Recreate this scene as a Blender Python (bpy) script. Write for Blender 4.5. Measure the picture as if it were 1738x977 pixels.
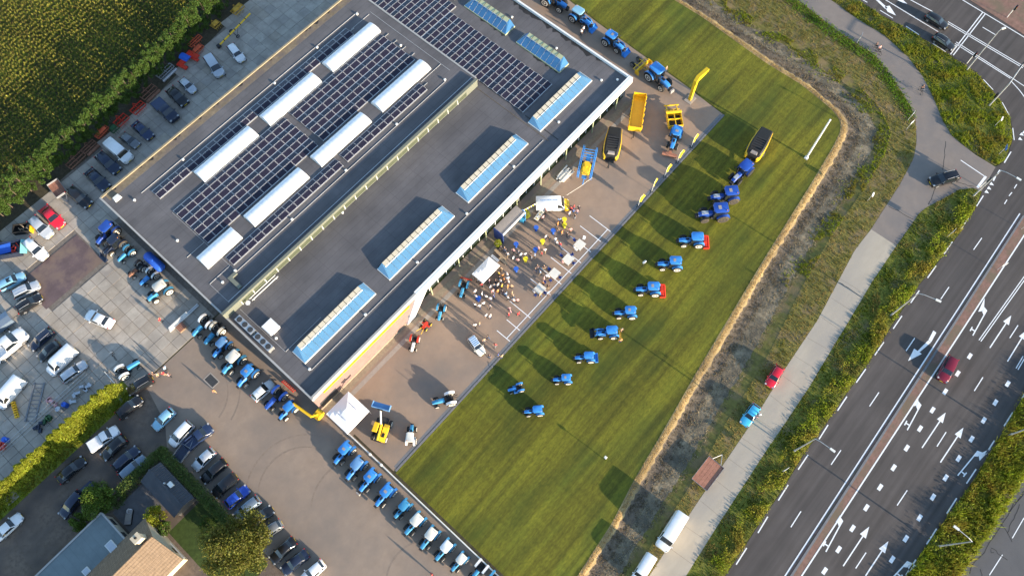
import bpy, bmesh, math, random
import numpy as np
from mathutils import Vector, Matrix
random.seed(7); rng = np.random.default_rng(11)
for o in list(bpy.data.objects): bpy.data.objects.remove(o)
scene = bpy.context.scene
COL = scene.collection
rad = math.radians
# ------------------------------------------------------------------ camera
CAM_H = 113.0; FPX = 1308.6; PW, PH = 1738.0, 977.0
def _rot(t, r, y):
    ct, st, cy, sy, cr, sr = math.cos(t), math.sin(t), math.cos(y), math.sin(y), math.cos(r), math.sin(r)
    return (np.array([[cy,-sy,0],[sy,cy,0],[0,0,1]]) @ np.array([[1,0,0],[0,ct,-st],[0,st,ct]]) @ np.array([[cr,-sr,0],[sr,cr,0],[0,0,1]]))
RM = _rot(rad(22.239), rad(-2.428), rad(-46.277))
cam_d = bpy.data.cameras.new('camera'); cam = bpy.data.objects.new('camera', cam_d); COL.objects.link(cam)
m4 = np.eye(4); m4[:3,:3] = RM; m4[:3,3] = (0, 0, CAM_H)
cam.matrix_world = Matrix(m4.tolist())
cam_d.sensor_width = 36.0; cam_d.lens = 36.0 * FPX / PW; cam_d.clip_start = 1.0; cam_d.clip_end = 5000
scene.camera = cam
# ------------------------------------------------------------------ sky, sun, exposure
SUN_EL, SUN_DIR = rad(12.4), Vector((0.065, -1.0, 0.0)).normalized()
world = bpy.data.worlds.new('World'); scene.world = world; world.use_nodes = True
wn = world.node_tree; bg = wn.nodes['Background']
sky = wn.nodes.new('ShaderNodeTexSky'); sky.sky_type = 'NISHITA'; sky.sun_disc = False
sky.sun_elevation = SUN_EL; sky.sun_rotation = math.atan2(SUN_DIR.x, SUN_DIR.y); sky.air_density = 1.0; sky.dust_density = 0.4; sky.ozone_density = 1.6
wn.links.new(sky.outputs[0], bg.inputs[0]); bg.inputs[1].default_value = 0.15
sun_d = bpy.data.lights.new('sun', 'SUN'); sun_d.energy = 4.3; sun_d.angle = rad(0.5); sun_d.color = (1.0, 0.84, 0.64)
sun = bpy.data.objects.new('sun', sun_d); COL.objects.link(sun)
tosun = SUN_DIR * math.cos(SUN_EL) + Vector((0, 0, math.sin(SUN_EL)))
sun.rotation_euler = (-tosun).to_track_quat('-Z', 'Y').to_euler(); sun.location = (0, 0, 150)
vs = scene.view_settings; vs.view_transform = 'Standard'; vs.look = 'None'; vs.exposure = 1.5; vs.gamma = 1.0; vs.use_curve_mapping = False
scene.render.engine = 'CYCLES'

# ------------------------------------------------------------------ pixel of the survey photo -> point on the ground (height z)
def G(px, py, z=0.0):
    d = RM @ np.array([(px - PW/2) / FPX, -(py - PH/2) / FPX, -1.0]); s = (z - CAM_H) / d[2]
    return (float(d[0]*s), float(d[1]*s))
# tiles of the photo (origins of enlarged crops, 3.909x), used to note survey points
T_ = {'a':(0,0),'b':(0,240),'c':(0,480),'d':(0,727),'e':(430,0),'f':(430,240),'g':(430,480),'h':(430,727),
      'i':(860,0),'j':(860,240),'k':(860,480),'l':(860,727),'m':(1298,0),'n':(1298,240),'o':(1298,480),'p':(1298,727)}
def Q(t, x, y, z=0.0):
    ox, oy = T_[t]; return G(ox + x/3.909, oy + y/3.909, z)
def GP(pts, z=0.0): return [G(x, y, z) for x, y in pts]

# ------------------------------------------------------------------ materials
MATS = {}
def mk(name, base, rough=0.8, var=0.2, scale=1.0, detail=5, bump=0.0, bscale=30.0, metal=0.0, spec=0.3, stretch=(1,1,1), alt=None, altscale=0.08,
       altpos=(0.45,0.62), coat=0.0, island=0.0, rotz=0.0, trans=0.0, transl=0.0):
    m = bpy.data.materials.new(name); m.use_nodes = True; MATS[name] = m
    nt = m.node_tree; N = nt.nodes; L = nt.links; b = N['Principled BSDF']
    geo = N.new('ShaderNodeNewGeometry')
    mp = N.new('ShaderNodeMapping'); mp.inputs['Scale'].default_value = stretch; mp.inputs['Rotation'].default_value = (0,0,rotz)
    L.new(geo.outputs['Position'], mp.inputs['Vector'])
    col = None
    def rgb(c): return (max(c[0],0), max(c[1],0), max(c[2],0), 1)
    if var > 0:
        n = N.new('ShaderNodeTexNoise'); n.inputs['Scale'].default_value = scale; n.inputs['Detail'].default_value = detail; n.inputs['Roughness'].default_value = 0.65
        L.new(mp.outputs[0], n.inputs['Vector'])
        r = N.new('ShaderNodeValToRGB'); r.color_ramp.elements[0].position = 0.3; r.color_ramp.elements[1].position = 0.7
        r.color_ramp.elements[0].color = rgb([c*(1-var) for c in base]); r.color_ramp.elements[1].color = rgb([c*(1+var) for c in base])
        L.new(n.outputs['Fac'], r.inputs[0]); col = r.outputs[0]
    if alt is not None:
        n2 = N.new('ShaderNodeTexNoise'); n2.inputs['Scale'].default_value = altscale; n2.inputs['Detail'].default_value = 6; n2.inputs['Roughness'].default_value = 0.6
        L.new(mp.outputs[0], n2.inputs['Vector'])
        r2 = N.new('ShaderNodeValToRGB'); r2.color_ramp.elements[0].position = altpos[0]; r2.color_ramp.elements[1].position = altpos[1]
        L.new(n2.outputs['Fac'], r2.inputs[0])
        mx = N.new('ShaderNodeMix'); mx.data_type = 'RGBA'; mx.inputs['B'].default_value = rgb(alt)
        L.new(r2.outputs[0], mx.inputs['Factor'])
        if col is not None: L.new(col, mx.inputs['A'])
        else: mx.inputs['A'].default_value = rgb(base)
        col = mx.outputs['Result']
    if island > 0:
        hs = N.new('ShaderNodeHueSaturation'); mr = N.new('ShaderNodeMapRange'); mr.inputs[3].default_value = 1-island; mr.inputs[4].default_value = 1+island
        L.new(geo.outputs['Random Per Island'], mr.inputs[0]); L.new(mr.outputs[0], hs.inputs['Value'])
        mr2 = N.new('ShaderNodeMapRange'); mr2.inputs[3].default_value = 0.475; mr2.inputs[4].default_value = 0.52
        L.new(geo.outputs['Random Per Island'], mr2.inputs[0]); L.new(mr2.outputs[0], hs.inputs['Hue'])
        if col is not None: L.new(col, hs.inputs['Color'])
        else: hs.inputs['Color'].default_value = rgb(base)
        col = hs.outputs[0]
    if col is not None: L.new(col, b.inputs['Base Color'])
    else: b.inputs['Base Color'].default_value = rgb(base)
    b.inputs['Roughness'].default_value = rough; b.inputs['Metallic'].default_value = metal; b.inputs['Specular IOR Level'].default_value = spec
    b.inputs['Coat Weight'].default_value = coat; b.inputs['Coat Roughness'].default_value = 0.08
    if transl > 0:     # light passing through thin leaves
        tb = N.new('ShaderNodeBsdfTranslucent'); ms = N.new('ShaderNodeMixShader'); ms.inputs[0].default_value = transl; out = N['Material Output']
        if col is not None: L.new(col, tb.inputs['Color'])
        else: tb.inputs['Color'].default_value = rgb(base)
        L.new(b.outputs[0], ms.inputs[1]); L.new(tb.outputs[0], ms.inputs[2]); L.new(ms.outputs[0], out.inputs['Surface'])
    if bump > 0:
        n3 = N.new('ShaderNodeTexNoise'); n3.inputs['Scale'].default_value = bscale; n3.inputs['Detail'].default_value = 4
        L.new(mp.outputs[0], n3.inputs['Vector'])
        bp = N.new('ShaderNodeBump'); bp.inputs['Strength'].default_value = bump; bp.inputs['Distance'].default_value = 0.05
        L.new(n3.outputs['Fac'], bp.inputs['Height']); L.new(bp.outputs[0], b.inputs['Normal'])
    return m
def M(n): return MATS[n]
def grid_lines(name, sx, sy, width, dark=0.6, off=(0,0)):
    # multiply a material's base colour with joint lines every sx, sy metres
    m = MATS[name]; nt = m.node_tree; N = nt.nodes; L = nt.links; b = N['Principled BSDF']
    geo = N.new('ShaderNodeNewGeometry'); sp = N.new('ShaderNodeSeparateXYZ'); L.new(geo.outputs['Position'], sp.inputs[0])
    outs = []
    for ax, s, o in (('X', sx, off[0]), ('Y', sy, off[1])):
        if not s: continue
        a = N.new('ShaderNodeMath'); a.operation = 'ADD'; a.inputs[1].default_value = o + 1000*s; L.new(sp.outputs[ax], a.inputs[0])
        d = N.new('ShaderNodeMath'); d.operation = 'MODULO'; d.inputs[1].default_value = s; L.new(a.outputs[0], d.inputs[0])
        c = N.new('ShaderNodeMath'); c.operation = 'LESS_THAN'; c.inputs[1].default_value = width; L.new(d.outputs[0], c.inputs[0]); outs.append(c)
    f = outs[0]
    if len(outs) > 1:
        f = N.new('ShaderNodeMath'); f.operation = 'MAXIMUM'; L.new(outs[0].outputs[0], f.inputs[0]); L.new(outs[1].outputs[0], f.inputs[1])
    mx = N.new('ShaderNodeMix'); mx.data_type = 'RGBA'; mx.blend_type = 'MULTIPLY'; mx.inputs['B'].default_value = (dark, dark, dark, 1)
    L.new(f.outputs[0], mx.inputs['Factor']); src = b.inputs['Base Color'].links[0].from_socket
    L.new(src, mx.inputs['A']); L.new(mx.outputs['Result'], b.inputs['Base Color'])

def streaks(name, stretch, rot, amt, scale=1.0):
    # long mowing or wear streaks: multiply the base colour with a stretched noise
    m = MATS[name]; nt = m.node_tree; N = nt.nodes; L = nt.links; b = N['Principled BSDF']; src = b.inputs['Base Color'].links[0].from_socket
    geo = N.new('ShaderNodeNewGeometry'); mp = N.new('ShaderNodeMapping'); mp.inputs['Scale'].default_value = stretch; mp.inputs['Rotation'].default_value = (0,0,rot); L.new(geo.outputs['Position'], mp.inputs['Vector'])
    n = N.new('ShaderNodeTexNoise'); n.inputs['Scale'].default_value = scale; n.inputs['Detail'].default_value = 5; L.new(mp.outputs[0], n.inputs['Vector'])
    mr = N.new('ShaderNodeMapRange'); mr.inputs[1].default_value = .32; mr.inputs[2].default_value = .68; mr.inputs[3].default_value = 1-amt; mr.inputs[4].default_value = 1+amt*.6; L.new(n.outputs['Fac'], mr.inputs[0])
    cb = N.new('ShaderNodeCombineColor')
    for i in range(3): L.new(mr.outputs[0], cb.inputs[i])
    mx = N.new('ShaderNodeMix'); mx.data_type = 'RGBA'; mx.blend_type = 'MULTIPLY'; mx.inputs['Factor'].default_value = 1.0; L.new(src, mx.inputs['A']); L.new(cb.outputs[0], mx.inputs['B']); L.new(mx.outputs['Result'], b.inputs['Base Color'])
mk('ground_grass', (.075,.085,.022), var=.35, scale=.8, bump=.5, bscale=8, alt=(.11,.10,.045), altscale=.15)
mk('lawn', (.150,.143,.0105), var=.36, scale=3.5, detail=12, bump=1.0, bscale=7, stretch=(.42,1.0,1), alt=(.060,.085,.009), altscale=.13, altpos=(.44,.70), rotz=-.03)
streaks('lawn', (.035,.9,1), -.05, .42); streaks('lawn', (.02,.25,1), -.03, .28); streaks('lawn', (1.3,.05,1), .02, .12)
mk('concrete_slab', (.30,.27,.235), var=.16, scale=.7, detail=8, bump=.2, alt=(.24,.215,.19), altscale=.25)
mk('slab_joint', (.17,.145,.12), var=.3, scale=2)
mk('purple_paving', (.135,.095,.095), var=.22, scale=.5, detail=8, bump=.3, bscale=12, alt=(.19,.135,.105), altscale=.25)
mk('drive_paving', (.295,.222,.165), var=.10, scale=.6, detail=9, bump=.25, bscale=14, alt=(.20,.165,.138), altscale=.09, altpos=(.4,.7))
mk('plaza_paving', (.32,.228,.163), var=.10, scale=.5, detail=9, bump=.25, bscale=14, alt=(.215,.175,.145), altscale=.10, altpos=(.4,.7))
mk('plaza_band', (.33,.29,.25), var=.10, scale=2)
mk('gravel', (.15,.113,.085), var=.30, scale=1.6, detail=9, bump=.7, bscale=9, alt=(.085,.07,.06), altscale=.2)
mk('kerb', (.17,.17,.175), var=.15, scale=3)
mk('asphalt', (.088,.076,.070), var=.13, scale=.7, detail=9, bump=.25, bscale=25, alt=(.072,.064,.061), altscale=.06, stretch=(.25,1,1))
streaks('asphalt', (.02,1.1,1), -.035, .24); streaks('asphalt', (.15,.15,1), .3, .14)
mk('path_asphalt', (.215,.18,.155), var=.08, scale=.7, detail=9, bump=.2, bscale=25, alt=(.18,.158,.145), altscale=.15)
mk('path_concrete', (.40,.345,.27), var=.10, scale=.6, detail=9, bump=.2, alt=(.34,.30,.25), altscale=.12, stretch=(.35,1,1))
mk('old_asphalt', (.105,.103,.105), var=.14, scale=.8, detail=9, bump=.3, alt=(.088,.087,.09), altscale=.2)
mk('crack_seal', (.035,.034,.034), var=.1)
mk('paint_white', (.70,.68,.65), rough=.7, var=.12, scale=3, detail=8, alt=(.40,.38,.36), altscale=1.6, altpos=(.56,.80))
mk('median_brick', (.22,.125,.095), var=.28, scale=1.3, detail=8, bump=.4, bscale=10, alt=(.16,.12,.08), altscale=.3)
mk('straw', (.46,.32,.14), var=.32, scale=2.5, detail=8, bump=.7, bscale=8, stretch=(.35,1.2,1), alt=(.24,.17,.085), altscale=.35)
mk('ditch_soil', (.18,.135,.09), var=.45, scale=1.2, detail=9, bump=1.0, bscale=4, alt=(.12,.095,.07), altscale=.25, altpos=(.42,.6))
mk('ditch_soil_grey', (.245,.195,.125), var=.40, scale=1.5, detail=9, bump=1.0, bscale=5, alt=(.10,.085,.06), altscale=.3, altpos=(.42,.62))
mk('verge', (.15,.13,.03), var=.40, scale=1.6, detail=8, bump=.8, bscale=6, alt=(.20,.145,.065), altscale=.35, altpos=(.48,.62))
mk('verge_green', (.14,.145,.018), var=.40, scale=1.6, detail=8, bump=.8, bscale=6, alt=(.13,.11,.04), altscale=.35, altpos=(.5,.65))
mk('field_soil', (.06,.05,.03), var=.4, scale=2)
mk('garden_lawn', (.045,.07,.014), var=.35, scale=1.5, bump=.7, bscale=8)
mk('strip_green', (.16,.19,.02), var=.35, scale=1.5, bump=.7, bscale=8)
mk('tyre_mark', (.235,.180,.138), var=.15, scale=2)
mk('terrace', (.13,.125,.125), var=.2, scale=1.0)
# building
mk('roof_bitumen', (.128,.121,.124), rough=.85, var=.14, scale=.45, detail=9, bump=.15, bscale=20, alt=(.102,.098,.102), altscale=.12, altpos=(.4,.65)); grid_lines('roof_bitumen', 5.2, 1.05, .07, .80); streaks('roof_bitumen', (.12,.35,1), .4, .18)
mk('roof_dirt', (.20,.155,.10), rough=.9, var=.3, scale=1.2, detail=8, alt=(.15,.12,.10), altscale=.5)
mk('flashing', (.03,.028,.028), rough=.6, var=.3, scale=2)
mk('coping', (.36,.35,.33), rough=.5, var=.08, scale=1)
mk('coping_yellow', (.30,.25,.16), rough=.6, var=.2, scale=1)
mk('white_panel', (.80,.79,.77), rough=.45, var=.03, scale=1)
mk('cream_panel', (.165,.172,.135), rough=.5, var=.07, scale=1)
mk('brick_pink', (.235,.155,.135), rough=.85, var=.12, scale=1.2, detail=8, bump=.2, bscale=15)
mk('plinth', (.30,.24,.17), rough=.9, var=.2, scale=2)
mk('wall_dark', (.11,.105,.10), rough=.8, var=.2, scale=1)
mk('yellow_sign', (.62,.42,.02), rough=.4, var=.03)
mk('vault', (.80,.81,.82), rough=.28, var=.03, scale=.6, coat=.3)
mk('aluminium', (.62,.62,.60), rough=.35, var=.05, metal=.7)
mk('frame_white', (.72,.71,.66), rough=.5, var=.04)
mk('panel_frame', (.52,.52,.53), rough=.5, var=.04)
mk('frame_green', (.42,.45,.27), rough=.5, var=.05)
mk('frame_dark', (.05,.05,.05), rough=.5, var=.1)
mk('skylight_glass', (.105,.25,.40), rough=.10, var=.10, scale=.5, spec=.6, coat=.5)  # pale blue sky reflection painted into the glass base colour
mk('skylight_glass_deep', (.04,.145,.30), rough=.10, var=.15, scale=.5, spec=.6, coat=.5)  # deeper blue glass, reflected sky again put into the base colour
mk('glass_dark', (.018,.024,.028), rough=.05, var=.2, scale=.6, spec=.7, coat=.4)
mk('glass_facade', (.035,.05,.05), rough=.06, var=.3, scale=.4, spec=.7, coat=.3)
mk('panel_cell', (.020,.017,.030), rough=.22, var=.12, scale=.9, spec=.45, coat=.08)
mk('upper_cream', (.40,.38,.31), rough=.4, var=.08, scale=1.5)
mk('louvre', (.07,.08,.05), rough=.6, var=.1)
# vehicles
mk('PAINT', (.5,.5,.5), rough=.3, var=0, coat=.8)
mk('PAINT2', (.5,.5,.5), rough=.4, var=0)
mk('car_glass', (.012,.016,.02), rough=.04, var=0, spec=.7, coat=.6)
mk('tyre', (.028,.027,.026), rough=.9, var=.3, scale=6)
mk('tyre_dusty', (.085,.07,.052), rough=.95, var=.35, scale=5)
mk('rim', (.55,.55,.55), rough=.35, var=0, metal=.6)
mk('rim_white', (.76,.73,.66), rough=.45, var=.05)
mk('trim_black', (.02,.02,.02), rough=.6, var=0)
mk('chassis', (.035,.035,.037), rough=.6, var=.2, scale=4)
mk('lamp_clear', (.35,.36,.37), rough=.15, var=0, coat=.5)
mk('lamp_red', (.45,.02,.015), rough=.25, var=0, coat=.5)
mk('lamp_orange', (.75,.28,.02), rough=.3, var=0)
mk('plate_yellow', (.75,.52,.03), rough=.5, var=0)
mk('grey_hatch', (.30,.27,.25), rough=.6, var=.05)
def paint(name, c, rough=.28, coat=.7, metal=0.0, var=.06): return mk('paint_'+name, c, rough=rough, var=var, scale=1.5, coat=coat, metal=metal)
paint('white', (.80,.80,.79)); paint('silver', (.50,.53,.56), metal=.35); paint('grey', (.17,.18,.19), metal=.2); paint('black', (.012,.012,.014)); paint('navy', (.016,.024,.05))
paint('dark_blue', (.02,.035,.085)); paint('blue', (.02,.07,.42)); paint('light_blue', (.22,.44,.58)); paint('sky_blue', (.06,.42,.66)); paint('red', (.55,.015,.035)); paint('maroon', (.16,.01,.025)); paint('bluegrey', (.16,.21,.27), metal=.2)
paint('tractor', (.045,.24,.62), rough=.4, coat=.35, var=.10); paint('tractor_deep', (.02,.075,.36), rough=.35, coat=.4, var=.10); paint('tractor_old', (.055,.27,.47), rough=.55, coat=.1, var=.15); paint('tractor_pale', (.13,.28,.50), rough=.55, coat=.1, var=.10)
paint('cream', (.72,.68,.58), rough=.5, coat=.1); paint('machine_yellow', (.82,.50,.02), rough=.4, coat=.3); paint('machine_red', (.55,.04,.02), rough=.5, coat=.2); paint('orange_red', (.52,.10,.045), rough=.65, coat=0, var=.25)
paint('old_brown', (.20,.10,.065), rough=.85, coat=0, var=.3); paint('dark_green', (.03,.09,.04), rough=.6, coat=0); paint('teal', (.20,.50,.50), rough=.5, coat=.1); paint('ochre', (.45,.27,.04), rough=.7, coat=0, var=.25)
paint('rust', (.33,.15,.10), rough=.85, coat=0, var=.22); paint('steel', (.34,.35,.36), rough=.5, metal=.5); paint('blue_plastic', (.03,.12,.55), rough=.5, coat=0); paint('wood', (.42,.31,.20), rough=.8, coat=0, var=.2)
mk('canvas', (.84,.84,.84), rough=.8, var=.02)
mk('cloth_blue', (.03,.12,.50), rough=.8, var=.05); mk('cloth_yellow', (.80,.66,.03), rough=.8, var=.05); mk('flag_yellow', (.85,.63,.02), rough=.6, var=.03)
mk('lettering_blue', (.03,.06,.22), rough=.6, var=0); mk('lettering_sky', (.10,.30,.60), rough=.6, var=0)
mk('pole_grey', (.48,.48,.47), rough=.45, var=.05, metal=.3)
mk('sign_face', (.42,.44,.46), rough=.4, var=.04); mk('sign_blue', (.02,.13,.5), rough=.4, var=0)
mk('tile_roof', (.19,.135,.09), rough=.85, var=.22, scale=2, detail=7, bump=.5, bscale=6); grid_lines('tile_roof', .34, .38, .05, .75)
mk('flat_roof', (.155,.19,.195), rough=.7, var=.12, scale=.6, detail=8); grid_lines('flat_roof', 1.0, None, .04, .85)
mk('shed_roof', (.055,.06,.07), rough=.7, var=.15, scale=1); mk('house_wall', (.52,.45,.33), rough=.85, var=.08)
# people
for n, c in dict(skin=(.52,.30,.21), hair=(.06,.04,.03), shoe=(.03,.03,.03), white=(.78,.78,.78), dark=(.03,.032,.04), blue=(.05,.12,.35), red=(.55,.04,.05), grey=(.25,.26,.28), jeans=(.06,.10,.20), tan=(.42,.30,.18), pink=(.62,.33,.33), orange=(.70,.27,.07), lightblue=(.35,.50,.68), yellow=(.75,.52,.06), black=(.015,.015,.017)).items():
    mk('cloth_p_'+n, c, rough=.85, var=.05, scale=8)
# plants
mk('corn_leaf', (.085,.13,.014), rough=.6, var=.30, scale=.12, island=.35, spec=.2, transl=.3)
mk('corn_tassel', (.30,.265,.042), rough=.8, var=.2, island=.3, transl=.2)
mk('leaf_hedge', (.058,.100,.016), rough=.6, var=.25, scale=.5, island=.45, spec=.2, transl=.2)
mk('leaf_thuja', (.25,.27,.022), rough=.65, var=.25, scale=.6, island=.35, spec=.2, transl=.3)
mk('leaf_garden', (.070,.105,.022), rough=.6, var=.25, scale=.8, island=.35, spec=.2)
mk('leaf_bush', (.085,.135,.018), rough=.6, var=.25, scale=.8, island=.35, spec=.2, transl=.25)
mk('leaf_oak', (.125,.125,.020), rough=.6, var=.3, scale=.5, island=.35, spec=.2, transl=.25)
mk('bark', (.11,.08,.055), rough=.9, var=.3, scale=5)
mk('grass_tall', (.25,.295,.022), rough=.7, var=.30, scale=.35, island=.35, alt=(.30,.24,.04), altscale=.22, spec=.15, transl=.4)
mk('grass_verge', (.17,.165,.025), rough=.7, var=.3, scale=.4, island=.35, alt=(.34,.25,.09), altscale=.3, altpos=(.42,.6), spec=.15, transl=.35)
mk('dead_reed', (.27,.21,.13), rough=.85, var=.4, scale=.35, island=.40, alt=(.15,.115,.075), altscale=.22, altpos=(.48,.62), spec=.1, transl=.3)
mk('dead_reed_grey', (.33,.27,.175), rough=.85, var=.35, scale=.35, island=.40, alt=(.17,.14,.09), altscale=.22, altpos=(.48,.62), spec=.1, transl=.3)
mk('grass_mix', (.14,.185,.020), rough=.7, var=.35, scale=.3, island=.35, alt=(.26,.21,.07), altscale=.25, altpos=(.46,.62), spec=.15, transl=.35)
mk('grass_path', (.15,.26,.022), rough=.7, var=.3, scale=.4, island=.35, spec=.15, transl=.35)
mk('conduit_grey', (.42,.42,.42), rough=.6, var=.1)
mk('straw_blade', (.55,.39,.17), rough=.85, var=.3, scale=.5, island=.35, spec=.1, transl=.3)

# ------------------------------------------------------------------ mesh builder
class MB:
    def __init__(s): s.v = []; s.f = []; s.m = []
    def add(s, vs, fs, mat=0):
        o = len(s.v); s.v += [tuple(map(float, p)) for p in vs]; s.f += [tuple(i+o for i in f) for f in fs]; s.m += [mat]*len(fs); return s
    def box(s, x0, x1, y0, y1, z0, z1, mat=0, tx=0, ty=0):   # tx, ty: inset of the top
        return s.add([(x0,y0,z0),(x1,y0,z0),(x1,y1,z0),(x0,y1,z0),(x0+tx,y0+ty,z1),(x1-tx,y0+ty,z1),(x1-tx,y1-ty,z1),(x0+tx,y1-ty,z1)],
                     [(3,2,1,0),(4,5,6,7),(0,1,5,4),(1,2,6,5),(2,3,7,6),(3,0,4,7)], mat)
    def obox(s, c, size, rz=0, ry=0, rx=0, mat=0):
        R = Matrix.Rotation(rz,3,'Z') @ Matrix.Rotation(ry,3,'Y') @ Matrix.Rotation(rx,3,'X'); h = [k/2 for k in size]; C = Vector(c)
        P = [C + R @ Vector((sx*h[0], sy*h[1], sz*h[2])) for sz in (-1,1) for sx, sy in ((-1,-1),(1,-1),(1,1),(-1,1))]
        return s.add(P, [(3,2,1,0),(4,5,6,7),(0,1,5,4),(1,2,6,5),(2,3,7,6),(3,0,4,7)], mat)
    def cyl(s, p0, p1, r0, r1=None, n=10, mat=0, caps=True):
        r1 = r0 if r1 is None else r1; a = Vector(p0); b = Vector(p1); d = (b-a).normalized()
        u = d.orthogonal().normalized(); w = d.cross(u); vs = []
        for c, r in ((a, r0), (b, r1)):
            for i in range(n):
                t = 2*math.pi*i/n; vs.append(c + u*math.cos(t)*r + w*math.sin(t)*r)
        fs = [(i, (i+1)%n, n+(i+1)%n, n+i) for i in range(n)]
        if caps: fs += [tuple(range(n-1,-1,-1)), tuple(range(n,2*n))]
        return s.add(vs, fs, mat)
    def tube(s, pts, r, n=8, mat=0):
        for a, b in zip(pts[:-1], pts[1:]): s.cyl(a, b, r, r, n, mat)
        return s
    def prism(s, poly, z0, z1, mat=0):
        n = len(poly); vs = [(x,y,z0) for x,y in poly] + [(x,y,z1) for x,y in poly]
        return s.add(vs, [tuple(range(n-1,-1,-1)), tuple(range(n,2*n))] + [(i,(i+1)%n,n+(i+1)%n,n+i) for i in range(n)], mat)
    def loft(s, rings, mat=0, caps=True, closed=True):
        n = len(rings[0]); vs = [p for r in rings for p in r]; fs = []
        for k in range(len(rings)-1):
            for i in range(n if closed else n-1):
                j = (i+1)%n; fs.append((k*n+i, k*n+j, (k+1)*n+j, (k+1)*n+i))
        if caps: fs += [tuple(range(n-1,-1,-1)), tuple(range((len(rings)-1)*n, len(rings)*n))]
        return s.add(vs, fs, mat)
    def ball(s, c, r, mat=0, n=10, k=6):
        r = (r,r,r) if not hasattr(r,'__len__') else r
        rings = [[(c[0]+r[0]*math.sin(a)*math.cos(t), c[1]+r[1]*math.sin(a)*math.sin(t), c[2]+r[2]*math.cos(a)) for t in [2*math.pi*i/n for i in range(n)]] for a in [math.pi*(j+.12)/(k+.24-.0001) for j in range(k+1)]]
        return s.loft(rings, mat)
    def quad(s, a, b, c, d, mat=0): return s.add([a,b,c,d], [(0,1,2,3)], mat)
    def mesh(s, name, mats, smooth=0.0, recalc=True):
        me = bpy.data.meshes.new(name); me.from_pydata(s.v, [], s.f)
        for k in mats: me.materials.append(MATS[k] if isinstance(k, str) else k)
        if len(mats) > 1: me.polygons.foreach_set('material_index', s.m)
        if recalc:
            bm = bmesh.new(); bm.from_mesh(me); bmesh.ops.recalc_face_normals(bm, faces=bm.faces); bm.to_mesh(me); bm.free()
        if smooth: me.shade_smooth(); me.set_sharp_from_angle(angle=smooth)
        me.update(); return me
def link(name, data, parent=None, loc=(0,0,0), rz=0.0, sc=1.0):
    o = bpy.data.objects.new(name, data); COL.objects.link(o)
    if parent is not None: o.parent = parent
    o.location = loc
    if rz: o.rotation_euler = (0,0,rz)
    if sc != 1.0: o.scale = (sc,sc,sc)
    return o
def tag(o, label=None, cat=None, group=None, kind=None):
    if label: o['label'] = label
    if cat: o['category'] = cat
    if group: o['group'] = group
    if kind: o['kind'] = kind
    return o
def root(name, loc, label, cat, group=None, rz=0.0, sc=1.0):
    return tag(link(name, None, None, loc, rz, sc), label, cat, group)
def part(parent, name, mb, mats, smooth=0.0, loc=None, recalc=True):   # mesh in world coordinates under an unrotated root (or a part of one)
    off = Vector((0,0,0)); p = parent
    while p is not None: off += Vector(p.location); p = p.parent
    me = mb.mesh(name, mats, smooth, recalc); return link(name, me, parent, -off if loc is None else loc)
def sheet(name, poly, z, mat, kind='structure', parent=None, grid=None):
    me = bpy.data.meshes.new(name); bm = bmesh.new()
    f = bm.faces.new([bm.verts.new((x,y,z)) for x,y in poly]); bm.normal_update()
    if f.normal.z < 0: f.normal_flip()
    bmesh.ops.triangulate(bm, faces=bm.faces[:]); bm.to_mesh(me); bm.free(); me.materials.append(M(mat))
    o = link(name, me, parent)
    if kind and parent is None: o['kind'] = kind
    return o
def inpoly(P, poly):
    P = np.asarray(P); x, y = P[:,0], P[:,1]; r = np.zeros(len(P), bool); n = len(poly)
    for i in range(n):
        x1, y1 = poly[i]; x2, y2 = poly[(i+1)%n]
        c = ((y1 > y) != (y2 > y)) & (x < (x2-x1)*(y-y1)/((y2-y1) if y2 != y1 else 1e-9) + x1); r ^= c
    return r
def np_mesh(name, V, nper, mats, mi=None):
    me = bpy.data.meshes.new(name); nv = len(V); nf = nv//nper
    me.vertices.add(nv); me.vertices.foreach_set('co', V.astype(np.float32).ravel()); me.loops.add(nv); me.loops.foreach_set('vertex_index', np.arange(nv, dtype=np.int32))
    me.polygons.add(nf); me.polygons.foreach_set('loop_start', np.arange(0, nv, nper, dtype=np.int32)); me.polygons.foreach_set('loop_total', np.full(nf, nper, dtype=np.int32))
    for k in mats: me.materials.append(M(k))
    if mi is not None: me.polygons.foreach_set('material_index', mi.astype(np.int32))
    me.update(calc_edges=True); return me
def leaf_quads(C, size, aspect=.6, up=0.0, jitter=.4):
    n = len(C); u = rng.normal(size=(n,3)); u[:,2] *= (1-up); u[:,2] += up*.6; u /= np.linalg.norm(u, axis=1)[:,None]
    w = rng.normal(size=(n,3)); w -= (w*u).sum(1)[:,None]*u; w /= np.linalg.norm(w, axis=1)[:,None]
    s = (size*(1+jitter*rng.uniform(-1,1,n)))[:,None]; a = u*s*.5; b = w*s*.5*aspect
    return np.stack([C-a, C+b*.9-a*.1, C+a, C-b*.9-a*.1], 1).reshape(-1,3)
def blades(P, h, w, lean=.35, n=5):
    # tufts of n single-triangle blades at points P (x,y,z)
    h = np.broadcast_to(np.asarray(h, float), (len(P),)).repeat(n); P = np.repeat(P, n, 0); k = len(P); t = rng.uniform(0, 2*np.pi, k); hh = h*rng.uniform(.55,1.25,k); l = rng.uniform(.1,1,k)*lean*hh
    off = np.stack([np.cos(t)*.06*h, np.sin(t)*.06*h, np.zeros(k)], 1); B = P+off
    s = np.stack([-np.sin(t)*w/2, np.cos(t)*w/2, np.zeros(k)], 1); tip = B+np.stack([np.cos(t)*l, np.sin(t)*l, hh], 1)
    return np.stack([B-s, B+s, tip], 1).reshape(-1,3)
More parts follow.
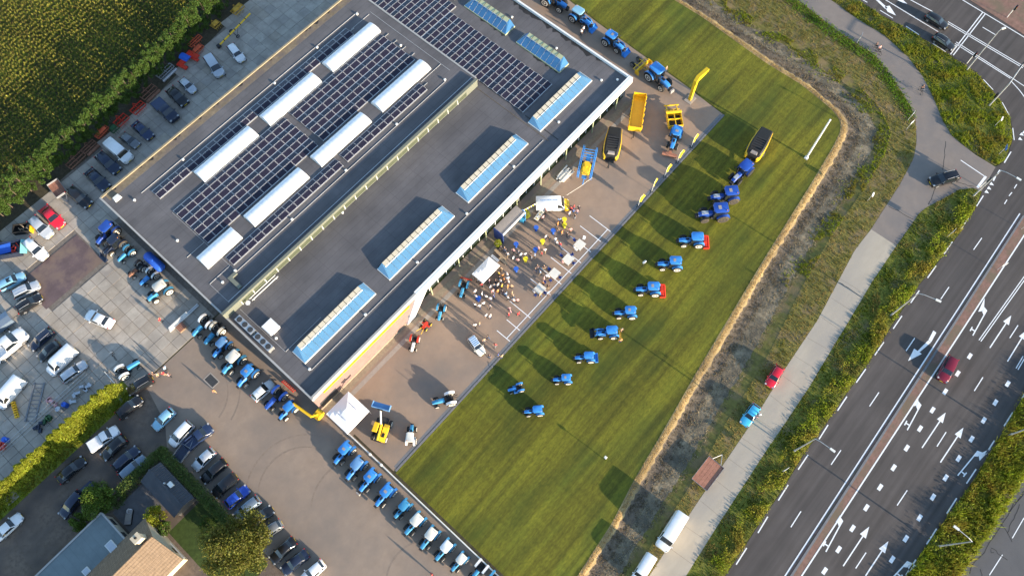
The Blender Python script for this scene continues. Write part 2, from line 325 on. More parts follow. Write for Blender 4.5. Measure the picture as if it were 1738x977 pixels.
def lumps(P, L):   # smooth pseudo-noise 0..1 over the ground
    x, y = P[:,0]/L, P[:,1]/L; v = np.sin(x*1.7+1.3*np.sin(y*1.1))+np.sin(y*2.1+1.7*np.sin(x*.9+2))+np.sin((x+y)*1.3+.7)+np.sin((x-y)*2.9+1.1)*.6; return np.clip(.5+v/5.2, 0, 1)
def scatter(poly, dens):
    A = np.array(poly); lo = A.min(0); hi = A.max(0); n = int((hi-lo).prod()*dens); P = rng.uniform(lo, hi, (n,2)); return P[inpoly(P, poly)]
# ------------------------------------------------------------------ the ground
def resample(P, n):
    P = np.array(P); d = np.r_[0, np.cumsum(np.linalg.norm(np.diff(P, axis=0), axis=1))]; t = np.linspace(0, d[-1], n)
    return np.stack([np.interp(t, d, P[:,0]), np.interp(t, d, P[:,1])], 1)
def smooth2(P, k=3):
    P = np.array(P, float)
    for _ in range(k):
        Q2 = P.copy(); Q2[1:-1] = (P[:-2]+2*P[1:-1]+P[2:])/4; P = Q2
    return P
lawn_right = GP([(1060,-60),(1144,0),(1190,28),(1236,61),(1300,107),(1359,143),(1410,184),(1426,204),(1427,222),(1413,250),(1375,314),(1298,437),(1182,631),(1127,728),(1075,816),(1039,886),(983,972),(940,1040)])
ditch_right = GP([(1150,-60),(1218,-10),(1300,46),(1375,85),(1440,130),(1490,180),(1512,225),(1500,265),(1460,330),(1413,395),(1362,485),(1310,590),(1275,650),(1231,718),(1180,811),(1116,906),(1077,975),(1035,1040)])
road_left = GP([(1290,-60),(1352,-2),(1416,49),(1487,95),(1515,133),(1544,177),(1554,205),(1556,240),(1551,268),(1528,312),(1477,391),(1451,424),(1419,484),(1387,544),(1334,623),(1298,682),(1269,727),(1177,862),(1103,975),(1060,1040)])
road_right_up = GP([(1350,-60),(1410,0),(1456,33),(1502,61),(1541,97),(1566,130),(1584,166),(1600,205),(1615,230),(1634,246),(1656,263),(1689,283)])
road_right_dn = GP([(1666,325),(1651,319),(1628,322),(1605,335),(1572,352),(1559,363),(1551,375),(1520,419),(1479,480),(1441,544),(1413,590),(1375,654),(1324,730),(1300,765),(1218,891),(1164,977),(1125,1040)])
NL = 260
LR = smooth2(resample(lawn_right, NL)); DR = smooth2(resample(ditch_right, NL)); RL = smooth2(resample(road_left, NL))
ditch_poly = [tuple(p) for p in LR] + [tuple(p) for p in DR[::-1]]
# ground sheet with the ditch let into it
gx = np.arange(-90, 171, 1.5); gy = np.arange(-90, 181, 1.5); X, Y = np.meshgrid(gx, gy, indexing='ij')
pts = np.stack([X.ravel(), Y.ravel()], 1); ins = inpoly(pts, ditch_poly)
I = ins.reshape(X.shape); J = I.copy(); J[1:] |= I[:-1]; J[:-1] |= I[1:]; J[:,1:] |= I[:,:-1]; J[:,:-1] |= I[:,1:]
Z = np.where(J, -1.2, -0.06).ravel(); nx, ny = X.shape
idx = np.arange(nx*ny).reshape(nx, ny); F = np.stack([idx[:-1,:-1], idx[1:,:-1], idx[1:,1:], idx[:-1,1:]], -1).reshape(-1,4)
VV = [tuple(p) for p in np.c_[pts, Z]]; FF = [tuple(int(k) for k in f) for f in F]
x0, x1, y0, y1 = gx[0], gx[-1], gy[0], gy[-1]; B = 2000.0; o = len(VV)
VV += [(-B,-B,-.06),(B,-B,-.06),(B,B,-.06),(-B,B,-.06),(x0,y0,-.06),(x1,y0,-.06),(x1,y1,-.06),(x0,y1,-.06)]
FF += [(o,o+1,o+5,o+4),(o+1,o+2,o+6,o+5),(o+2,o+3,o+7,o+6),(o+3,o,o+4,o+7)]
mb = MB(); mb.v = VV; mb.f = FF; mb.m = [0]*len(FF)
tag(link('ground', mb.mesh('ground', ['ground_grass'], recalc=False)), kind='structure')

KERB = GP([(672,800),(1228,195)])            # plaza / lawn line
plaza_poly = [(0.9,25.9),(81.8,25.9),(82.2,32.1)] + GP([(1181,158),(1131,122),(1085,90),(1013,38),(975,8),(900,-50)]) + [(74.0,92.0),(73.4,92),(73.4,41.2),(0,41.2),(0.0,34.0),(0.3,25.9)]
lawn_poly = [tuple(p) for p in LR] + GP([(900,1040),(850,977)]) + [(0.6,5.5),(0.6,25.5),(81.9,25.5),(82.4,32.2)] + GP([(1183,157),(1133,121),(1087,89),(1015,37),(977,7),(905,-50)])
sheet('lawn', lawn_poly, 0.0, 'lawn')
plaza = sheet('forecourt', plaza_poly, 0.012, 'plaza_paving')
mb = MB(); mb.box(0.9, 81.8, 25.55, 25.85, -.05, .05); part(plaza, 'kerbstone', mb, ['kerb'])
mb = MB(); mb.box(1.2, 81.5, 25.90, 26.35, -.02, .018); part(plaza, 'kerb_band', mb, ['kerb'])
mb = MB(); mb.box(0.2, 73.2, 38.3, 39.0, -.02, .018); part(plaza, 'paving_band', mb, ['plaza_band'])
mb = MB(); mb.box(0.6, 73.0, 39.4, 40.3, -.02, .02); part(plaza, 'paving_band', mb, ['plinth'])
# white parking bays
def stripe(parent, name, a, b, w, z, mat='paint_white', zth=.004):
    a = np.array(a); b = np.array(b); d = (b-a)/np.linalg.norm(b-a); n = np.array([-d[1], d[0]])*w/2
    me = bpy.data.meshes.new(name); P = [a-n, b-n, b+n, a+n]
    me.from_pydata([(p[0],p[1],z) for p in P], [], [(0,1,2,3)]); me.materials.append(M(mat)); 
    return link(name, me, parent)
for a, b in (((550,493),(687,600)),((487,560),(620,667)),((424,630),(556,735)),((357,700),(492,806)),((292,768),(427,877)),((225,838),(362,947)),((157,910),(290,1017))):
    A, Bq = Q('j',*a), Q('j',*b); stripe(plaza, 'bay_line', (A[0], A[1]), (A[0], Bq[1]), .13, .026)
for a, b in (((20,120),(158,232)),((0,243),(92,310)),((-65,315),(20,388))):
    A, Bq = Q('k',*a), Q('k',*b); stripe(plaza, 'bay_line', (A[0], A[1]), (A[0], Bq[1]), .13, .026)
A, Bq = Q('j',687,600), Q('k',20,388); stripe(plaza, 'bay_line', (A[0],27.0), (Bq[0],27.0), .14, .030)

# asphalt drive beside the hall and the concrete yard
sheet('driveway', [(-15.0,63.7),(0.0,63.7),(0.0,-5.0),(-19.2,-5.0),(-19.2,53.0),(-16.8,56.5)], 0.006, 'drive_paving')
sheet('gravel_yard', [(-60,63.5),(-15.0,63.5),(-16.8,56.5),(-19.2,53.0),(-19.2,-5),(-60,-5)], 0.002, 'gravel')
yard_poly = [(-60,63.9),(-0.05,63.9),(-0.05,89.6),(56,89.6),(74,90.5)] + [(72,112.5),(43,107.6),(13,103.4),(-2,103.0),(-13.5,101.6),(-60,98)]
sheet('yard_bed', yard_poly, 0.0, 'slab_joint')
purple = [(-17.8,85.0),(-6.6,85.0),(-6.6,92.2),(-17.8,92.2)]
sheet('brick_square', purple, 0.05, 'purple_paving')
S_ = 1.83; mbs = {}
slab_yard = tag(link('concrete_yard', None), kind='structure')
def slab_mesh(k):
    mb = MB(); g = .022; mb.box(-S_/2+g, S_/2-g, -S_/2+g, S_/2-g, -.10, .0, tx=.012, ty=.012); return mb.mesh('slab', ['concrete_slab%d' % k])
for k, c in enumerate(((.40,.35,.29),(.37,.325,.275),(.43,.38,.315),(.385,.33,.265))):
    mk('concrete_slab%d' % k, c, var=.16, scale=.8, detail=8, bump=.2, alt=tuple(q*.8 for q in c), altscale=.3)
SM = [slab_mesh(k) for k in range(4)]
cand = []
for i in range(-34, 42):
    for j in range(0, 28):
        x, y = i*S_ - .9 + S_/2, 63.9 + j*S_ + S_/2
        if -17.9 < x < -6.5 and 84.6 < y < 92.4: continue
        if not inpoly([(x,y)], yard_poly)[0] or (x > -1.0 and y < 90.0): continue
        k = RM.T @ np.array([x, y, -CAM_H]); px, py = PW/2+FPX*k[0]/-k[2], PH/2-FPX*k[1]/-k[2]
        vis = -15 < px < 1750 and -15 < py < 990
        cand.append((0 if vis else 1, math.hypot(x, y), x, y))
cand.sort(); rest = MB()
for n_, (v_, d_, x, y) in enumerate(cand):
    k = random.choices(range(4), (6,2,1.3,1.5))[0]
    if n_ < 300 and v_ == 0:
        o = link('slab', SM[k], slab_yard, (x, y, .045+random.uniform(-.012,.012))); o.rotation_euler = (random.uniform(-.006,.006), random.uniform(-.006,.006), random.uniform(-.006,.006))
    else:
        g = .022; zt = .045+random.uniform(-.012,.012); rest.box(x-S_/2+g, x+S_/2-g, y-S_/2+g, y+S_/2-g, -.1, zt, mat=k)
tag(link('slab_paving', rest.mesh('slab_paving', ['concrete_slab%d' % k for k in range(4)]), slab_yard), kind='stuff')
sheet('hedge_border', [(-60,97.5),(-13.5,101.2),(-2,102.8),(13,103.2),(43,107.4),(72,112.2),(72,118),(40,112.8),(-2,108),(-60,104)], .012, 'field_soil')
sheet('field', [(-80,101.5),(-2,107.4),(40,112.2),(74,117),(90,175),(-80,175)], 0.004, 'field_soil')

drv = bpy.data.objects['driveway']
def arc(cx, cy, R, a0, a1, n=26): return [(cx+R*math.cos(rad(a0+(a1-a0)*i/n)), cy+R*math.sin(rad(a0+(a1-a0)*i/n))) for i in range(n+1)]
for cx, cy, R, a0, a1 in ((-10,34,6.2,20,150),(-10,34,8.0,25,140),(-6,26,7.0,10,130),(-12,57,6.0,-80,10),(-12,57,7.8,-75,0),(-7,12,5.5,40,170)):
    V_ = [p for p in arc(cx,cy,R,a0,a1) if -18 < p[0] < -.6]
    if len(V_) > 3: me_ = MB(); w_ = .14; [me_.quad((p[0]-w_*0,p[1]-w_,.010),(q[0],q[1]-w_,.010),(q[0],q[1]+w_,.010),(p[0],p[1]+w_,.010)) for p, q in zip(V_[:-1],V_[1:]) if abs(p[0]-q[0])+abs(p[1]-q[1]) < 2]; link('tyre_mark', me_.mesh('tyre_mark', ['tyre_mark'], recalc=False), drv)
# ditch with its banks
prof_t = [0,.05,.10,.16,.22,.30,.40,.50,.62,.74,.86,1.0]; prof_z = [.0,.02,-.05,-.18,-.30,-.34,-.31,-.29,-.27,-.24,-.14,-.02]
pm = [0,0,0,1,1,1,2,2,2,3,3]
V = []; 
for i in range(NL):
    for t, z in zip(prof_t, prof_z):
        p = LR[i]*(1-t)+DR[i]*t; jx = 0 if t in (0,1.0) else .25 if t < .15 else 1
        V.append((p[0]+jx*random.uniform(-.2,.2), p[1]+jx*random.uniform(-.2,.2), z+jx*random.uniform(-.07,.07)))
nc = len(prof_t); mb = MB(); mb.v = V
for i in range(NL-1):
    for c in range(nc-1):
        mb.f.append((i*nc+c, i*nc+c+1, (i+1)*nc+c+1, (i+1)*nc+c)); mb.m.append(pm[c])
ditch = link('ditch', mb.mesh('ditch', ['straw','ditch_soil','ditch_soil_grey','verge'], smooth=1.0)); tag(ditch, kind='structure')
for p in ditch.data.polygons:
    if p.normal.z < 0: ditch.data.flip_normals(); break
def ditch_pt(s, t):
    i = np.clip(s*(NL-1), 0, NL-1.001); k = i.astype(int); f = (i-k)[:,None]
    a = LR[k]*(1-f)+LR[k+1]*f; b = DR[k]*(1-f)+DR[k+1]*f; p = a*(1-t[:,None])+b*t[:,None]; return np.c_[p, np.interp(t, prof_t, prof_z)-.05]
def stuff(name, me, label, cat): return tag(link(name, me), label, cat, kind='stuff')
n = 6000; s = rng.uniform(0,1,n); t = rng.uniform(.18,.44,n)
stuff('dead_reeds', np_mesh('dead_reeds', blades(ditch_pt(s,t), .17, .10, 1.4, 5), 3, ['dead_reed']), 'dark brown withered reeds along the wet side of the ditch', 'reeds')
n = 8000; s = rng.uniform(0,1,n); t = rng.uniform(.36,.84,n)
stuff('withered_weeds', np_mesh('withered_weeds', blades(ditch_pt(s,t), .15, .10, 1.5, 5), 3, ['dead_reed_grey']), 'grey withered weeds covering the flat bank of the ditch', 'weeds')
n = 7000; s = rng.uniform(0,1,n); t = rng.uniform(.015,.12,n)
stuff('straw_edge', np_mesh('straw_edge', blades(ditch_pt(s,t), .16, .08, 1.2, 4), 3, ['straw_blade']), 'bleached straw strip bordering the mown lawn', 'dry grass')
n = 3600; s = rng.uniform(.02,.60,n); t = np.clip(rng.normal(.84,.13,n),.45,1); kp = lumps(ditch_pt(s,t), 2.2) > .45; s, t = s[kp], t[kp]
stuff('ditch_bushes', np_mesh('ditch_bushes', blades(ditch_pt(s,t), .28, .12, 1.0, 6), 3, ['grass_tall']), 'green bushy growth on the path side of the ditch', 'weeds')

# verges
vergeL = [tuple(p) for p in DR] + [tuple(p) for p in RL[::-1]]
sheet('verge', vergeL, -.004, 'verge')
P = scatter(vergeL, 11.0)
stuff('verge_grass', np_mesh('verge_grass', blades(np.c_[P, np.zeros(len(P))], .20, .085, 1.1, 4), 3, ['grass_verge']), 'rough yellowish verge grass between ditch and cycle path', 'grass')
P = np.concatenate([RL[:int(NL*.30)]-np.array([f, f*.25])+rng.normal(0,.35,(int(NL*.30),2)) for f in np.linspace(.1,2.0,26)])
P = P + rng.uniform(-.4,.4,P.shape); stuff('path_edge_grass', np_mesh('path_edge_grass', blades(np.c_[P, np.zeros(len(P))], .26, .11, .8, 5), 3, ['grass_path']), 'bright green grass edging the upper cycle path', 'grass')
islA = GP([(1412,-60),(1456,33),(1502,61),(1541,97),(1566,130),(1584,166),(1600,205),(1615,230),(1636,247),(1658,263),(1690,281),(1706,272),(1717,240),(1718,225),(1714,202),(1702,179),(1682,151),(1656,123),(1615,97),(1579,74),(1541,51),(1490,23),(1454,0),(1418,-25)])[1:]
islA = GP([(1350,-60),(1411,0)]) + islA + GP([(1395,-40)])
islB = road_right_dn + GP([(1190,1040),(1230,977),(1298,873),(1323,837),(1367,765),(1396,727),(1426,682),(1477,610),(1515,549),(1558,485),(1600,434),(1630,393),(1656,352)])
islC = GP([(1800,565),(1738,669),(1707,723),(1697,740),(1651,816),(1605,880),(1569,929),(1538,975),(1497,1040),(1592,1040),(1630,977),(1682,903),(1738,811),(1800,715)])
for nm, pl, lab, h, dens in (('road_island', islA, 'lush green grass island between cycle path and traffic lights', .32, 16.0), ('roadside_verge', islB, 'green verge grass between service road and dashed road edge', .20, 16.0), ('shrub_strip', islC, 'tall yellow green shrubs along the right road edge', .95, 9.0)):
    sheet(nm, pl, .004, 'verge_green'); P = scatter(pl, dens); 
    me = np_mesh(nm+'_grass', blades(np.c_[P, np.zeros(len(P))], h*(.35+1.3*lumps(P,1.4)) if nm != 'shrub_strip' else h*(.5+1.0*lumps(P,1.8)), .13, .7, 6), 3, ['grass_mix' if nm == 'roadside_verge' else 'grass_tall']); stuff('tall_grass', me, lab, 'grass')
P = scatter(islC, 3.0); P = P[rng.random(len(P)) < .9]; C = np.repeat(np.c_[P, np.full(len(P), .55)], 10, 0) + rng.normal(size=(len(P)*10,3))*[.25,.25,.22]
stuff('shrub_leaves', np_mesh('shrub_leaves', leaf_quads(C, .26), 4, ['leaf_thuja']), 'leafy shrub tops crowding the right road edge', 'shrubs')
edge = [np.array(p) for p in GP([(1230,977),(1298,873),(1323,837),(1367,765),(1396,727),(1426,682),(1477,610),(1515,549),(1558,485),(1600,434),(1630,393),(1656,352)])]
E2 = resample(edge, 2200); P = E2 + np.c_[rng.normal(0,.2,2200), .3+rng.random(2200)**1.5*2.4]; P = P[lumps(P,1.3) > .42]
C = np.repeat(np.c_[P, np.full(len(P), .35)], 9, 0) + rng.normal(size=(len(P)*9,3))*[.22,.22,.16]
stuff('verge_weeds', np_mesh('verge_weeds', leaf_quads(C, .24), 4, ['grass_tall']), 'leafy weeds leaning over the dashed left road edge', 'weeds')

# roads
asp = sheet('main_road', GP([(1370,-60),(1418,-25),(1454,-2),(1490,22),(1541,50),(1579,73),(1615,96),(1656,122),(1682,150),(1702,178),(1715,202),(1719,225),(1718,240),(1707,273),(1690,283),(1667,324),(1657,352),(1631,393),(1601,434),(1559,485),(1516,549),(1478,610),(1427,682),(1396,728),(1368,765),(1324,837),(1299,873),(1231,977),(1190,1040),(1496,1040),(1538,975),(1569,929),(1605,880),(1651,816),(1697,740),(1707,723),(1738,669),(1800,565),(1860,300),(1800,-60)]), .008, 'asphalt')
path = sheet('service_road', [tuple(p) for p in RL[:int(NL*.50)]] + GP([(1477,391),(1520,419)]) + road_right_dn[:8][::-1][1:] + GP([(1690,283)]) + road_right_up[::-1], .012, 'path_asphalt')
i0 = min(range(NL), key=lambda i: (RL[i][0]-G(1477,391)[0])**2+(RL[i][1]-G(1477,391)[1])**2)
sheet('concrete_road', GP([(1477,391)]) + [tuple(p) for p in RL[i0+1:]] + road_right_dn[8:][::-1] + GP([(1520,419)]), .010, 'path_concrete')
far = sheet('side_road', GP([(1630,977),(1682,903),(1738,811),(1800,715),(2000,760),(1900,1040),(1592,1040)]), .008, 'old_asphalt')
def pline(parent, name, pts, w, z, mat='crack_seal', closed=False):
    P = [np.array(p) for p in pts]; V = []
    for i, p in enumerate(P):
        d = P[min(i+1,len(P)-1)]-P[max(i-1,0)]; d = d/np.linalg.norm(d); n = np.array([-d[1],d[0]])*w/2; V += [(p[0]-n[0],p[1]-n[1],z),(p[0]+n[0],p[1]+n[1],z)]
    me = bpy.data.meshes.new(name); me.from_pydata(V, [], [(2*i,2*i+2,2*i+3,2*i+1) for i in range(len(P)-1)]); me.materials.append(M(mat)); return link(name, me, parent)
def jag(a, b, n, amp):
    a = np.array(a); b = np.array(b); return [tuple(a+(b-a)*i/n+rng.normal(0,amp,2)*(0<i<n)) for i in range(n+1)]
mk('white_faint', (.30,.30,.30), var=.2)
for a, b, k in (((1720,410),(1360,960),16),((1560,610),(1720,430),8),((1500,790),(1610,870),6),((1640,750),(1560,620),4),((1430,930),(1440,977),3),((1690,500),(1610,690),8),((1520,820),(1500,800),2)):
    pline(far, 'crack', jag(Q('p',*a), Q('p',*b), k, .12), .10, .016)
for a, b in (((1720,590),(1642,725)),((1577,835),(1490,970)),((1800,460),(1740,560))): stripe(far, 'lane_dash', Q('p',*a), Q('p',*b), .12, .016)
for a, b in (((820,430),(985,517)),((1200,0),(1180,190)),((1132,310),(1085,420)),((1270,270),(1390,300))): pline(path, 'joint_seal', jag(Q('n',*a), Q('n',*b), 6, .06), .09, .018)
croad = bpy.data.objects['concrete_road']
for a, b in (((500,0),(645,95)),((490,935),(560,975))): pline(croad, 'expansion_joint', jag(Q('o',*a) if b[1] < 500 else Q('n',*a), Q('o',*b) if b[1] < 500 else Q('n',*b), 6, .05), .08, .018)
a0, b0 = np.array(G(1450,445)), np.array(G(1120,975))
for k in range(1, 15):
    f = k/15; p = a0*(1-f)+b0*f; 
    L1 = RL[np.argmin(np.hypot(*(RL-p).T))]; R1 = np.array(min(resample(road_right_dn, 300), key=lambda q: np.hypot(*(q-p))))
    pline(croad, 'expansion_joint', [tuple(L1+(R1-L1)*.05), tuple(L1+(R1-L1)*.95)], .035, .018, 'slab_joint')
Lq, Rq = np.array(G(1477,391)), np.array(G(1520,419)); pline(croad, 'joint_seal', [tuple(Lq), tuple(Rq)], .5, .022, 'path_concrete')
# painted markings
Zm = .016
def dash(t, a, b, w=.14, nm='lane_dash'): return stripe(asp, nm, Q(t,*a), Q(t,*b), w, Zm)
for t, L_ in {'n':[((1450,360),(1405,430)),((1350,510),(1300,585)),((1245,665),(1190,745)),((1137,825),(1080,905))],
              'o':[((1025,50),(968,132)),((910,218),(852,303)),((790,392),(730,478)),((670,570),(607,660)),((545,752),(483,846)),((420,940),(360,1035))],
              'p':[((287,173),(222,270)),((155,372),(90,475)),((20,582),(-45,690)),((-120,790),(-190,900))]}.items():
    for a, b in L_: dash(t, a, b, .17, 'edge_dash')
for t, L_ in {'n':[((1672,285),(1655,312)),((1640,338),(1620,362)),((1607,387),(1590,415)),((1440,640),(1385,718))],
              'o':[((1222,27),(1168,107)),((995,365),(937,450)),((757,725),(695,817)),((1680,280),(1625,365)),((1447,625),(1390,715))],
              'p':[((505,142),(440,238)),((240,547),(173,652)),((1203,22),(1142,118)),((945,408),(878,508)),((672,820),(603,925))]}.items():
    for a, b in L_: dash(t, a, b, .14)
for t, L_ in {'o':[((1645,857),(1587,948)),((1745,700),(1705,768))], 'p':[((1523,78),(1465,170)),((1402,267),(1338,363)),((1273,460),(1207,562)),((1140,662),(1073,765)),((1003,867),(935,970))]}.items():
    for a, b in L_: dash(t, a, b, .18, 'edge_dash')
# median strip: its left solid line, brick and right solid line
mA, mB_ = np.array(G(1732,363)), np.array(G(1293,1040)); mC, mD = np.array(G(1748,383)), np.array(G(1316,1040))
med = sheet('median', [tuple(mA),tuple(mB_),tuple(mD),tuple(mC)], .03, 'median_brick')
def edgekerb(a, b, w, nm, mat, zt):
    d = (b-a)/np.linalg.norm(b-a); n = np.array([-d[1],d[0]]); mb = MB(); mb.prism([tuple(a-n*w/2),tuple(b-n*w/2),tuple(b+n*w/2),tuple(a+n*w/2)], -.03, zt); part(med, nm, mb, [mat])
off = np.array([0,.12]); edgekerb(mA-off*4.5, mB_-off*4.5, .30, 'kerbstone', 'kerb', .12)
stripe(asp, 'solid_line', mA+np.array([0,.08]), mB_+np.array([0,.08]), .24, Zm+.004)
stripe(asp, 'solid_line', np.array(G(1745,389)), np.array(G(1319,1040)), .20, .036)
for k, (a, b) in enumerate((((1700,0),(1427,383)),((1720,490),(1673,570)))):
    A, Bq = np.array(Q('o',*a)), np.array(Q('o',*b))
    if k == 0: A = A+(A-Bq)*.8
    for s_ in (-.16,.16): stripe(asp, 'double_line', A+[0,s_], Bq+[0,s_], .13, Zm)
def block(t, x, y): 
    p = np.array(Q(t,x,y)); stripe(asp, 'block_mark', p-[.5,.012], p+[.5,.012], .50, Zm)
for t, L_ in {'o':[(1360,485),(1280,600),(1197,720),(1113,842),(1030,965),(1612,668),(1530,792),(1453,910)], 'p':[(942,128),(855,258),(765,388),(674,523),(582,660),(490,800),(397,942),(1372,68),(1286,197),(1200,325),(1116,453),(1027,590),(936,728),(845,866)]}.items():
    for x, y in L_: block(t, x, y)
def flat(name, polys, z, parent=asp, mat='paint_white'):
    me = bpy.data.meshes.new(name); V = []; Fc = []
    for i, pl in enumerate(polys):
        ar = sum(pl[i2][0]*pl[(i2+1)%len(pl)][1]-pl[(i2+1)%len(pl)][0]*pl[i2][1] for i2 in range(len(pl)))
        if ar < 0: pl = pl[::-1]
        o = len(V); V += [(x,y,z) for x,y in pl]; Fc.append(tuple(range(o,o+len(pl))))
    me.from_pydata(V, [], Fc); me.materials.append(M(mat)); return link(name, me, parent)
def arrow(tail, tip, head=1.7, hw=.95, w=.17, turn=0):
    a = np.array(tail); b = np.array(tip); L_ = np.linalg.norm(b-a); d = (b-a)/L_; n = np.array([-d[1],d[0]])
    P = lambda s_, o_: tuple(a+d*s_+n*o_)
    if not turn: flat('arrow', [[P(0,-w/2),P(L_-head,-w/2),P(L_-head,w/2),P(0,w/2)], [P(L_-head,-hw/2),P(L_,0),P(L_-head,hw/2)]], Zm)
    else:
        k = turn; h0 = L_*.60
        flat('turn_arrow', [[P(0,-w/2),P(h0,-w/2),P(h0,w/2),P(0,w/2)], [P(h0,-w/2*k-.0),P(h0+1.0,-.10*k),P(h0+1.3,.55*k),P(h0+.35,.45*k),P(h0,w/2*k)],
            [P(h0+.0,.95*k),P(h0+.55,.42*k),P(h0+1.3,.55*k),P(L_,1.1*k)]], Zm)
        flat('arrow_foot', [[P(.75,.10*k),P(.95,.10*k),P(.95,.55*k),P(.75,.55*k)], [P(.45,.55*k),P(1.25,.55*k),P(1.25,.72*k),P(.45,.72*k)]], Zm)
arrow(Q('o',1493,430), Q('o',1635,215)); arrow(Q('o',1610,520), Q('o',1738,312)); arrow(Q('p',1043,127), Q('o',1200,858)); arrow(Q('p',1165,223), Q('p',1318,-8)); arrow(Q('p',520,910), Q('p',693,648)); arrow(Q('p',668,975), Q('p',820,745))
for a, b in ((Q('o',1380,348), Q('o',1503,125)), (Q('o',945,975), Q('o',1063,755)), (Q('p',405,815), Q('p',553,540))): arrow(a, b, turn=1)
for a, b in ((Q('p',1280,310), Q('p',1458,95)), (Q('p',850,985), Q('p',962,865))): arrow(a, b, turn=-1)
a, b = np.array(Q('o',1128,322)), np.array(Q('o',950,517))
P = [np.array(Q('o',x,y)) for x, y in ((1128,322),(1095,385),(1020,455))]
flat('merge_arrow', [[tuple(P[0]+[0,.26]),tuple(P[0]-[0,.26]),tuple(P[1]-[0,.24]),tuple(P[1]+[0,.24])], [tuple(P[1]+[-.05,.24]),tuple(P[1]-[.05,.24]),tuple(P[2]-[0,.16]),tuple(P[2]+[0,.16])], [tuple(P[2]+[0,.75]),tuple(P[2]-[0,.55]),tuple(b)]], Zm)
# junction markings
for a, b, w, nm in (((1300,125),(1460,233),.16,'give_way_line'),((1467,232),(1410,307),.40,'stop_line')): stripe(path, nm, Q('n',*a), Q('n',*b), w, .020)
for x, y in ((1500,280),(1483,308),(1467,332)):
    p = np.array(Q('n',x,y)); flat('yield_triangle', [[tuple(p+[.35,.1]),tuple(p+[-.35,.1]),tuple(p+[0,-.55])]], Zm+.004)
for x, y in ((1700,890),(1690,920),(1716,878)):
    p = np.array(Q('m',x,y)); flat('yield_triangle', [[tuple(p+[.35,.1]),tuple(p+[-.35,.1]),tuple(p+[0,-.55])]], Zm+.004)
for a, b in (((1560,190),(1545,215)),((1530,232),(1515,262))): stripe(path, 'give_way_line', Q('n',*a), Q('n',*b), .25, .020)
for a, b, w, nm in (((800,0),(1150,212),.17,'solid_line'),((965,0),(1112,78),.17,'solid_line'),((1215,145),(1720,443),.15,'double_line'),((1205,152),(1712,452),.15,'double_line'),((1445,85),(1232,362),.18,'stop_line'),((1462,95),(1250,368),.18,'stop_line'),((1310,0),(1760,272),.17,'edge_line'),((1270,280),(1630,512),.15,'double_line'),((1262,290),(1630,522),.15,'double_line'),((1630,512),(1730,578),.15,'double_line'),((1635,540),(1690,600),.15,'solid_line'),((1690,600),(1738,665),.15,'solid_line'),((765,70),(850,122),.15,'edge_dash'),((937,175),(1023,232),.15,'edge_dash'),((1115,290),(1200,345),.15,'edge_dash'),((1450,528),(1515,597),.15,'edge_dash'),((1575,680),(1620,762),.15,'edge_dash'),((1645,850),(1655,930),.15,'edge_dash'),((1445,182),(1535,235),.15,'lane_dash'),((650,0),(680,18),.15,'edge_dash')):
    stripe(asp, nm, Q('m',*a), Q('m',*b), w, Zm)
flat('arrow', [[Q('m',735,0),Q('m',760,5),Q('m',815,55),Q('m',800,62)],[Q('m',795,45),Q('m',828,40),Q('m',870,105),Q('m',815,80)]], Zm+.003); flat('arrow', [[Q('m',875,0),Q('m',905,-10),Q('m',945,28),Q('m',915,20)]], Zm+.003)
flat('edge_dash', [[Q('n',1637,70),Q('n',1630,68),Q('n',1585,140),Q('n',1592,145)]], Zm+.003)
sheet('brick_refuge', [Q('m',1325,-20),Q('m',1500,-90),Q('m',1900,60),Q('m',1800,290),Q('m',1720,232)], .05, 'median_brick')
# ------------------------------------------------------------------ the dealership hall
XR, YF, YB = 73.4, 40.3, 88.7          # right end, front line, back line
Z1, Z2, ZP, ZC = 7.0, 5.7, 6.3, 7.6    # roof with panels, lower roof, front parapet, clerestory top
XM, YC = 55.8, 59.1
hall = root('dealership_hall', (36.7, 64.5, 0), 'large flat-roofed dealership hall with white canopy band, skylights and glass front', 'building')
mb = MB(); mb.box(.25, XM-.3, YC+.2, YB-.2, 0, Z1-.3); part(hall, 'wall', mb, ['wall_dark'])
mb = MB(); mb.box(.25, 18.6, YF+.35, YC+.2, 0, Z2-.3); mb.box(18.6, XR-.3, YF+1.3, YC+.2, 0, Z2-.3); mb.box(XM-.3, XR-.3, YC+.2, YB-.2, 0, Z2-.3); part(hall, 'wall', mb, ['wall_dark'])
roof1 = MB(); roof1.box(0.15, XM, YC+.1, YB, Z1-.3, Z1); r1 = part(hall, 'roof', roof1, ['roof_bitumen'])
roof2 = MB(); roof2.prism([(.15,YF+.25),(XR-.15,YF+.25),(XR-.15,YB+1.5),(XM+.003,YB+1.5),(XM+.003,YC+.05),(.15,YC+.05)], Z2-.3, Z2); r2 = part(hall, 'roof', roof2, ['roof_bitumen'])
# copings
for nm, b, mt in (('coping', (0,.28,YC+.1,YB+.25,Z1-.5,Z1+.16), 'coping'), ('coping', (0,.30,YF+.003,YC+.1,Z2-.6,Z2+.28), 'coping'), ('coping', (XM-.22,XM+.06,YC+.5,YB+.1,Z1-1.3,Z1+.12), 'coping'), ('back_coping', (.28,XM-.22,YB,YB+.32,Z1-.6,Z1+.20), 'coping_yellow'), ('parapet', (.30,21.4,YF,YF+.34,Z2-.5,ZP), 'coping'), ('parapet', (XR-.30,XR,YF+.5,YB+1.5,Z2-.6,Z2+.55), 'white_panel')):
    mb = MB(); mb.box(*b); part(hall, nm, mb, [mt])
mb = MB(); mb.box(.9, XM-.5, YB-1.3, YB-.05, Z1+.001, Z1+.006); part(hall, 'dirt_strip', mb, ['roof_dirt'])
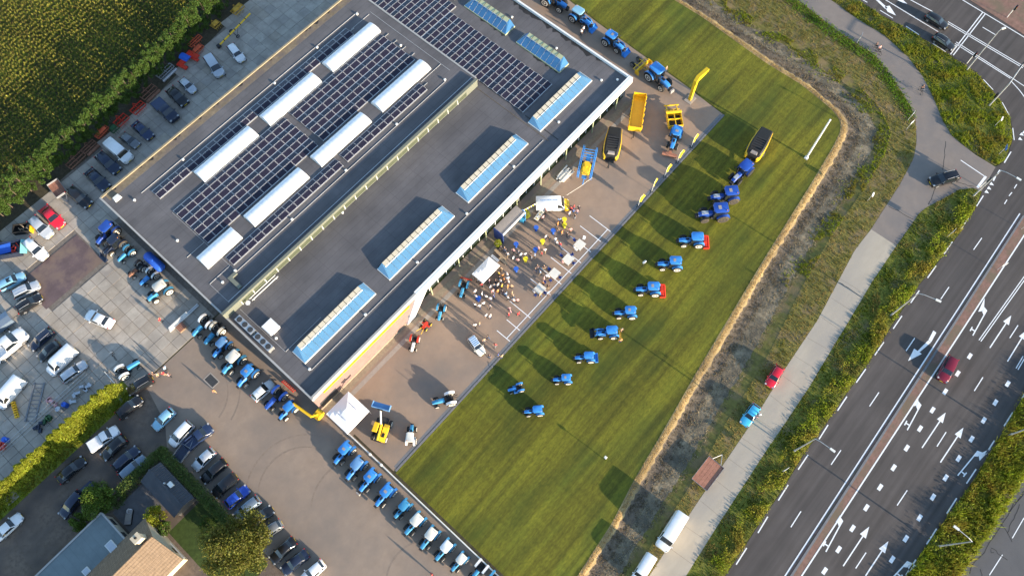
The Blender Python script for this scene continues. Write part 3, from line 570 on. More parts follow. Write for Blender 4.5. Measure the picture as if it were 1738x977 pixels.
# white canopy band, its slanting end and the parapet behind it
mb = MB(); mb.box(21.4, XR, YF-.25, YF+.12, ZP-1.35, ZP); mb.box(21.4, XR, YF+.12, YF+.5, Z2-.4, ZP-.02); part(hall, 'canopy_band', mb, ['white_panel'])
mb = MB()
mb.add([(21.4,YF-.262,ZP),(23.2,YF-.262,ZP-1.352),(19.6,YF-.262,0),(18.0,YF-.262,0),(21.4,YF+.19,ZP),(23.2,YF+.19,ZP-1.352),(19.6,YF+.19,0),(18.0,YF+.19,0)], [(0,3,2,1),(4,5,6,7),(0,4,7,3),(1,2,6,5),(0,1,5,4),(3,7,6,2)]); part(hall, 'slanting_pillar', mb, ['white_panel'])
# brick front
mb = MB(); mb.box(0.0, 18.7, YF+.004, YF+.34, 0, Z2-.5); mb.box(18.7,21.3,YF+.02,YF+.34,2,Z2-.5); part(hall, 'brick_front', mb, ['brick_pink'])
mb = MB(); mb.box(.05, 18.0, YF-.03, YF, 0, .5); part(hall, 'plinth', mb, ['plinth'])
mb = MB(); mb.box(1.9, 5.7, YF-.16, YF, 4.75, 5.10); part(hall, 'sign_band', mb, ['yellow_sign']); mb = MB(); mb.box(5.85, 19.6, YF-.16, YF, 4.75, 5.10); part(hall, 'sign_band', mb, ['yellow_sign'])
mb = MB(); mb.box(.4, 3.6, YF-.02, YF+.03, 0, 2.6); part(hall, 'door', mb, ['frame_dark'])
# glass front: panes between mullions
x = 20.6; k = 0
mbp = MB(); mbp.box(0, 1.86, -.02, .02, .12, 2.45); pane_lo = mbp.mesh('pane', ['glass_facade']); mbp = MB(); mbp.box(0, 1.86, -.02, .02, 2.55, 5.1); pane_hi = mbp.mesh('pane', ['glass_facade'])
mbm = MB(); mbm.box(-.06,.06,-.10,.05,0,5.2); mull = mbm.mesh('mullion', ['frame_white'])
mb = MB(); mb.box(20.2, XR-.5, YF+1.32, YF+1.38, 0, Z2-.35); gf = part(hall, 'glass_front', mb, ['glass_dark'])
def put(parent, name, me, loc): 
    off = Vector((0,0,0)); p = parent
    while p is not None: off += Vector(p.location); p = p.parent
    return link(name, me, parent, Vector(loc)-off)
while x < XR-1.9:
    for me in (pane_lo, pane_hi): put(gf, 'pane', me, (x+.03, YF+1.25, 0))
    put(gf, 'mullion', mull, (x, YF+1.2, 0)); x += 1.94; k += 1
put(gf, 'mullion', mull, (x, YF+1.2, 0))
for xx in (24.3, 30.6, 37.0, 44.5, 50.5, 57.0, 64.0, 70.5):
    mb = MB(); mb.cyl((xx,YF+.35,0),(xx,YF+.35,Z2-.3),.10,n=10); part(hall, 'column', mb, ['frame_green'], .6)
# clerestory between the two roofs
mb = MB(); mb.box(0.0, XM-.4, YC-.12, YC+.12, Z2-.1, ZC); mb.box(0.0,XM-.4,YC-.35,YC+.12,ZC,ZC+.14); cl = part(hall, 'clerestory', mb, ['cream_panel'])
mbw = MB(); mbw.box(0,2.05,-.03,.0,Z2+.18,ZC-.85); cw = mbw.mesh('clerestory_window', ['louvre']); mbp = MB(); mbp.box(-.045,.045,-.10,0,Z2+.05,ZC-.8); post = mbp.mesh('post', ['frame_white'])
for k in range(21):
    xx = 3.4 + k*2.36
    put(cl, 'clerestory_window', cw, (xx, YC-.12, 0)); put(cl, 'post', post, (xx-.15, YC-.12, 0))
mb = MB(); mb.box(2.0,XM-.4,YC+1.05,YC+1.15,Z1+.001,Z1+.05); part(hall, 'cable_run', mb, ['aluminium'])
# barrel vaults of single curved panels
def vault_panel(w):
    mb = MB(); n = 9; W = 2.6
    A = [(-W/2*math.cos(math.pi*i/n), .30+.62*math.sin(math.pi*i/n)**.85) for i in range(n+1)]
    outer = [[(x, y, z) for y, z in A] for x in (0.0, .05, w-.05, w)]
    outer[0] = [(x, y*.985, (z-.3)*.96+.3) for x, y, z in outer[0]]; outer[3] = [(x, y*.985, (z-.3)*.96+.3) for x, y, z in outer[3]]
    mb.loft(outer, caps=False, closed=False)
    for e in (0,3): mb.add(outer[e], [tuple(range(n+1))])
    return mb.mesh('vault_panel', ['vault'], .5)
VP = vault_panel(1.02)
for x0, x1, yc in ((40.9,52.1,79.9),(26.8,38.2,79.9),(12.9,24.2,79.9),(40.7,52.1,67.9),(27.0,38.1,67.9),(12.9,24.3,67.9),(3.5,10.3,67.9)):
    mb = MB(); mb.box(x0-.06, x1+.06, yc-1.36, yc+1.36, Z1-.02, Z1+.32); bs = part(hall, 'barrel_skylight', mb, ['frame_white'])
    n = round((x1-x0)/1.02); w = (x1-x0)/n
    for k in range(n):
        o = put(bs, 'vault_panel', VP, (x0+k*w, yc, Z1)); o.scale = (w/1.02*.995, 1, 1)
# ridge skylights (glass both sides)
def ridge(x0, x1, y0, y1, zb, along='x', h=.80, glass='skylight_glass', fr='frame_white', rails=True, band='upper_cream'):
    c = (x0+x1)/2 if along == 'y' else (y0+y1)/2; hw = ((y1-y0) if along == 'x' else (x1-x0))/2; L_ = (x1-x0) if along == 'x' else (y1-y0)
    def W(s, o, z): return (x0+s, c+o, zb+z) if along == 'x' else (c+o, y0+s, zb+z)
    mb = MB(); mb.box(x0-.05, x1+.05, y0-.05, y1+.05, zb-.02, zb+.28); sk = part(hall, 'ridge_skylight', mb, [fr])
    pk = hw*.30
    n = max(1, round((L_-2.0)/1.04)); w = (L_-2.0)/n
    hb = h+.20; ob = hw*.92      # steeper pale upper band, then an upright back
    for k in range(n):
        s0, s1 = 1.0+k*w+.025, 1.0+(k+1)*w-.025
        mb = MB(); mb.add([W(s0,-hw,.28),W(s1,-hw,.28),W(s1,pk,h),W(s0,pk,h)], [(0,1,2,3)]); mb.add([W(s0,-hw,.24),W(s1,-hw,.24),W(s1,pk,h-.04),W(s0,pk,h-.04)], [(0,1,2,3)]); part(sk, 'pane', mb, [glass])
        mb = MB(); mb.add([W(s0,pk,h),W(s1,pk,h),W(s1,ob,hb),W(s0,ob,hb),W(s1,hw,.28),W(s0,hw,.28)], [(0,1,2,3),(3,2,4,5)]); part(sk, 'upper_panel', mb, [band])
    for e in (0, 1):   # hipped ends
        s0, s1 = (0, 1.0) if e == 0 else (L_, L_-1.0)
        mb = MB(); mb.add([W(s0,-hw,.28),W(s0,hw,.28),W(s1,ob,hb),W(s1,pk,h)], [(0,1,2,3)]); mb.add([W(s0,-hw,.28),W(s1,-hw,.28),W(s1,pk,h)], [(0,1,2)]); mb.add([W(s0,hw,.28),W(s1,hw,.28),W(s1,ob,hb)], [(0,1,2)]); part(sk, 'hip_pane', mb, [glass])
    mb = MB(); mb.cyl(W(1.0,pk,h+.01), W(L_-1.0,pk,h+.01), .06, n=6)
    for k in range(n+1): mb.cyl(W(1.0+k*w,-hw,.28), W(1.0+k*w,pk,h-.01), .013, n=5)
    part(sk, 'glazing_bars', mb, ['aluminium'])
    if rails:
        mb = MB()
        for k in range(1, n, 1): mb.cyl(W(1.0+k*w,pk-.25,h+.06), W(1.0+k*w,hw*.97,hb+.05), .035, n=5); mb.cyl(W(1.0+k*w,hw*.97,.2), W(1.0+k*w,hw*.97,hb+.05), .025, n=5)
        part(sk, 'opener_rails', mb, ['frame_dark'])
for x0, x1 in ((3.1,17.5),(20.5,34.8),(38.0,52.3),(55.4,68.7)): ridge(x0, x1, 45.1, 47.7, Z2)
for y0, y1 in ((50.3,60.0),(62.5,72.2),(74.6,84.3)): ridge(66.4, 68.8, y0, y1, Z2, 'y', 1.15, 'skylight_glass_deep', 'frame_green', True, 'frame_green')
# ragged dark sealing along parapets and skylights
def ragged(pts, wmax, z, side, seed):
    rr = random.Random(seed); V = []; n = len(pts)
    for i, (x, y) in enumerate(pts): V += [(x,y,z),(x+side[0]*wmax*max(.05,rr.uniform(-.25,1))*(0 if i in (0,n-1) else 1), y+side[1]*wmax*max(.05,rr.uniform(-.25,1))*(0 if i in (0,n-1) else 1), z)]
    me = bpy.data.meshes.new('sealing_patch'); me.from_pydata(V, [], [(2*i,2*i+2,2*i+3,2*i+1) for i in range(n-1)]); me.materials.append(M('flashing')); put(hall, 'sealing_patch', me, (0,0,0))
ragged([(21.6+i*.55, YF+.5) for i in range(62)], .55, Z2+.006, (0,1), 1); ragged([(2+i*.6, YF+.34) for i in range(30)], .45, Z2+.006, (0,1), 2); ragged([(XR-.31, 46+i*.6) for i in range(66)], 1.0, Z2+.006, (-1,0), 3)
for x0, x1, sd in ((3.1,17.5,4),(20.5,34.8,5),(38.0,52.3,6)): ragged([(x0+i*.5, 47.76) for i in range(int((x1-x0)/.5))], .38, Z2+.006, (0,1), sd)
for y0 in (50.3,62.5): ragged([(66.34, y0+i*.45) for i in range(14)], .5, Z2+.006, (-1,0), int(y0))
rr = random.Random(5)
for xx in np.arange(1.5, 54, 2.6):
    if rr.random() < .75: n = rr.randint(3,7); ragged([(xx+i*.4, YB-.06) for i in range(n)], rr.uniform(.25,.75), Z1+.010, (0,-1), int(xx*10))
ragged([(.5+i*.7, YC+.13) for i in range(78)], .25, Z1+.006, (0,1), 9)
# roof furniture
mbv = MB(); mbv.cyl((0,0,0),(0,0,.22),.16,.13,10); mbv.cyl((0,0,.22),(0,0,.34),.24,.10,10); vent = mbv.mesh('roof_vent', ['frame_white'], .6)
for t, x, y, z in (('b',890,387,Z1),('b',1212,118,Z1),('e',140,550,Z1),('e',422,313,Z1),('e',688,92,Z1),('b',1175,655,Z1),('b',1475,932,Z1),('b',1558,855,Z1),('f',255,515,Z1),('f',613,190,Z1),('e',950,822,Z1),('e',1270,527,Z1),('e',977,300,Z1),('f',1087,800,Z2),('f',1415,477,Z2),('g',372,570,Z2),('g',742,208,Z2),('j',47,165,Z2),('i',628,530,Z2),('i',345,808,Z2),('i',735,527,Z2),('i',330,318,Z2),('i',35,112,Z2),('f',590,470,Z2),('g',150,365,Z2)):
    p = Q(t,x,y,z+.25); put(hall, 'roof_vent', vent, (p[0],p[1],z))
def run(name, pts, z, w=.05, mat='conduit_grey'):
    mb = MB()
    for a, b in zip(pts[:-1], pts[1:]): mb.box(min(a[0],b[0])-w/2, max(a[0],b[0])+w/2, min(a[1],b[1])-w/2, max(a[1],b[1])+w/2, z+.001, z+.07)
    part(hall, name, mb, [mat])
for pts, z in (([(5.0,84.7),(52.5,84.7)],Z1),([(54.0,64.0),(54.0,83.0)],Z1),([(5.7,63.0),(52.0,63.0)],Z1),([(6.0,78.2),(6.0,64.5),(2.0,64.5),(2.0,60.0)],Z1),([(2.6,70.5),(6,70.5)],Z1),([(2.4,58.7),(2.4,48.6)],Z2),([(2.4,48.6),(9.5,48.6)],Z2),([(3.0,43.7),(54.5,43.7)],Z2),([(49.2,66.0),(53.9,66.0)],Z1),([(49.2,82.8),(53.5,82.8)],Z1)): run('conduit', pts, z)
run('conduit', [(XM+.4,49.0),(XM+.4,42.0)], Z2, .12, 'frame_dark'); run('conduit', [(XM-.8,43.0),(XM-.8,58.8)], Z2, .05, 'roof_dirt')
def condenser(x0, x1, y0, y1):
    mb = MB(); mb.box(x0,x1,y0,y1,Z2+.15,Z2+1.0); mb.box(x0+.1,x0+.2,y0,y1,Z2,Z2+.15); mb.box(x1-.2,x1-.1,y0,y1,Z2,Z2+.15); c = part(hall, 'condenser_unit', mb, ['aluminium'])
    for k in range(3):
        yc = y0+(k+.5)*(y1-y0)/3; mb = MB(); mb.cyl(((x0+x1)/2,yc,Z2+1.0),((x0+x1)/2,yc,Z2+1.05),.42,n=16); f = part(c, 'fan', mb, ['frame_dark'])
condenser(.75,1.75,54.0,57.6); condenser(.75,1.75,50.1,53.5)
p = [Q('g',110,248,Z2+.7), Q('g',155,290,Z2+.7), Q('g',120,330,Z2+.7), Q('g',68,285,Z2+.7)]
cx, cy = np.mean([q[0] for q in p]), np.mean([q[1] for q in p]); mb = MB(); mb.box(cx-.85,cx+.85,cy-.95,cy+.95,Z2,Z2+.6); mb.box(cx-.95,cx+.95,cy-1.05,cy+1.05,Z2+.6,Z2+.75,tx=.1,ty=.1); part(hall, 'roof_hatch', mb, ['white_panel'])
dx, dy = Q('g',-180+180,0,Z2)  # satellite dish
dp = G(420.5,513.5,Z2+.8); mb = MB(); mb.cyl((dp[0],dp[1],Z2),(dp[0],dp[1],Z2+.7),.04,n=6); mb.loft([[(dp[0]+r*math.cos(t), dp[1]+r*math.sin(t)-z*.3, Z2+.65+z) for t in [2*math.pi*i/14 for i in range(14)]] for r, z in ((.03,0),(.22,.04),(.36,.14),(.38,.17))]); part(hall, 'satellite_dish', mb, ['white_panel'], .6)
for k in range(2):
    mb = MB(); a = G(423+2*k,507,Z2+.3); mb.box(a[0], a[0]+5.2, a[1]-.06-.35*k, a[1]+.06-.35*k, Z2+.2, Z2+.32); mb.box(a[0]+.3,a[0]+.4,a[1]-.06-.35*k,a[1]+.06-.35*k,Z2,Z2+.2); mb.box(a[0]+4.8,a[0]+4.9,a[1]-.06-.35*k,a[1]+.06-.35*k,Z2,Z2+.2); part(hall, 'pipe', mb, ['frame_white'])
mb = MB(); a = Q('b',1520,900,Z1+.2); mb.box(a[0]-.3,a[0]+.3,a[1]-2.6,a[1],Z1,Z1+.35); mb.box(a[0]+.3,a[0]+1.2,a[1]-.5,a[1],Z1,Z1+.35); part(hall, 'duct', mb, ['cream_panel'])
a = (1.6,87.0); mb = MB(); mb.box(a[0]-.3,a[0]+.9,a[1]-.6,a[1]+.2,Z1,Z1+.5,tx=.1,ty=.1); part(hall, 'duct', mb, ['frame_white'])
# entrance porch on the forecourt side
px0, px1, py0, py1 = 38.3, 43.6, 38.2, YF-.26
mb = MB(); mb.box(px0,px1,py0,py1,2.95,3.2); pr_ = part(hall, 'porch_roof', mb, ['grey_hatch'])
mb = MB(); mb.box(px0,px1,py0-.15,py0-.002,2.9,3.3); part(hall, 'porch_fascia', mb, ['white_panel'])
mb = MB(); mb.box(px0-.12,px0-.002,py0-.15,py1,0.0,3.3); part(hall, 'porch_side_panel', mb, ['lettering_blue']); mb = MB(); mb.box(px1+.002,px1+.12,py0-.15,py0+.6,0.0,3.3); part(hall, 'porch_side_panel', mb, ['lettering_sky'])

# ------------------------------------------------------------------ solar arrays: panels in pairs tilted like shallow tents
mbp = MB(); mbp.box(-.77,.77,-.49,.49,-.02,.015); 
cells = MB(); cells.box(-.738,.738,-.458,.458,.0155,.019)
pf = MB(); pf.add(mbp.v, mbp.f, 0); pf.add(cells.v, cells.f, 1); PANEL = pf.mesh('solar_panel', ['panel_frame','panel_cell'])
def array(name, label, blocks, z, group):
    xs = [b[0] for b in blocks]; r = root('solar_array', (min(xs), min(b[2] for b in blocks), z), label, 'solar panels', group); cnt = 0
    for x0, x1, y0, y1 in blocks:
        nx_ = max(1, round((x1-x0)/1.60)); wx = (x1-x0)/nx_; npair = max(1, round((y1-y0)/2.0)); wy = (y1-y0)/npair
        for i in range(nx_):
            for j in range(npair):
                for h, sg in ((0,1),(1,-1)):
                    yc = y0+j*wy+wy*(.25+.5*h)
                    o = put(r, 'solar_panel', PANEL, (x0+(i+.5)*wx, yc, z+.24)); o.rotation_euler = (sg*rad(11),0,0); o.scale = (wx/1.60, wy/2.06, 1); cnt += 1
        mb = MB()
        for j in range(npair+1): mb.box(x0, x1, y0+j*wy-.035, y0+j*wy+.035, z+.002, z+.16)
        for j in range(npair): mb.box(x0, x1+(1.0 if z > 6.5 and x1 > 48 else .15), y0+(j+.5)*wy-.03, y0+(j+.5)*wy+.03, z+.002, z+.12)
        part(r, 'mounting_rail', mb, ['aluminium'])
    return cnt
c1 = array('', 'solar panels in a single pair of rows along the yellowish back roof edge', [(6.25,48.7,81.6,83.6)], Z1, 'solar arrays on the hall roof')
c2 = array('', 'broad block of solar panels between barrel skylights, over the brick-paved yard end', [(6.2,29.3,69.9,78.3)], Z1, 'solar arrays on the hall roof')
c3 = array('', 'broad block of solar panels between barrel skylights, beside the second panel roof', [(30.4,51.7,69.9,78.3)], Z1, 'solar arrays on the hall roof')
c4 = array('', 'solar panels in a single pair of rows parallel to the clerestory', [(6.4,29.4,64.1,66.0),(30.3,48.7,64.1,66.0)], Z1, 'solar arrays on the hall roof')
c5 = array('', 'large solar array on the lower roof between clerestory end and green-framed skylights', [(56.3,63.8,49.7,73.2),(56.3,65.4,73.3,88.5)], Z2, 'solar arrays on the hall roof')
print('panels', c1, c2, c3, c4, c5)
# ------------------------------------------------------------------ templates: list of (name, mesh, loc, children)
def spawn(t, name, loc, rz, sc, label, cat, group=None, mats=None):
    r = root(name, loc, label, cat, group, rz, sc); mats = mats or {}
    def rec(nodes, par):
        for nd in nodes:
            o = bpy.data.objects.new(nd[0], nd[1]); COL.objects.link(o); o.parent = par; o.location = nd[2]
            for i, mt in enumerate(nd[1].materials):
                if mt.name in mats: o.material_slots[i].link = 'OBJECT'; o.material_slots[i].material = M(mats[mt.name])
            rec(nd[3], o)
    rec(t, r); return r
def node(name, mb, mats, smooth=0.0, loc=(0,0,0), kids=()): return (name, mb if isinstance(mb, bpy.types.Mesh) else mb.mesh(name, mats, smooth), loc, list(kids))

# ---- wheels
_wc = {}
def wheel_nodes(r, w, rim='rim', lug=0, tyre='tyre', rimr=.62):
    key = (r, w, rim, lug, tyre)
    if key not in _wc:
        mb = MB(); n = 28 if lug else 18; prof = [(-.5,.62),(-.5,.88),(-.38,1.0),(0,1.02),(.38,1.0),(.5,.88),(.5,.62)]
        rings = []
        for p, q in prof:
            rings.append([(math.cos(2*math.pi*i/n)*r*(q-(lug if (i%2 and q > .95) else 0)), p*w, math.sin(2*math.pi*i/n)*r*(q-(lug if (i%2 and q > .95) else 0))) for i in range(n)])
        mb.loft(rings, caps=True); ty = mb.mesh('wheel', [tyre], 0 if lug else .7)
        mb = MB(); n = 16
        mb.loft([[(math.cos(2*math.pi*i/n)*r*q, p*w, math.sin(2*math.pi*i/n)*r*q) for i in range(n)] for p, q in ((-.52,.15),(-.47,.35),(-.54,.60),(-.52,.66),(.52,.66),(.54,.60),(.47,.35),(.52,.15))])
        rm = mb.mesh('rim', [rim], .7); _wc[key] = (ty, rm)
    return _wc[key]
def wheel(x, y, r, w, **k):
    ty, rm = wheel_nodes(r, w, **k); return ('wheel', ty, (x, y, r), [('rim', rm, (0,0,0), [])])

# ---- cars.  rings: fraction from the nose, half width, belt height, top height, top width
CARS = {
 'hatch': (4.15,1.78,[(0,.70,.48,.56,.72),(.035,.88,.58,.68,.84),(.12,.96,.68,.82,.86),(.24,1,.80,.93,.86),(.29,1,.90,.99,.84),(.46,1,.94,1.41,.74),(.64,1,.95,1.47,.73),(.85,.98,.97,1.42,.70),(.96,.93,.95,1.04,.82),(1,.82,.55,.82,.80)],(4,5,6,7,8)),
 'sedan': (4.65,1.82,[(0,.70,.48,.56,.72),(.03,.88,.58,.68,.84),(.12,.96,.68,.80,.86),(.25,1,.80,.92,.86),(.29,1,.88,.96,.84),(.43,1,.92,1.39,.72),(.58,1,.93,1.44,.72),(.72,.99,.95,1.38,.70),(.86,.96,.94,1.02,.82),(.97,.90,.86,.96,.82),(1,.80,.50,.72,.80)],(4,5,6,7,8)),
 'estate': (4.65,1.82,[(0,.70,.48,.56,.72),(.03,.88,.58,.68,.84),(.12,.96,.68,.80,.86),(.25,1,.80,.92,.86),(.28,1,.88,.97,.84),(.42,1,.92,1.41,.74),(.65,1,.94,1.47,.74),(.90,.97,.96,1.42,.70),(.975,.92,.96,1.05,.82),(1,.82,.55,.84,.80)],(4,5,6,7,8)),
 'suv': (4.55,1.86,[(0,.74,.58,.70,.76),(.03,.90,.72,.84,.86),(.10,.97,.84,.97,.88),(.23,1,.95,1.08,.88),(.27,1,1.03,1.13,.86),(.41,1,1.06,1.60,.76),(.64,1,1.08,1.68,.76),(.91,.97,1.09,1.62,.73),(.975,.93,1.06,1.18,.84),(1,.84,.65,.95,.82)],(4,5,6,7,8)),
 'mpv': (4.5,1.84,[(0,.72,.52,.64,.76),(.03,.90,.66,.78,.86),(.09,.97,.78,.92,.88),(.17,1,.90,1.03,.88),(.20,1,.96,1.08,.86),(.38,1,1.00,1.62,.78),(.62,1,1.02,1.72,.78),(.93,.98,1.03,1.68,.76),(.985,.94,1.03,1.15,.86),(1,.86,.65,.95,.84)],(4,5,6,7,8)),
 'van': (4.75,1.92,[(0,.74,.60,.72,.80),(.025,.91,.74,.86,.88),(.08,.98,.88,1.0,.90),(.15,1,1.00,1.12,.90),(.18,1,1.06,1.18,.88),(.29,1,1.10,1.80,.84),(.40,1,1.12,1.92,.84),(.985,.99,1.12,1.90,.84),(.995,.98,1.10,1.86,.84),(1,.96,.6,1.84,.84)],(4,5,6,7,8)),
 'bigvan': (5.6,2.02,[(0,.74,.70,.82,.80),(.025,.91,.86,.98,.88),(.07,.98,1.0,1.12,.90),(.13,1,1.15,1.28,.90),(.155,1,1.22,1.35,.88),(.26,1,1.25,2.25,.86),(.36,1,1.26,2.42,.86),(.985,.99,1.26,2.40,.86),(.995,.98,1.25,2.36,.86),(1,.96,.7,2.34,.86)],(4,5,6,7,8)),
 'cab': (3.0,1.95,[(0,.74,.68,.82,.80),(.05,.91,.84,.96,.88),(.14,.98,.98,1.10,.90),(.30,1,1.06,1.20,.90),(.36,1,1.12,1.24,.88),(.58,1,1.16,1.74,.80),(.72,1,1.17,1.80,.80),(.90,.99,1.18,1.76,.78),(.99,.97,1.14,1.24,.84),(1,.95,.7,1.15,.84)],(4,5,6,7,8)),
}
def ringpts(L, W, r, x=None):
    f, wf, zb, zt, tw = r; hw = W/2*wf; x = L/2-f*L; zl = .24 if .03 < f < .97 else .34
    H = [(-hw*.90,zl),(-hw,zl+.16),(-hw,max(zb-.16,zl+.2)),(-hw*.975,zb),(-hw*tw,zt-.05),(-hw*tw*.82,zt),(0,zt+.025)]
    return [(x,y,z) for y, z in H] + [(x,-y,z) for y, z in H[:-1][::-1]]
def lerp(a, b, t): return tuple(a[i]+(b[i]-a[i])*t for i in range(3))
def car_template(kind, rails=False, pano=False):
    L, W, R, gi = CARS[kind]; rings = [ringpts(L, W, r) for r in R]; T = []
    dens = []
    for a, b in zip(rings[:-1], rings[1:]): dens += [a]
    dens.append(rings[-1]); mb = MB(); mb.loft(dens); T.append(node('body', mb, ['PAINT'], .75))
    c, rs, mid, re, rb = gi; van = kind in ('van','bigvan')
    def strip(i, j, k0, k1, t0, t1, out):   # glass over loft faces ring i->j, points k0..k1
        A, B_ = rings[i], rings[j]; mb = MB(); P0 = [lerp(A[k],B_[k],t0) for k in range(k0,k1+1)]; P1 = [lerp(A[k],B_[k],t1) for k in range(k0,k1+1)]
        P0 = [(p[0]+out[0], p[1]*.97, p[2]+out[2]) for p in P0]; P1 = [(p[0]+out[0], p[1]*.97, p[2]+out[2]) for p in P1]
        n = len(P0); mb.add(P0+P1, [(q,q+1,n+q+1,n+q) for q in range(n-1)]); return mb
    T.append(node('windscreen', strip(c, rs, 4, 8, .06, .92, (.012,0,.016)), ['car_glass']))
    if not van: T.append(node('rear_window', strip(re, rb, 4, 8, .12, .85, (-.012,0,.016)), ['car_glass']))
    for side in (0, 1):
        kb, kt = (3, 4) if side == 0 else (9, 8)
        segs = [(c, rs, mid)] if van else [(c, rs, mid), (mid, re, rb)]
        for sg in segs:
            mb = MB(); P0 = []; P1 = []
            for q, i in enumerate(sg):
                lo, hi = rings[i][kb], rings[i][kt]
                if i == c: lo, hi = lerp(rings[c][kb],rings[rs][kb],.25), lerp(rings[c][kt],rings[rs][kt],.25)
                if i == rb: lo, hi = lerp(rings[rb][kb],rings[re][kb],.3), lerp(rings[rb][kt],rings[re][kt],.3)
                s_ = -1 if side == 0 else 1; a, b = lerp(lo,hi,.10), lerp(lo,hi,.90); P0.append((a[0],a[1]+s_*.014,a[2])); P1.append((b[0],b[1]+s_*.014,b[2]))
            n = len(P0); mb.add(P0+P1, [(q,q+1,n+q+1,n+q) for q in range(n-1)]); T.append(node('side_window', mb, ['car_glass']))
    for s in (-1, 1):
        hl = R[1]; mb = MB(); mb.obox((L/2-.045*L, s*W/2*.70, hl[3]-.05), (.26,.34,.16), rz=-s*.45, ry=.25); T.append(node('headlight', mb, ['lamp_clear']))
        mb = MB(); zt = R[-2][3]; mb.obox((-L/2+.02*L, s*W/2*.84, min(zt-.1,1.1)), (.10,.14,.26), rz=s*.3); T.append(node('tail_light', mb, ['lamp_red']))
        m_ = rings[c]; mb = MB(); mb.obox((m_[3][0]-.12, s*(W/2+.09), m_[3][2]+.06), (.12,.20,.13), rz=-s*.15); T.append(node('mirror', mb, ['PAINT']))
    mb = MB(); mb.box(L/2-.02,L/2+.025,-.27,.27,.42,.53); mb.box(-L/2-.025,-L/2+.02,-.27,.27,.60,.71); T.append(node('licence_plates', mb, ['plate_yellow']))
    mb = MB(); mb.box(-L/2+.05,L/2-.05,-W/2*.85,W/2*.85,.20,.36); T.append(node('underbody', mb, ['trim_black']))
    if rails:
        for s in (-1,1):
            mb = MB(); a, b = rings[rs][5], rings[re][5]; mb.tube([(a[0]-.2,s*abs(a[1])*1.06,a[2]+.05),(rings[mid][5][0],s*abs(rings[mid][5][1])*1.06,rings[mid][5][2]+.06),(b[0]+.2,s*abs(b[1])*1.06,b[2]+.05)], .025, 6); T.append(node('roof_rail', mb, ['aluminium']))
    if pano:
        a = rings[rs]; b = rings[mid]; mb = MB(); mb.add([(a[5][0]-.25,a[5][1]*.75,a[5][2]+.035),(a[5][0]-.25,-a[5][1]*.75,a[5][2]+.035),(b[5][0]+.1,-b[5][1]*.75,b[5][2]+.032),(b[5][0]+.1,b[5][1]*.75,b[5][2]+.032)], [(0,1,2,3)]); T.append(node('sunroof', mb, ['car_glass']))
    wr = .33 if kind not in ('suv','bigvan') else .37
    for x in (L/2-.19*L, -L/2+.19*L):
        for s in (-1,1): T.append(wheel(x, s*(W/2-.10), wr, .21))
    return T, L
def pickup_template(cover=True):
    T, L = car_template('cab'); W = 1.95; L2 = 5.1
    T = [t for t in T if t[0] not in ('wheel','tail_light','licence_plates','underbody')]
    sh = (L2-L)/2; T = [(a, b, (c[0]+sh, c[1], c[2]), d) for a, b, c, d in T]
    mb = MB(); x0, x1 = -L2/2, L2/2-L; mb.box(x0,x1,-W/2,-W/2+.10,.45,1.15); mb.box(x0,x1,W/2-.10,W/2,.45,1.15); mb.box(x0,x0+.08,-W/2+.10,W/2-.10,.45,1.13); mb.box(x0+.08,x1,-W/2+.1,W/2-.1,.45,.62); T.append(node('cargo_bed', mb, ['PAINT']))
    if cover: mb = MB(); mb.box(x0+.03,x1-.03,-W/2+.05,W/2-.05,1.151,1.19,tx=.04,ty=.04); T.append(node('bed_cover', mb, ['PAINT2']))
    mb = MB(); mb.box(x0+.1,L2/2-.3,-.7,.7,.3,.5); T.append(node('underbody', mb, ['trim_black']))
    for s in (-1,1): mb = MB(); mb.box(x0-.02,x0+.03,s*.86-.08,s*.86+.08,.75,1.05); T.append(node('tail_light', mb, ['lamp_red']))
    for x in (L2/2-.95, -L2/2+1.05):
        for s in (-1,1): T.append(wheel(x, s*(W/2-.10), .38, .24))
    return T, L2
CT = {}
def car(kind, pf, pr, col, label, cat='car', group=None, opt='', z=.6, glaze=None):
    key = (kind, opt)
    if key not in CT: CT[key] = pickup_template('open' not in opt) if kind == 'pickup' else car_template(kind, 'rails' in opt, 'pano' in opt)
    T, L = CT[key]; f = np.array(G(*pf, z)); r = np.array(G(*pr, z)); d = f-r; c = (f+r)/2
    sc = float(np.clip(np.linalg.norm(d)/L, .9, 1.1)); name = {'car':'parked_car','van':'parked_van','pickup':'pickup_truck'}.get(cat, cat)
    return spawn(T, name, (c[0], c[1], ZG(c)), math.atan2(d[1], d[0]), sc, label, cat, group, {'PAINT':'paint_'+col, 'PAINT2': glaze or 'trim_black'})
def ZG(c):   # height of the surface a thing stands on
    x, y = c
    if -17.8 < x < -6.6 and 85 < y < 92.2: return .052
    if y > 63.9 and (x < 0 or y > 89.6): return .045
    if 0 < x < 82 and y < 41 and y > 25.9: return .012
    if inpoly([(x,y)], [tuple(p) for p in plaza_poly])[0]: return .012
    if x < 0 and -11 < x and y < 63.7: return .006
    if inpoly([(x,y)], ROADPOLY)[0]: return .010
    return .002
ROADPOLY = [(v.co.x, v.co.y) for v in asp.data.vertices]

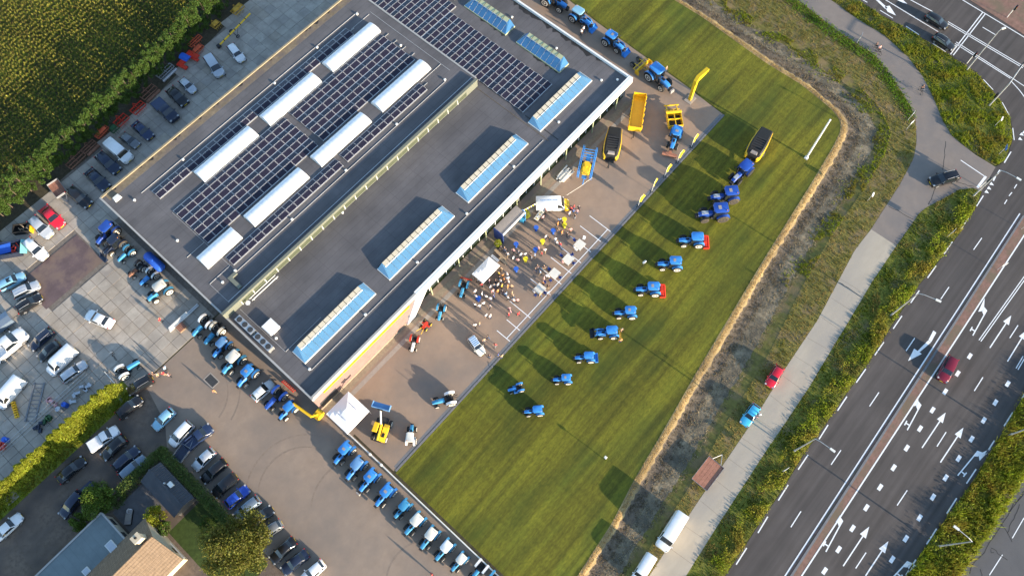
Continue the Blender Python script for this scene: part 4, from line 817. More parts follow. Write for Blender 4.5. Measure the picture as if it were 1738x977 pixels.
# ---- tractors (front along +x, origin between the axles on the ground)
TT = {}
def tractor_template(kind, opts=()):
    T = []; o = set(opts)
    vint = kind == 'vintage'; wb = 2.70 if not vint else 2.05; rr_, rw = (.92,.58) if not vint else (.72,.36); fr_, fw = (.66,.46) if not vint else (.38,.22)
    xr, xf = -wb/2, wb/2; tr = .92 if not vint else .72; tf = .84 if not vint else .62
    ty = 'tyre_dusty' if 'dusty' in o else 'tyre'; rim = 'rim_white' if 'whiterim' in o or vint else 'PAINT_RIM'
    for s in (-1,1):
        T.append(wheel(xr, s*tr, rr_, rw, rim=rim, lug=.05, tyre=ty)); T.append(wheel(xf, s*tf, fr_, fw, rim=rim, lug=.05 if not vint else 0, tyre=ty))
    hz0, hz1 = (.85,1.62) if not vint else (.70,1.22); hw = .40 if not vint else .28
    mb = MB(); mb.box(xr-.35,xf+.35,-.26,.26,.55,.98 if not vint else .78); mb.box(xr-.18,xr+.18,-tr+.2,tr-.2,rr_-.16,rr_+.16); mb.box(xf-.12,xf+.12,-tf+.15,tf-.15,fr_-.10,fr_+.12); T.append(node('chassis', mb, ['chassis']))
    # bonnet
    x0, x1 = (.10, xf+.92) if not vint else (-.15, xf+.55)
    rings = []
    for x, zt, w in ((x0,hz1,hw),(x0+.5*(x1-x0),hz1-.04,hw*.97),(x0+.85*(x1-x0),hz1-.16,hw*.90),(x1,hz1-.34,hw*.78)):
        rings.append([(x,-w,hz0),(x,-w,zt-.16),(x,-w*.72,zt-.02),(x,0,zt+.02),(x,w*.72,zt-.02),(x,w,zt-.16),(x,w,hz0)])
    mb = MB(); mb.loft(rings); kids = []
    g = MB(); g.box(x1-.01,x1+.03,-hw*.62,hw*.62,hz0+.05,hz1-.42); kids.append(node('grille', g, ['trim_black']))
    for s in (-1,1): g = MB(); g.box(x1-.06,x1+.035,s*hw*.55-.09,s*hw*.55+.09,hz1-.44,hz1-.36); kids.append(node('headlight', g, ['lamp_clear']))
    if not vint: g = MB(); gw = .27 if 'greyhood' in o else .17; g.box(x0+(.75 if 'greyhood' in o else .35),x0+(1.75 if 'greyhood' in o else 1.0),-gw,gw,hz1-.10,hz1+.03); kids.append(node('bonnet_vent', g, ['paint_silver' if 'greyhood' in o else 'trim_black']))
    T.append(node('bonnet', mb, ['PAINT'], .6, kids=kids))
    # mudguards
    for s in (-1,1):
        mb = MB(); R0 = rr_+.07; A = [rad(a) for a in ((15,45,75,105,135,165) if not vint else (25,55,85,115,145))]
        y0_, y1_ = s*(tr-rw*.50), s*(tr+rw*(.30 if not vint else .45))
        mb.loft([[(xr+math.cos(a)*R0,y0_,rr_+math.sin(a)*R0),(xr+math.cos(a)*R0,y1_,rr_+math.sin(a)*R0),(xr+math.cos(a)*(R0+.05),y1_,rr_+math.sin(a)*(R0+.05)),(xr+math.cos(a)*(R0+.05),y0_,rr_+math.sin(a)*(R0+.05))] for a in A]); T.append(node('mudguard', mb, ['PAINT_FENDER'], .6))
    if not vint:
        cx0, cx1, cw, cz0, cz1 = xr-.42, .28, .78, 1.15, 2.72
        mb = MB(); mb.box(cx0+.1,cx1,-cw+.1,cw-.1,.95,1.35); T.append(node('cab_floor', mb, ['trim_black']))
        mb = MB()
        for x, xt in ((cx0,cx0+.12),(-.45,-.42),(cx1,cx1-.22)):
            for s in (-1,1): mb.cyl((x,s*cw,cz0),(xt,s*cw*.93,cz1),.045,n=6)
        mb.tube([(cx0+.12,-cw*.93,cz1),(cx1-.22,-cw*.93,cz1),(cx1-.22,cw*.93,cz1),(cx0+.12,cw*.93,cz1),(cx0+.12,-cw*.93,cz1)],.045,6)
        T.append(node('cab_frame', mb, ['trim_black']))
        for nm, P in (('windscreen',[(cx1,-cw+.05,cz0+.1),(cx1,cw-.05,cz0+.1),(cx1-.22,cw*.90,cz1),(cx1-.22,-cw*.90,cz1)]),('rear_window',[(cx0,-cw+.05,cz0+.35),(cx0,cw-.05,cz0+.35),(cx0+.12,cw*.90,cz1),(cx0+.12,-cw*.90,cz1)]),('side_window',[(cx0,-cw,cz0+.1),(cx1,-cw,cz0+.1),(cx1-.22,-cw*.93,cz1),(cx0+.12,-cw*.93,cz1)]),('side_window',[(cx0,cw,cz0+.1),(cx1,cw,cz0+.1),(cx1-.22,cw*.93,cz1),(cx0+.12,cw*.93,cz1)])):
            mb = MB(); mb.add(P,[(0,1,2,3)]); T.append(node(nm, mb, ['car_glass']))
        # roof
        a0, a1, rw2 = cx0-.12, cx1+.02, .86; ch = .16
        def oct_(k, z, d=0): return [(a0+ch+d,-rw2*k+d,z),(a1-ch*1.6-d,-rw2*k+d,z),(a1-d,-rw2*k*.62,z),(a1-d,rw2*k*.62,z),(a1-ch*1.6-d,rw2*k-d,z),(a0+ch+d,rw2*k-d,z),(a0+d,rw2*k*.80,z),(a0+d,-rw2*k*.80,z)]
        mb = MB(); mb.loft([oct_(.93,cz1),oct_(1,cz1+.07),oct_(1,cz1+.17),oct_(.88,cz1+.25,.06)]); kids = []
        if 'hatch' in o: g = MB(); g.box((a0+a1)/2-.05,(a0+a1)/2+.42,-.30,.30,cz1+.251,cz1+.285); kids.append(node('roof_hatch', g, ['grey_hatch']))
        for s in (-1,1):
            g = MB(); g.box(a1-.05,a1+.03,s*.45-.10,s*.45+.10,cz1+.04,cz1+.13); kids.append(node('work_light', g, ['lamp_clear']))
        g = MB(); g.cyl((a0+.3,.62,cz1+.22),(a0+.3,.62,cz1+.40),.06,n=8); kids.append(node('beacon', g, ['lamp_orange']))
        T.append(node('cab_roof', mb, ['PAINT_ROOF'], .5, kids=kids))
        for s in (-1,1): mb = MB(); mb.tube([(cx1-.1,s*cw,cz1-.5),(cx1+.15,s*(cw+.35),cz1-.5)],.025,5); mb.box(cx1+.12,cx1+.18,s*(cw+.42)-.12,s*(cw+.42)+.12,cz1-.78,cz1-.36); T.append(node('mirror', mb, ['trim_black']))
        mb = MB(); mb.cyl((.55,-.52,1.1),(.55,-.52,2.55),.06,n=8); mb.cyl((.55,-.52,1.3),(.55,-.52,1.9),.10,n=8); T.append(node('exhaust', mb, ['chassis'], .6))
        for s in (-1,1): mb = MB(); mb.box(-.25,.45,s*.42-.16+s*.1,s*.42+.16+s*.1,.55,1.05,tx=.05,ty=.03); T.append(node('fuel_tank', mb, ['chassis']))
        for s in (-1,1): mb = MB(); R0 = fr_+.06; mb.loft([[(xf+math.cos(a)*R0,s*tf-.2,fr_+math.sin(a)*R0),(xf+math.cos(a)*R0,s*tf+.2,fr_+math.sin(a)*R0),(xf+math.cos(a)*(R0+.03),s*tf+.2,fr_+math.sin(a)*(R0+.03)),(xf+math.cos(a)*(R0+.03),s*tf-.2,fr_+math.sin(a)*(R0+.03))] for a in [rad(q) for q in (55,80,105,130)]]); T.append(node('front_mudguard', mb, ['trim_black'])) if 'fg' in o else None
        mb = MB(); mb.box(x1-.05,x1+.42,-.36,.36,.55,1.0,tx=.06,ty=.04); T.append(node('front_weight', mb, ['chassis']))
    else:
        mb = MB(); mb.box(xr-.05,xr+.35,-.22,.22,1.0,1.10); mb.box(xr-.12,xr-.04,-.22,.22,1.05,1.38); T.append(node('seat', mb, ['trim_black']))
        mb = MB(); mb.cyl((.05,0,1.15),(-.35,0,1.45),.025,n=6); n = 14; C = Vector((-.36,0,1.46)); mb.loft([[(C.x+(.20+.02*math.cos(b))*math.cos(t)*.55+.0, C.y+(.20+.02*math.cos(b))*math.sin(t), C.z+(.20)*math.cos(t)*.8+.02*math.sin(b)) for b in [2*math.pi*j/6 for j in range(6)]] for t in [2*math.pi*i/n for i in range(n+1)]]); T.append(node('steering_wheel', mb, ['trim_black'], .7))
        mb = MB(); mb.cyl((.7,.12,1.2),(.7,.12,1.75),.035,n=8); T.append(node('exhaust', mb, ['chassis'], .6))
        mb = MB(); mb.box(xr+.2,.1,-.55,.55,.50,.56); T.append(node('footplate', mb, ['chassis']))
    mb = MB()
    for s in (-1,1): mb.cyl((xr-.30,s*.25,.75),(xr-1.0,s*.42,.55),.05,n=6)
    mb.cyl((xr-.3,0,1.1),(xr-.95,0,.95),.04,n=6); T.append(node('linkage', mb, ['chassis']))
    if 'loader' in o or 'loader_up' in o:
        up = .9 if 'loader_up' in o else 0; mb = MB()
        for s in (-1,1):
            mb.cyl((.35,s*.62,.9),(.35,s*.62,1.75),.09,n=6); mb.tube([(.35,s*.62,1.75),(xf+.55,s*.62,1.55+up*.5),(xf+1.25,s*.62,.55+up)],.075,6); mb.cyl((.45,s*.62,1.0),(xf+.5,s*.62,1.3+up*.4),.045,n=6)
        mb.cyl((xf+.7,-.62,1.35+up*.6),(xf+.7,.62,1.35+up*.6),.06,n=6); T.append(node('loader_arms', mb, ['PAINT']))
        bx = xf+1.25; bz = .12+up; mb = MB(); w = 1.0
        mb.add([(bx,-w,bz),(bx+.85,-w,bz),(bx+.75,-w,bz+.12),(bx+.10,-w,bz+.75),(bx-.05,-w,bz+.7),(bx,w,bz),(bx+.85,w,bz),(bx+.75,w,bz+.12),(bx+.10,w,bz+.75),(bx-.05,w,bz+.7)],[(0,1,6,5),(0,5,9,4),(4,9,8,3),(0,4,3,2,1),(5,6,7,8,9)]); T.append(node('bucket', mb, ['PAINT_BUCKET']))
    if 'tiller' in o:
        bx = xr-1.35; mb = MB(); mb.box(bx-.32,bx+.32,-1.25,1.25,.42,.62,tx=.1); mb.box(bx-.12,bx+.40,-.3,.3,.62,1.1); mb.cyl((bx-.55,-1.2,.28),(bx-.55,1.2,.28),.20,n=10)
        for k in range(9):
            y = -1.15+k*.2875; mb.box(bx-.06,bx+.06,y-.05,y+.05,.02,.45)
        for s in (-1,1): mb.box(bx-.6,bx+.4,s*1.27-.03,s*1.27+.03,.1,.75)
        T.append(node('tiller', mb, ['PAINT_TOOL']))
    if 'rearbox' in o:
        bx = xr-1.25; mb = MB(); w = 1.05; mb.box(bx-.45,bx+.35,-w,w,.25,.32); mb.box(bx+.28,bx+.35,-w,w,.32,.95); mb.box(bx-.45,bx+.28,-w,-w+.05,.32,.85); mb.box(bx-.45,bx+.28,w-.05,w,.32,.85); mb.box(bx-.47,bx-.41,-w,w,.2,.7); T.append(node('rear_bucket', mb, ['PAINT']))
    if 'rake' in o:
        bx = xr-1.2; mb = MB(); mb.box(bx-.08,bx+.08,-1.1,1.1,.5,.62)
        for k in range(8): y = -1.0+k*.285; mb.tube([(bx,y,.55),(bx-.35,y,.45),(bx-.25,y,.03)],.03,5)
        T.append(node('cultivator', mb, ['PAINT_TOOL']))
    if 'frontroll' in o:
        bx = x1+.75; mb = MB(); mb.box(bx-.4,bx-.1,-.3,.3,.5,.95); mb.box(bx-.12,bx+.12,-1.4,1.4,.45,.65); mb.cyl((bx+.25,-1.4,.32),(bx+.25,1.4,.32),.30,n=12); T.append(node('front_roller', mb, ['PAINT_TOOL']))
    if 'frontblock' in o: mb = MB(); mb.box(x1+.38,x1+.80,-.42,.42,.42,.98,tx=.08,ty=.06); T.append(node('ballast_block', mb, ['grey_hatch']))
    if 'mower' in o: mb = MB(); mb.box(-.6,.5,-.85,.85,.12,.30,tx=.1,ty=.15); T.append(node('mower_deck', mb, ['PAINT']))
    if 'rops' in o: mb = MB(); mb.tube([(xr-.1,-.5,.9),(xr-.15,-.5,1.9),(xr-.15,.5,1.9),(xr-.1,.5,.9)],.04,6); T.append(node('roll_bar', mb, ['chassis']))
    return T
for n_ in ('PAINT_RIM','PAINT_FENDER','PAINT_ROOF','PAINT_BUCKET','PAINT_TOOL'): mk(n_, (.5,.5,.5), var=0)
def tractor(kind, pf, pr, label, col='tractor', roof=None, fender=None, opts=(), rim='rim_white', tool='machine_red', bucket=None, group=None, z=1.0, length=None, cat='tractor'):
    key = (kind, tuple(sorted(opts)))
    if key not in TT: TT[key] = tractor_template(kind, opts)
    L = 4.85 if kind != 'vintage' else 3.2; f = np.array(G(*pf, z)); r = np.array(G(*pr, z)); d = f-r; c = (f+r)/2
    sc = float(np.clip(np.linalg.norm(d)/(length or L), .62, 1.2)); u = d/np.linalg.norm(d); c = c - u*.10*sc
    return spawn(TT[key], 'tractor', (c[0],c[1],ZG(c)), math.atan2(d[1],d[0]), sc, label, cat, group,
        {'PAINT':'paint_'+col, 'PAINT_ROOF':'paint_'+(roof or col), 'PAINT_FENDER':'paint_'+(fender or col), 'PAINT_RIM':rim, 'PAINT_TOOL':'paint_'+tool, 'PAINT_BUCKET':'paint_'+(bucket or col)})
def qx(t, x, y): ox, oy = T_[t]; return (ox+x/3.909, oy+y/3.909)
# ------------------------------------------------------------------ parked cars
yg = 'cars parked in the concrete yard'; gg = 'cars parked on the gravel'; dg = 'cars parked along the drive'
for a in (
 ('estate',(412,104),(391,78),'white','white estate car nearest the long yellow conveyor behind the hall','car',yg,''),
 ('mpv',(376,130),(354,98),'silver','silver people carrier with pale roof next to the red implement','car',yg,''),
 ('hatch',(329,155),(309,137),'silver','small silver hatchback with pale roof between people carrier and black car','car',yg,''),
 ('hatch',(317,179),(287,151),'black','black hatchback beside the dark blue pickup behind the hall','car',yg,''),
 ('sedan',(257,234),(228,210),'dark_blue','dark blue saloon beside a small dark hatchback behind the hall','car',yg,''),
 ('hatch',(234,248),(208,230),'grey','small dark grey hatchback between blue saloon and white compact van','car',yg,''),
 ('van',(221,273),(187,245),'white','white compact van among the dark cars behind the hall','van',yg,''),
 ('estate',(201,292),(168,263),'navy','dark navy estate car next to the white compact van','car',yg,''),
 ('sedan',(183,321),(150,290),'navy','dark navy saloon between two dark estate cars by the roof corner','car',yg,''),
 ('estate',(152,349),(119,322),'black','black estate car at the end of the row by the hall corner','car',yg,''),
 ('sedan',(106,385),(74,353),'red','bright red saloon in the concrete yard','car',yg,''),
 ('estate',(86,401),(55,372),'silver','silver estate car between red saloon and yellow skip','car',yg,''),
 ('estate',(77,438),(46,409),'white','white estate car beside the purple brick square','car',yg,''),
 ('suv',(42,467),(1,489),'light_blue','pale blue off-roader with sunroof at the yard edge','car',yg,'pano'),
 ('suv',(66,482),(25,503),'silver','silver off-roader with dark windows next to pale blue one','car',yg,'rails'),
 ('suv',(70,503),(31,528),'black','black off-roader parked beside the silver one','car',yg,'rails'),
 ('sedan',(147,532),(191,551),'white','white saloon standing alone on the sunlit concrete slabs','car',yg,''),
 ('estate',(52,591),(89,560),'navy','dark navy estate car with roof rails next to a black hatchback and flatbed','car',yg,'rails'),
 ('hatch',(66,609),(100,582),'black','black hatchback between navy estate and white delivery van','car',yg,''),
 ('bigvan',(86,632),(126,594),'white','white delivery van beside a silver car near the mesh fence','van',yg,''),
 ('estate',(145,616),(106,645),'silver','silver car next to the mesh fence end','car',yg,''),
 ('bigvan',(0,689),(38,645),'white','white delivery van next to the yellow roller tool','van',yg,''),
 ('mpv',(220,664),(256,643),'black','black people carrier at the end of the conifer row by the old blue tractor','car',gg,'rails'),
 ('suv',(237,677),(203,705),'black','black off-roader tucked under the conifers on the gravel','car',gg,''),
 ('hatch',(263,725),(292,697),'light_blue','light blue hatchback standing free on the drive','car',dg,''),
 ('hatch',(174,777),(213,742),'black','black hatchback beside the white pickup on the gravel','car',gg,''),
 ('estate',(234,760),(194,796),'navy','dark navy estate car between two cars by the clipped hedge','car',gg,''),
 ('estate',(247,776),(205,812),'bluegrey','blue grey estate car half under the clipped hedge','car',gg,''),
 ('sedan',(143,778),(99,816),'black','long black saloon alone beside the conifer grass strip','car',gg,''),
 ('suv',(107,873),(137,838),'navy','dark off-roader coupled to a dark box trailer','car',gg,''),
 ('sedan',(31,878),(-2,909),'white','white saloon at the gravel edge near the conifers','car',gg,''),
 ('mpv',(290,755),(325,718),'white','white people carrier at the head of the row beside the dark blue pickup','car',dg,''),
 ('hatch',(329,795),(363,763),'silver','silver hatchback with dark bonnet along the clipped hedge','car',dg,''),
 ('estate',(344,815),(382,783),'black','black estate car next to the silver hatchback along the hedge','car',dg,''),
 ('mpv',(363,840),(401,807),'black','black people carrier beside the bright blue car','car',dg,''),
 ('hatch',(421,827),(384,858),'blue','bright blue hatchback in the row along the hedge','car',dg,''),
 ('estate',(398,880),(440,845),'bluegrey','blue grey estate car between bright blue hatchback and the oak','car',dg,''),
 ('estate',(456,867),(426,889),'black','black estate car parked beside the oak crown','car',dg,''),
 ('hatch',(446,908),(471,891),'grey','dark grey hatchback with red lights peeping from under the oak','car',dg,''),
 ('sedan',(464,948),(496,919),'black','black saloon below the oak','car',dg,''),
 ('sedan',(483,967),(518,940),'navy','dark navy saloon between black saloon and white car below the oak','car',dg,''),
 ('hatch',(516,983),(546,957),'white','white hatchback at the end of the row below the oak','car',dg,''),
 ('hatch',(463,648),(430,677),'white','white hatchback squeezed between tractors along the hall wall','car',None,''),
 ('estate',(1608,46),(1572,25),'black','black estate car waiting at the double stop line on the outer lane','moving car','cars on the road',''),
 ('estate',(1619,82),(1585,61),'black','black car with roof bars waiting at the stop line beside the grass','moving car','cars on the road','rails'),
 ('suv',(1579,310),(1624,298),'black','black off-roader turning off the main road into the service road','moving car','cars on the road','rails'),
 ('hatch',(1305,655),(1324,622),'red','red hatchback parked on the verge of the concrete road','car','vehicles on the verge',''),
 ('hatch',(1263,719),(1284,689),'sky_blue','sky blue small car on the verge near the red hatchback','car','vehicles on the verge',''),
 ('bigvan',(1121,931),(1157,873),'white','large white van parked on the concrete road verge','van','vehicles on the verge',''),
 ('van',(1079,986),(1105,944),'white','white compact van behind the large white van on the verge','van','vehicles on the verge',''),
 ('suv',(1598,646),(1617,607),'maroon','maroon car driving beside the brick median','moving car','cars on the road',''),
): 
    o = car(a[0], a[1], a[2], a[3], a[4], a[5], a[6], a[7])
    if a[5] == 'moving car': o['category'] = 'car'; o.name = 'car'
car('pickup',(301,206),(262,171),'navy','dark blue pickup with covered bed behind the hall','pickup',yg,'',.7,'paint_dark_blue')
car('pickup',(357,725),(316,758),'dark_blue','dark blue pickup with open bed beside the white people carrier','pickup',dg,'open',.7)
car('pickup',(197,730),(155,758),'white','white pickup with covered bed on the gravel beside the conifers','pickup',gg,'',.7,'paint_white')
# flatbed car transporter
T, L = pickup_template(False); f, r = np.array(G(42,564,.8)), np.array(G(-14,612,.8)); d = f-r; c = (f+r)/2
spawn(T, 'flatbed_truck', (c[0],c[1],.045), math.atan2(d[1],d[0]), 1.25, 'white flatbed recovery truck beside the navy estate car', 'truck', None, {'PAINT':'paint_white'})
# van with yellow cab and lettering on the roof
T, L = car_template('bigvan'); f, r = np.array(G(963,345,1.2)), np.array(G(913,346,1.2)); d = f-r; c = (f+r)/2
vn = spawn(T, 'service_van', (c[0],c[1],.012), math.atan2(d[1],d[0]), .98, 'white service van with yellow nose and blue roof lettering by the glass front', 'van', None, {'PAINT':'paint_white'})
mb = MB(); L_, W_, R_, _ = CARS['bigvan']; rg = [ringpts(L_*1.004, W_*1.012, r_) for r_ in R_[:5]]; mb.loft(rg, caps=False); o = link('yellow_nose', mb.mesh('yellow_nose', ['paint_machine_yellow'], .7), vn)
def text(body, size, mat, parent, loc, rot, name='lettering', ext=.004):
    cu = bpy.data.curves.new(name, 'FONT'); cu.body = body; cu.size = size; cu.align_x = 'CENTER'; cu.align_y = 'CENTER'; cu.extrude = ext
    tmp = bpy.data.objects.new('tmp', cu); COL.objects.link(tmp); dg_ = bpy.context.evaluated_depsgraph_get(); me = bpy.data.meshes.new_from_object(tmp.evaluated_get(dg_)); bpy.data.objects.remove(tmp)
    me.materials.clear(); me.materials.append(M(mat)); o = link(name, me, parent, loc); o.rotation_euler = rot; return o
text('NEW HOLLAND', .42, 'lettering_sky', vn, (-.6,0,2.45), (0,0,0))
# ------------------------------------------------------------------ tractors
rg_ = 'tractors in the row along the white pipe fence'
for k, (pf, pr, lab, kw) in enumerate((
 ((566,787),(598,752),'blue cab tractor nearest the white gazebo in the row along the pipe fence', dict(opts=('hatch',))),
 ((587,814),(618,777),'pale blue cab tractor without roof hatch, second from the gazebo along the pipe fence', dict(roof='tractor_pale',opts=())),
 ((609,834),(641,798),'blue cab tractor with grey ballast block, third from the gazebo along the pipe fence', dict(opts=('hatch','frontblock'))),
 ((636,859),(668,823),'blue cab tractor between the one with ballast block and the teal one', dict(opts=('hatch',))),
 ((668,879),(696,849),'smaller teal blue cab tractor next to the first cream-roofed one', dict(col='tractor_old',opts=())),
 ((686,907),(719,872),'blue tractor with cream roof right beside the teal one', dict(col='tractor_old',roof='cream',opts=())),
 ((713,932),(742,895),'blue tractor with cream roof, second after the teal one along the fence', dict(col='tractor_old',roof='cream',opts=())),
 ((738,951),(768,917),'blue tractor with white roof, third after the teal one along the fence', dict(col='tractor_old',roof='white',opts=())),
 ((765,969),(792,939),'blue tractor with cream roof, fourth after the teal one along the fence', dict(col='tractor_old',roof='cream',opts=())))):
    tractor('cab', pf, pr, lab, group=rg_, **kw)
tractor('vintage', (797,985),(822,955), 'open old blue tractor with white mudguards after the cream-roofed ones', col='tractor_old', fender='white', group=rg_)
tractor('vintage', (820,1005),(845,975), 'open old blue tractor with blue mudguards at the far end of the fence row', col='tractor_old', group=rg_)
wg = 'tractors lined up along the side wall'
tractor('vintage', (325,570),(355,541), 'open old blue tractor with white mudguards next to the timber stack', col='tractor_old', fender='white', group=wg)
tractor('vintage', (346,584),(374,553), 'open old blue tractor with white mudguards, second along the side wall', col='tractor_old', fender='cream', opts=('rops',), group=wg)
tractor('cab', (360,606),(389,575), 'pale blue roofed tractor between open tractors and cream roof on the side wall', col='tractor', roof='tractor_pale', opts=(), group=wg)
tractor('cab', (376,634),(412,598), 'blue tractor with cream roof along the side wall', col='tractor_old', roof='cream', opts=(), group=wg)
tractor('cab', (402,656),(434,622), 'blue tractor with roof hatch next to the white hatchback at the side wall', opts=('hatch','whiterim'), group=wg)
tractor('vintage', (449,694),(480,662), 'open blue tractor with red tool beside the tractor with yellow boom', col='tractor_deep', opts=('rake',), tool='machine_red', group=wg)
bt = tractor('cab', (472,711),(502,683), 'blue cab tractor with long yellow boom at the hall corner', opts=('whiterim',), group=wg)
tractor('cab', (161,413),(196,379), 'big deep blue tractor with dusty tyres in the yard cluster', col='tractor_deep', opts=('dusty','fg'), z=1.4)
tractor('cab', (174,431),(208,402), 'big dark tractor with bare frame behind the deep blue one', col='navy', roof='navy', opts=('dusty','loader'), z=1.2)
tractor('vintage', (199,444),(224,422), 'small open blue tractor next to the blue tank', col='tractor_old', z=.8)
tractor('vintage', (217,470),(243,448), 'rusty open tractor with dark mudguards in the yard', col='old_brown', fender='black', z=.8)
tractor('vintage', (237,484),(264,460), 'open blue tractor with pale mudguards in the yard', col='tractor', fender='silver', z=.8)
tractor('cab', (249,510),(290,482), 'old blue tractor with cream roof on the concrete slabs', col='tractor_old', roof='cream', opts=('whiterim',))
tractor('vintage', (239,612),(203,636), 'open old blue tractor with big white mudguards on the sunlit slabs', col='tractor_old', fender='white', z=.8)
tg = 'tractors behind the hall corner on the side drive'
tractor('cab', (964,14),(922,-6), 'blue cab tractor with dark bonnet at the top of the side drive', opts=('fg','whiterim'), group=tg)
tractor('cab', (1004,43),(970,22), 'blue tractor with glass roof panel and front loader, white-clad visitors beside it', roof='light_blue', opts=('loader','whiterim'), group=tg)
tractor('cab', (1060,84),(1026,62), 'blue tractor with loader ahead of the yellow trailed frame', opts=('loader','whiterim','hatch'), group=tg)
tractor('cab', (1138,151),(1101,119), 'blue tractor pulling the yellow trailed frame, ballast block in front', opts=('frontblock','whiterim','fg'), group=tg)
tractor('cab', (1139,254),(1150,219), 'blue tractor with rusty front roller pulling the yellow box machine', opts=('frontroll','hatch'), tool='rust')
lg = 'tractors displayed on the lawn'
tractor('cab', (1241,310),(1272,280), 'deep blue tractor hitched to the black and yellow baler on the lawn', col='tractor_deep', opts=('fg','greyhood'), rim='chassis', group=lg)
tractor('cab', (1203,336),(1253,331), 'big deep blue lawn tractor with front weight nearest the baler pair', col='tractor_deep', opts=('fg','hatch','dusty','greyhood'), rim='chassis', group=lg)
tractor('cab', (1182,365),(1236,361), 'big deep blue lawn tractor with roof hatch between dark blue and red-tooled one', col='tractor_deep', opts=('fg','dusty','hatch','greyhood'), rim='chassis', group=lg)
tractor('cab', (1150,407),(1195,408), 'bright blue lawn tractor with red tiller beside the deep blue pair', opts=('tiller','whiterim'), group=lg)
tractor('cab', (1114,447),(1158,448), 'bright blue lawn tractor between the two with red tillers', opts=('hatch','whiterim'), group=lg)
tractor('cab', (1077,490),(1121,491), 'bright blue lawn tractor with red tiller between two plain blue ones', opts=('tiller','whiterim','hatch'), group=lg)
tractor('cab', (1041,530),(1081,530), 'bright blue lawn tractor next to the one with front loader', opts=('whiterim','hatch',), group=lg)
tractor('cab', (1009,565),(1050,563), 'bright blue lawn tractor with raised front loader and rear cultivator', opts=('loader_up','rake','whiterim'), tool='ochre', bucket='black', group=lg)
tractor('cab', (974,606),(1010,605), 'blue lawn tractor with blue box behind', opts=('rearbox','whiterim'), group=lg)
tractor('cab', (937,643),(971,642), 'small blue lawn tractor next to the mini tractor', opts=('whiterim','hatch'), group=lg)
tractor('vintage', (861,662),(887,656), 'mini blue mower tractor with mowing deck on the lawn edge', col='tractor', opts=('mower','rops'), z=.7, group=lg)
tractor('cab', (888,698),(923,695), 'small blue lawn tractor with dark front linkage at the end of the curve', opts=('whiterim',), group=lg)
fg = 'tractors on the forecourt'
tractor('vintage', (732,684),(771,675), 'open old blue tractor with large white mudguards on the forecourt near the lawn kerb', col='tractor_old', fender='white', group=fg, z=.8)
tractor('cab', (699,718),(696,755), 'old blue tractor with square cream roof near the yellow lift', col='tractor_old', roof='cream', fender='white', opts=('whiterim',), group=fg)
tractor('vintage', (744,544),(750,518), 'open teal tractor with yellow rear wheel in front of the slanting pillar', col='tractor_old', rim='rim_white', group=fg, z=.8)
tractor('vintage', (781,505),(789,478), 'open teal tractor with red tool between pillar and party tent', col='tractor_old', opts=('rake',), tool='machine_red', group=fg, z=.8)
tractor('vintage', (698,597),(705,570), 'open old tractor with white bonnet and red mudguards on the forecourt', col='white', fender='machine_red', group=fg, z=.8)
# long boom behind the corner tractor
a, b, c = G(498,685,1.8), G(529,707,1.8), G(540,703,.6)
bm_ = root('boom_mower', (c[0],c[1],.006), 'yellow boom and mower head reaching from the corner tractor', 'mower')
mb = MB(); mb.cyl((a[0],a[1],1.9),(b[0],b[1],1.9),.22,n=8); mb.cyl((b[0],b[1],1.9),(c[0],c[1],.8),.14,n=8); part(bm_, 'boom', mb, ['paint_machine_yellow'], .6)
mb = MB(); mb.obox((c[0],c[1],.55),(1.5,1.0,.75),rz=.1); mb.cyl((c[0]-.6,c[1]-.5,.2),(c[0]+.6,c[1]-.4,.2),.19,n=8); part(bm_, 'mower_head', mb, ['paint_machine_yellow'])

# ------------------------------------------------------------------ machines
def frame(pa, pb, z=0):   # ground frame from two survey points: returns origin, heading, length
    a = np.array(G(*pa, z)); b = np.array(G(*pb, z)); d = b-a; return a, math.atan2(d[1],d[0]), float(np.linalg.norm(d))
def local(name, loc, rz, label, cat, group=None): return root(name, (loc[0],loc[1],ZG(loc)), label, cat, group, rz)
def lpart(par, name, mb, mats, smooth=0.0): return link(name, mb.mesh(name, mats, smooth), par)
def lwheel(par, x, y, r, w, **k):
    ty, rm = wheel_nodes(r, w, **k); o = link('wheel', ty, par, (x,y,r)); link('rim', rm, o); return o
# yellow tipper trailer
a, h, L = frame((1077,221),(1086,163),1.3); r = local('tipper_trailer', a, h, 'open yellow tipper trailer standing at the glass front corner', 'trailer')
w = 1.1; mb = MB()
for b in ((0,L,-w,-w+.08),(0,L,w-.08,w),(0,.08,-w+.08,w-.08),(L-.08,L,-w+.08,w-.08)): mb.box(*b,1.0,2.2)
mb.box(.08,L-.08,-w+.08,w-.08,1.0,1.1)
for s in (-1,1):
    for k in range(6): x = .5+k*(L-1)/5; mb.box(x-.05,x+.05,s*w-.06+s*.06,s*w+.06+s*.06,1.0,2.15)
lpart(r, 'tipping_body', mb, ['paint_machine_yellow']); mb = MB(); mb.box(.2,L-.1,-.5,.5,.75,.98); mb.cyl((0.2,0,.8),(-1.1,0,.6),.08,n=8); mb.cyl((-1.0,.2,0),(-1.0,.2,.7),.05,n=6); lpart(r, 'chassis', mb, ['chassis'])
for x in (L*.55,L*.75):
    for s in (-1,1): lwheel(r, x, s*.95, .5, .4, rim='rim')
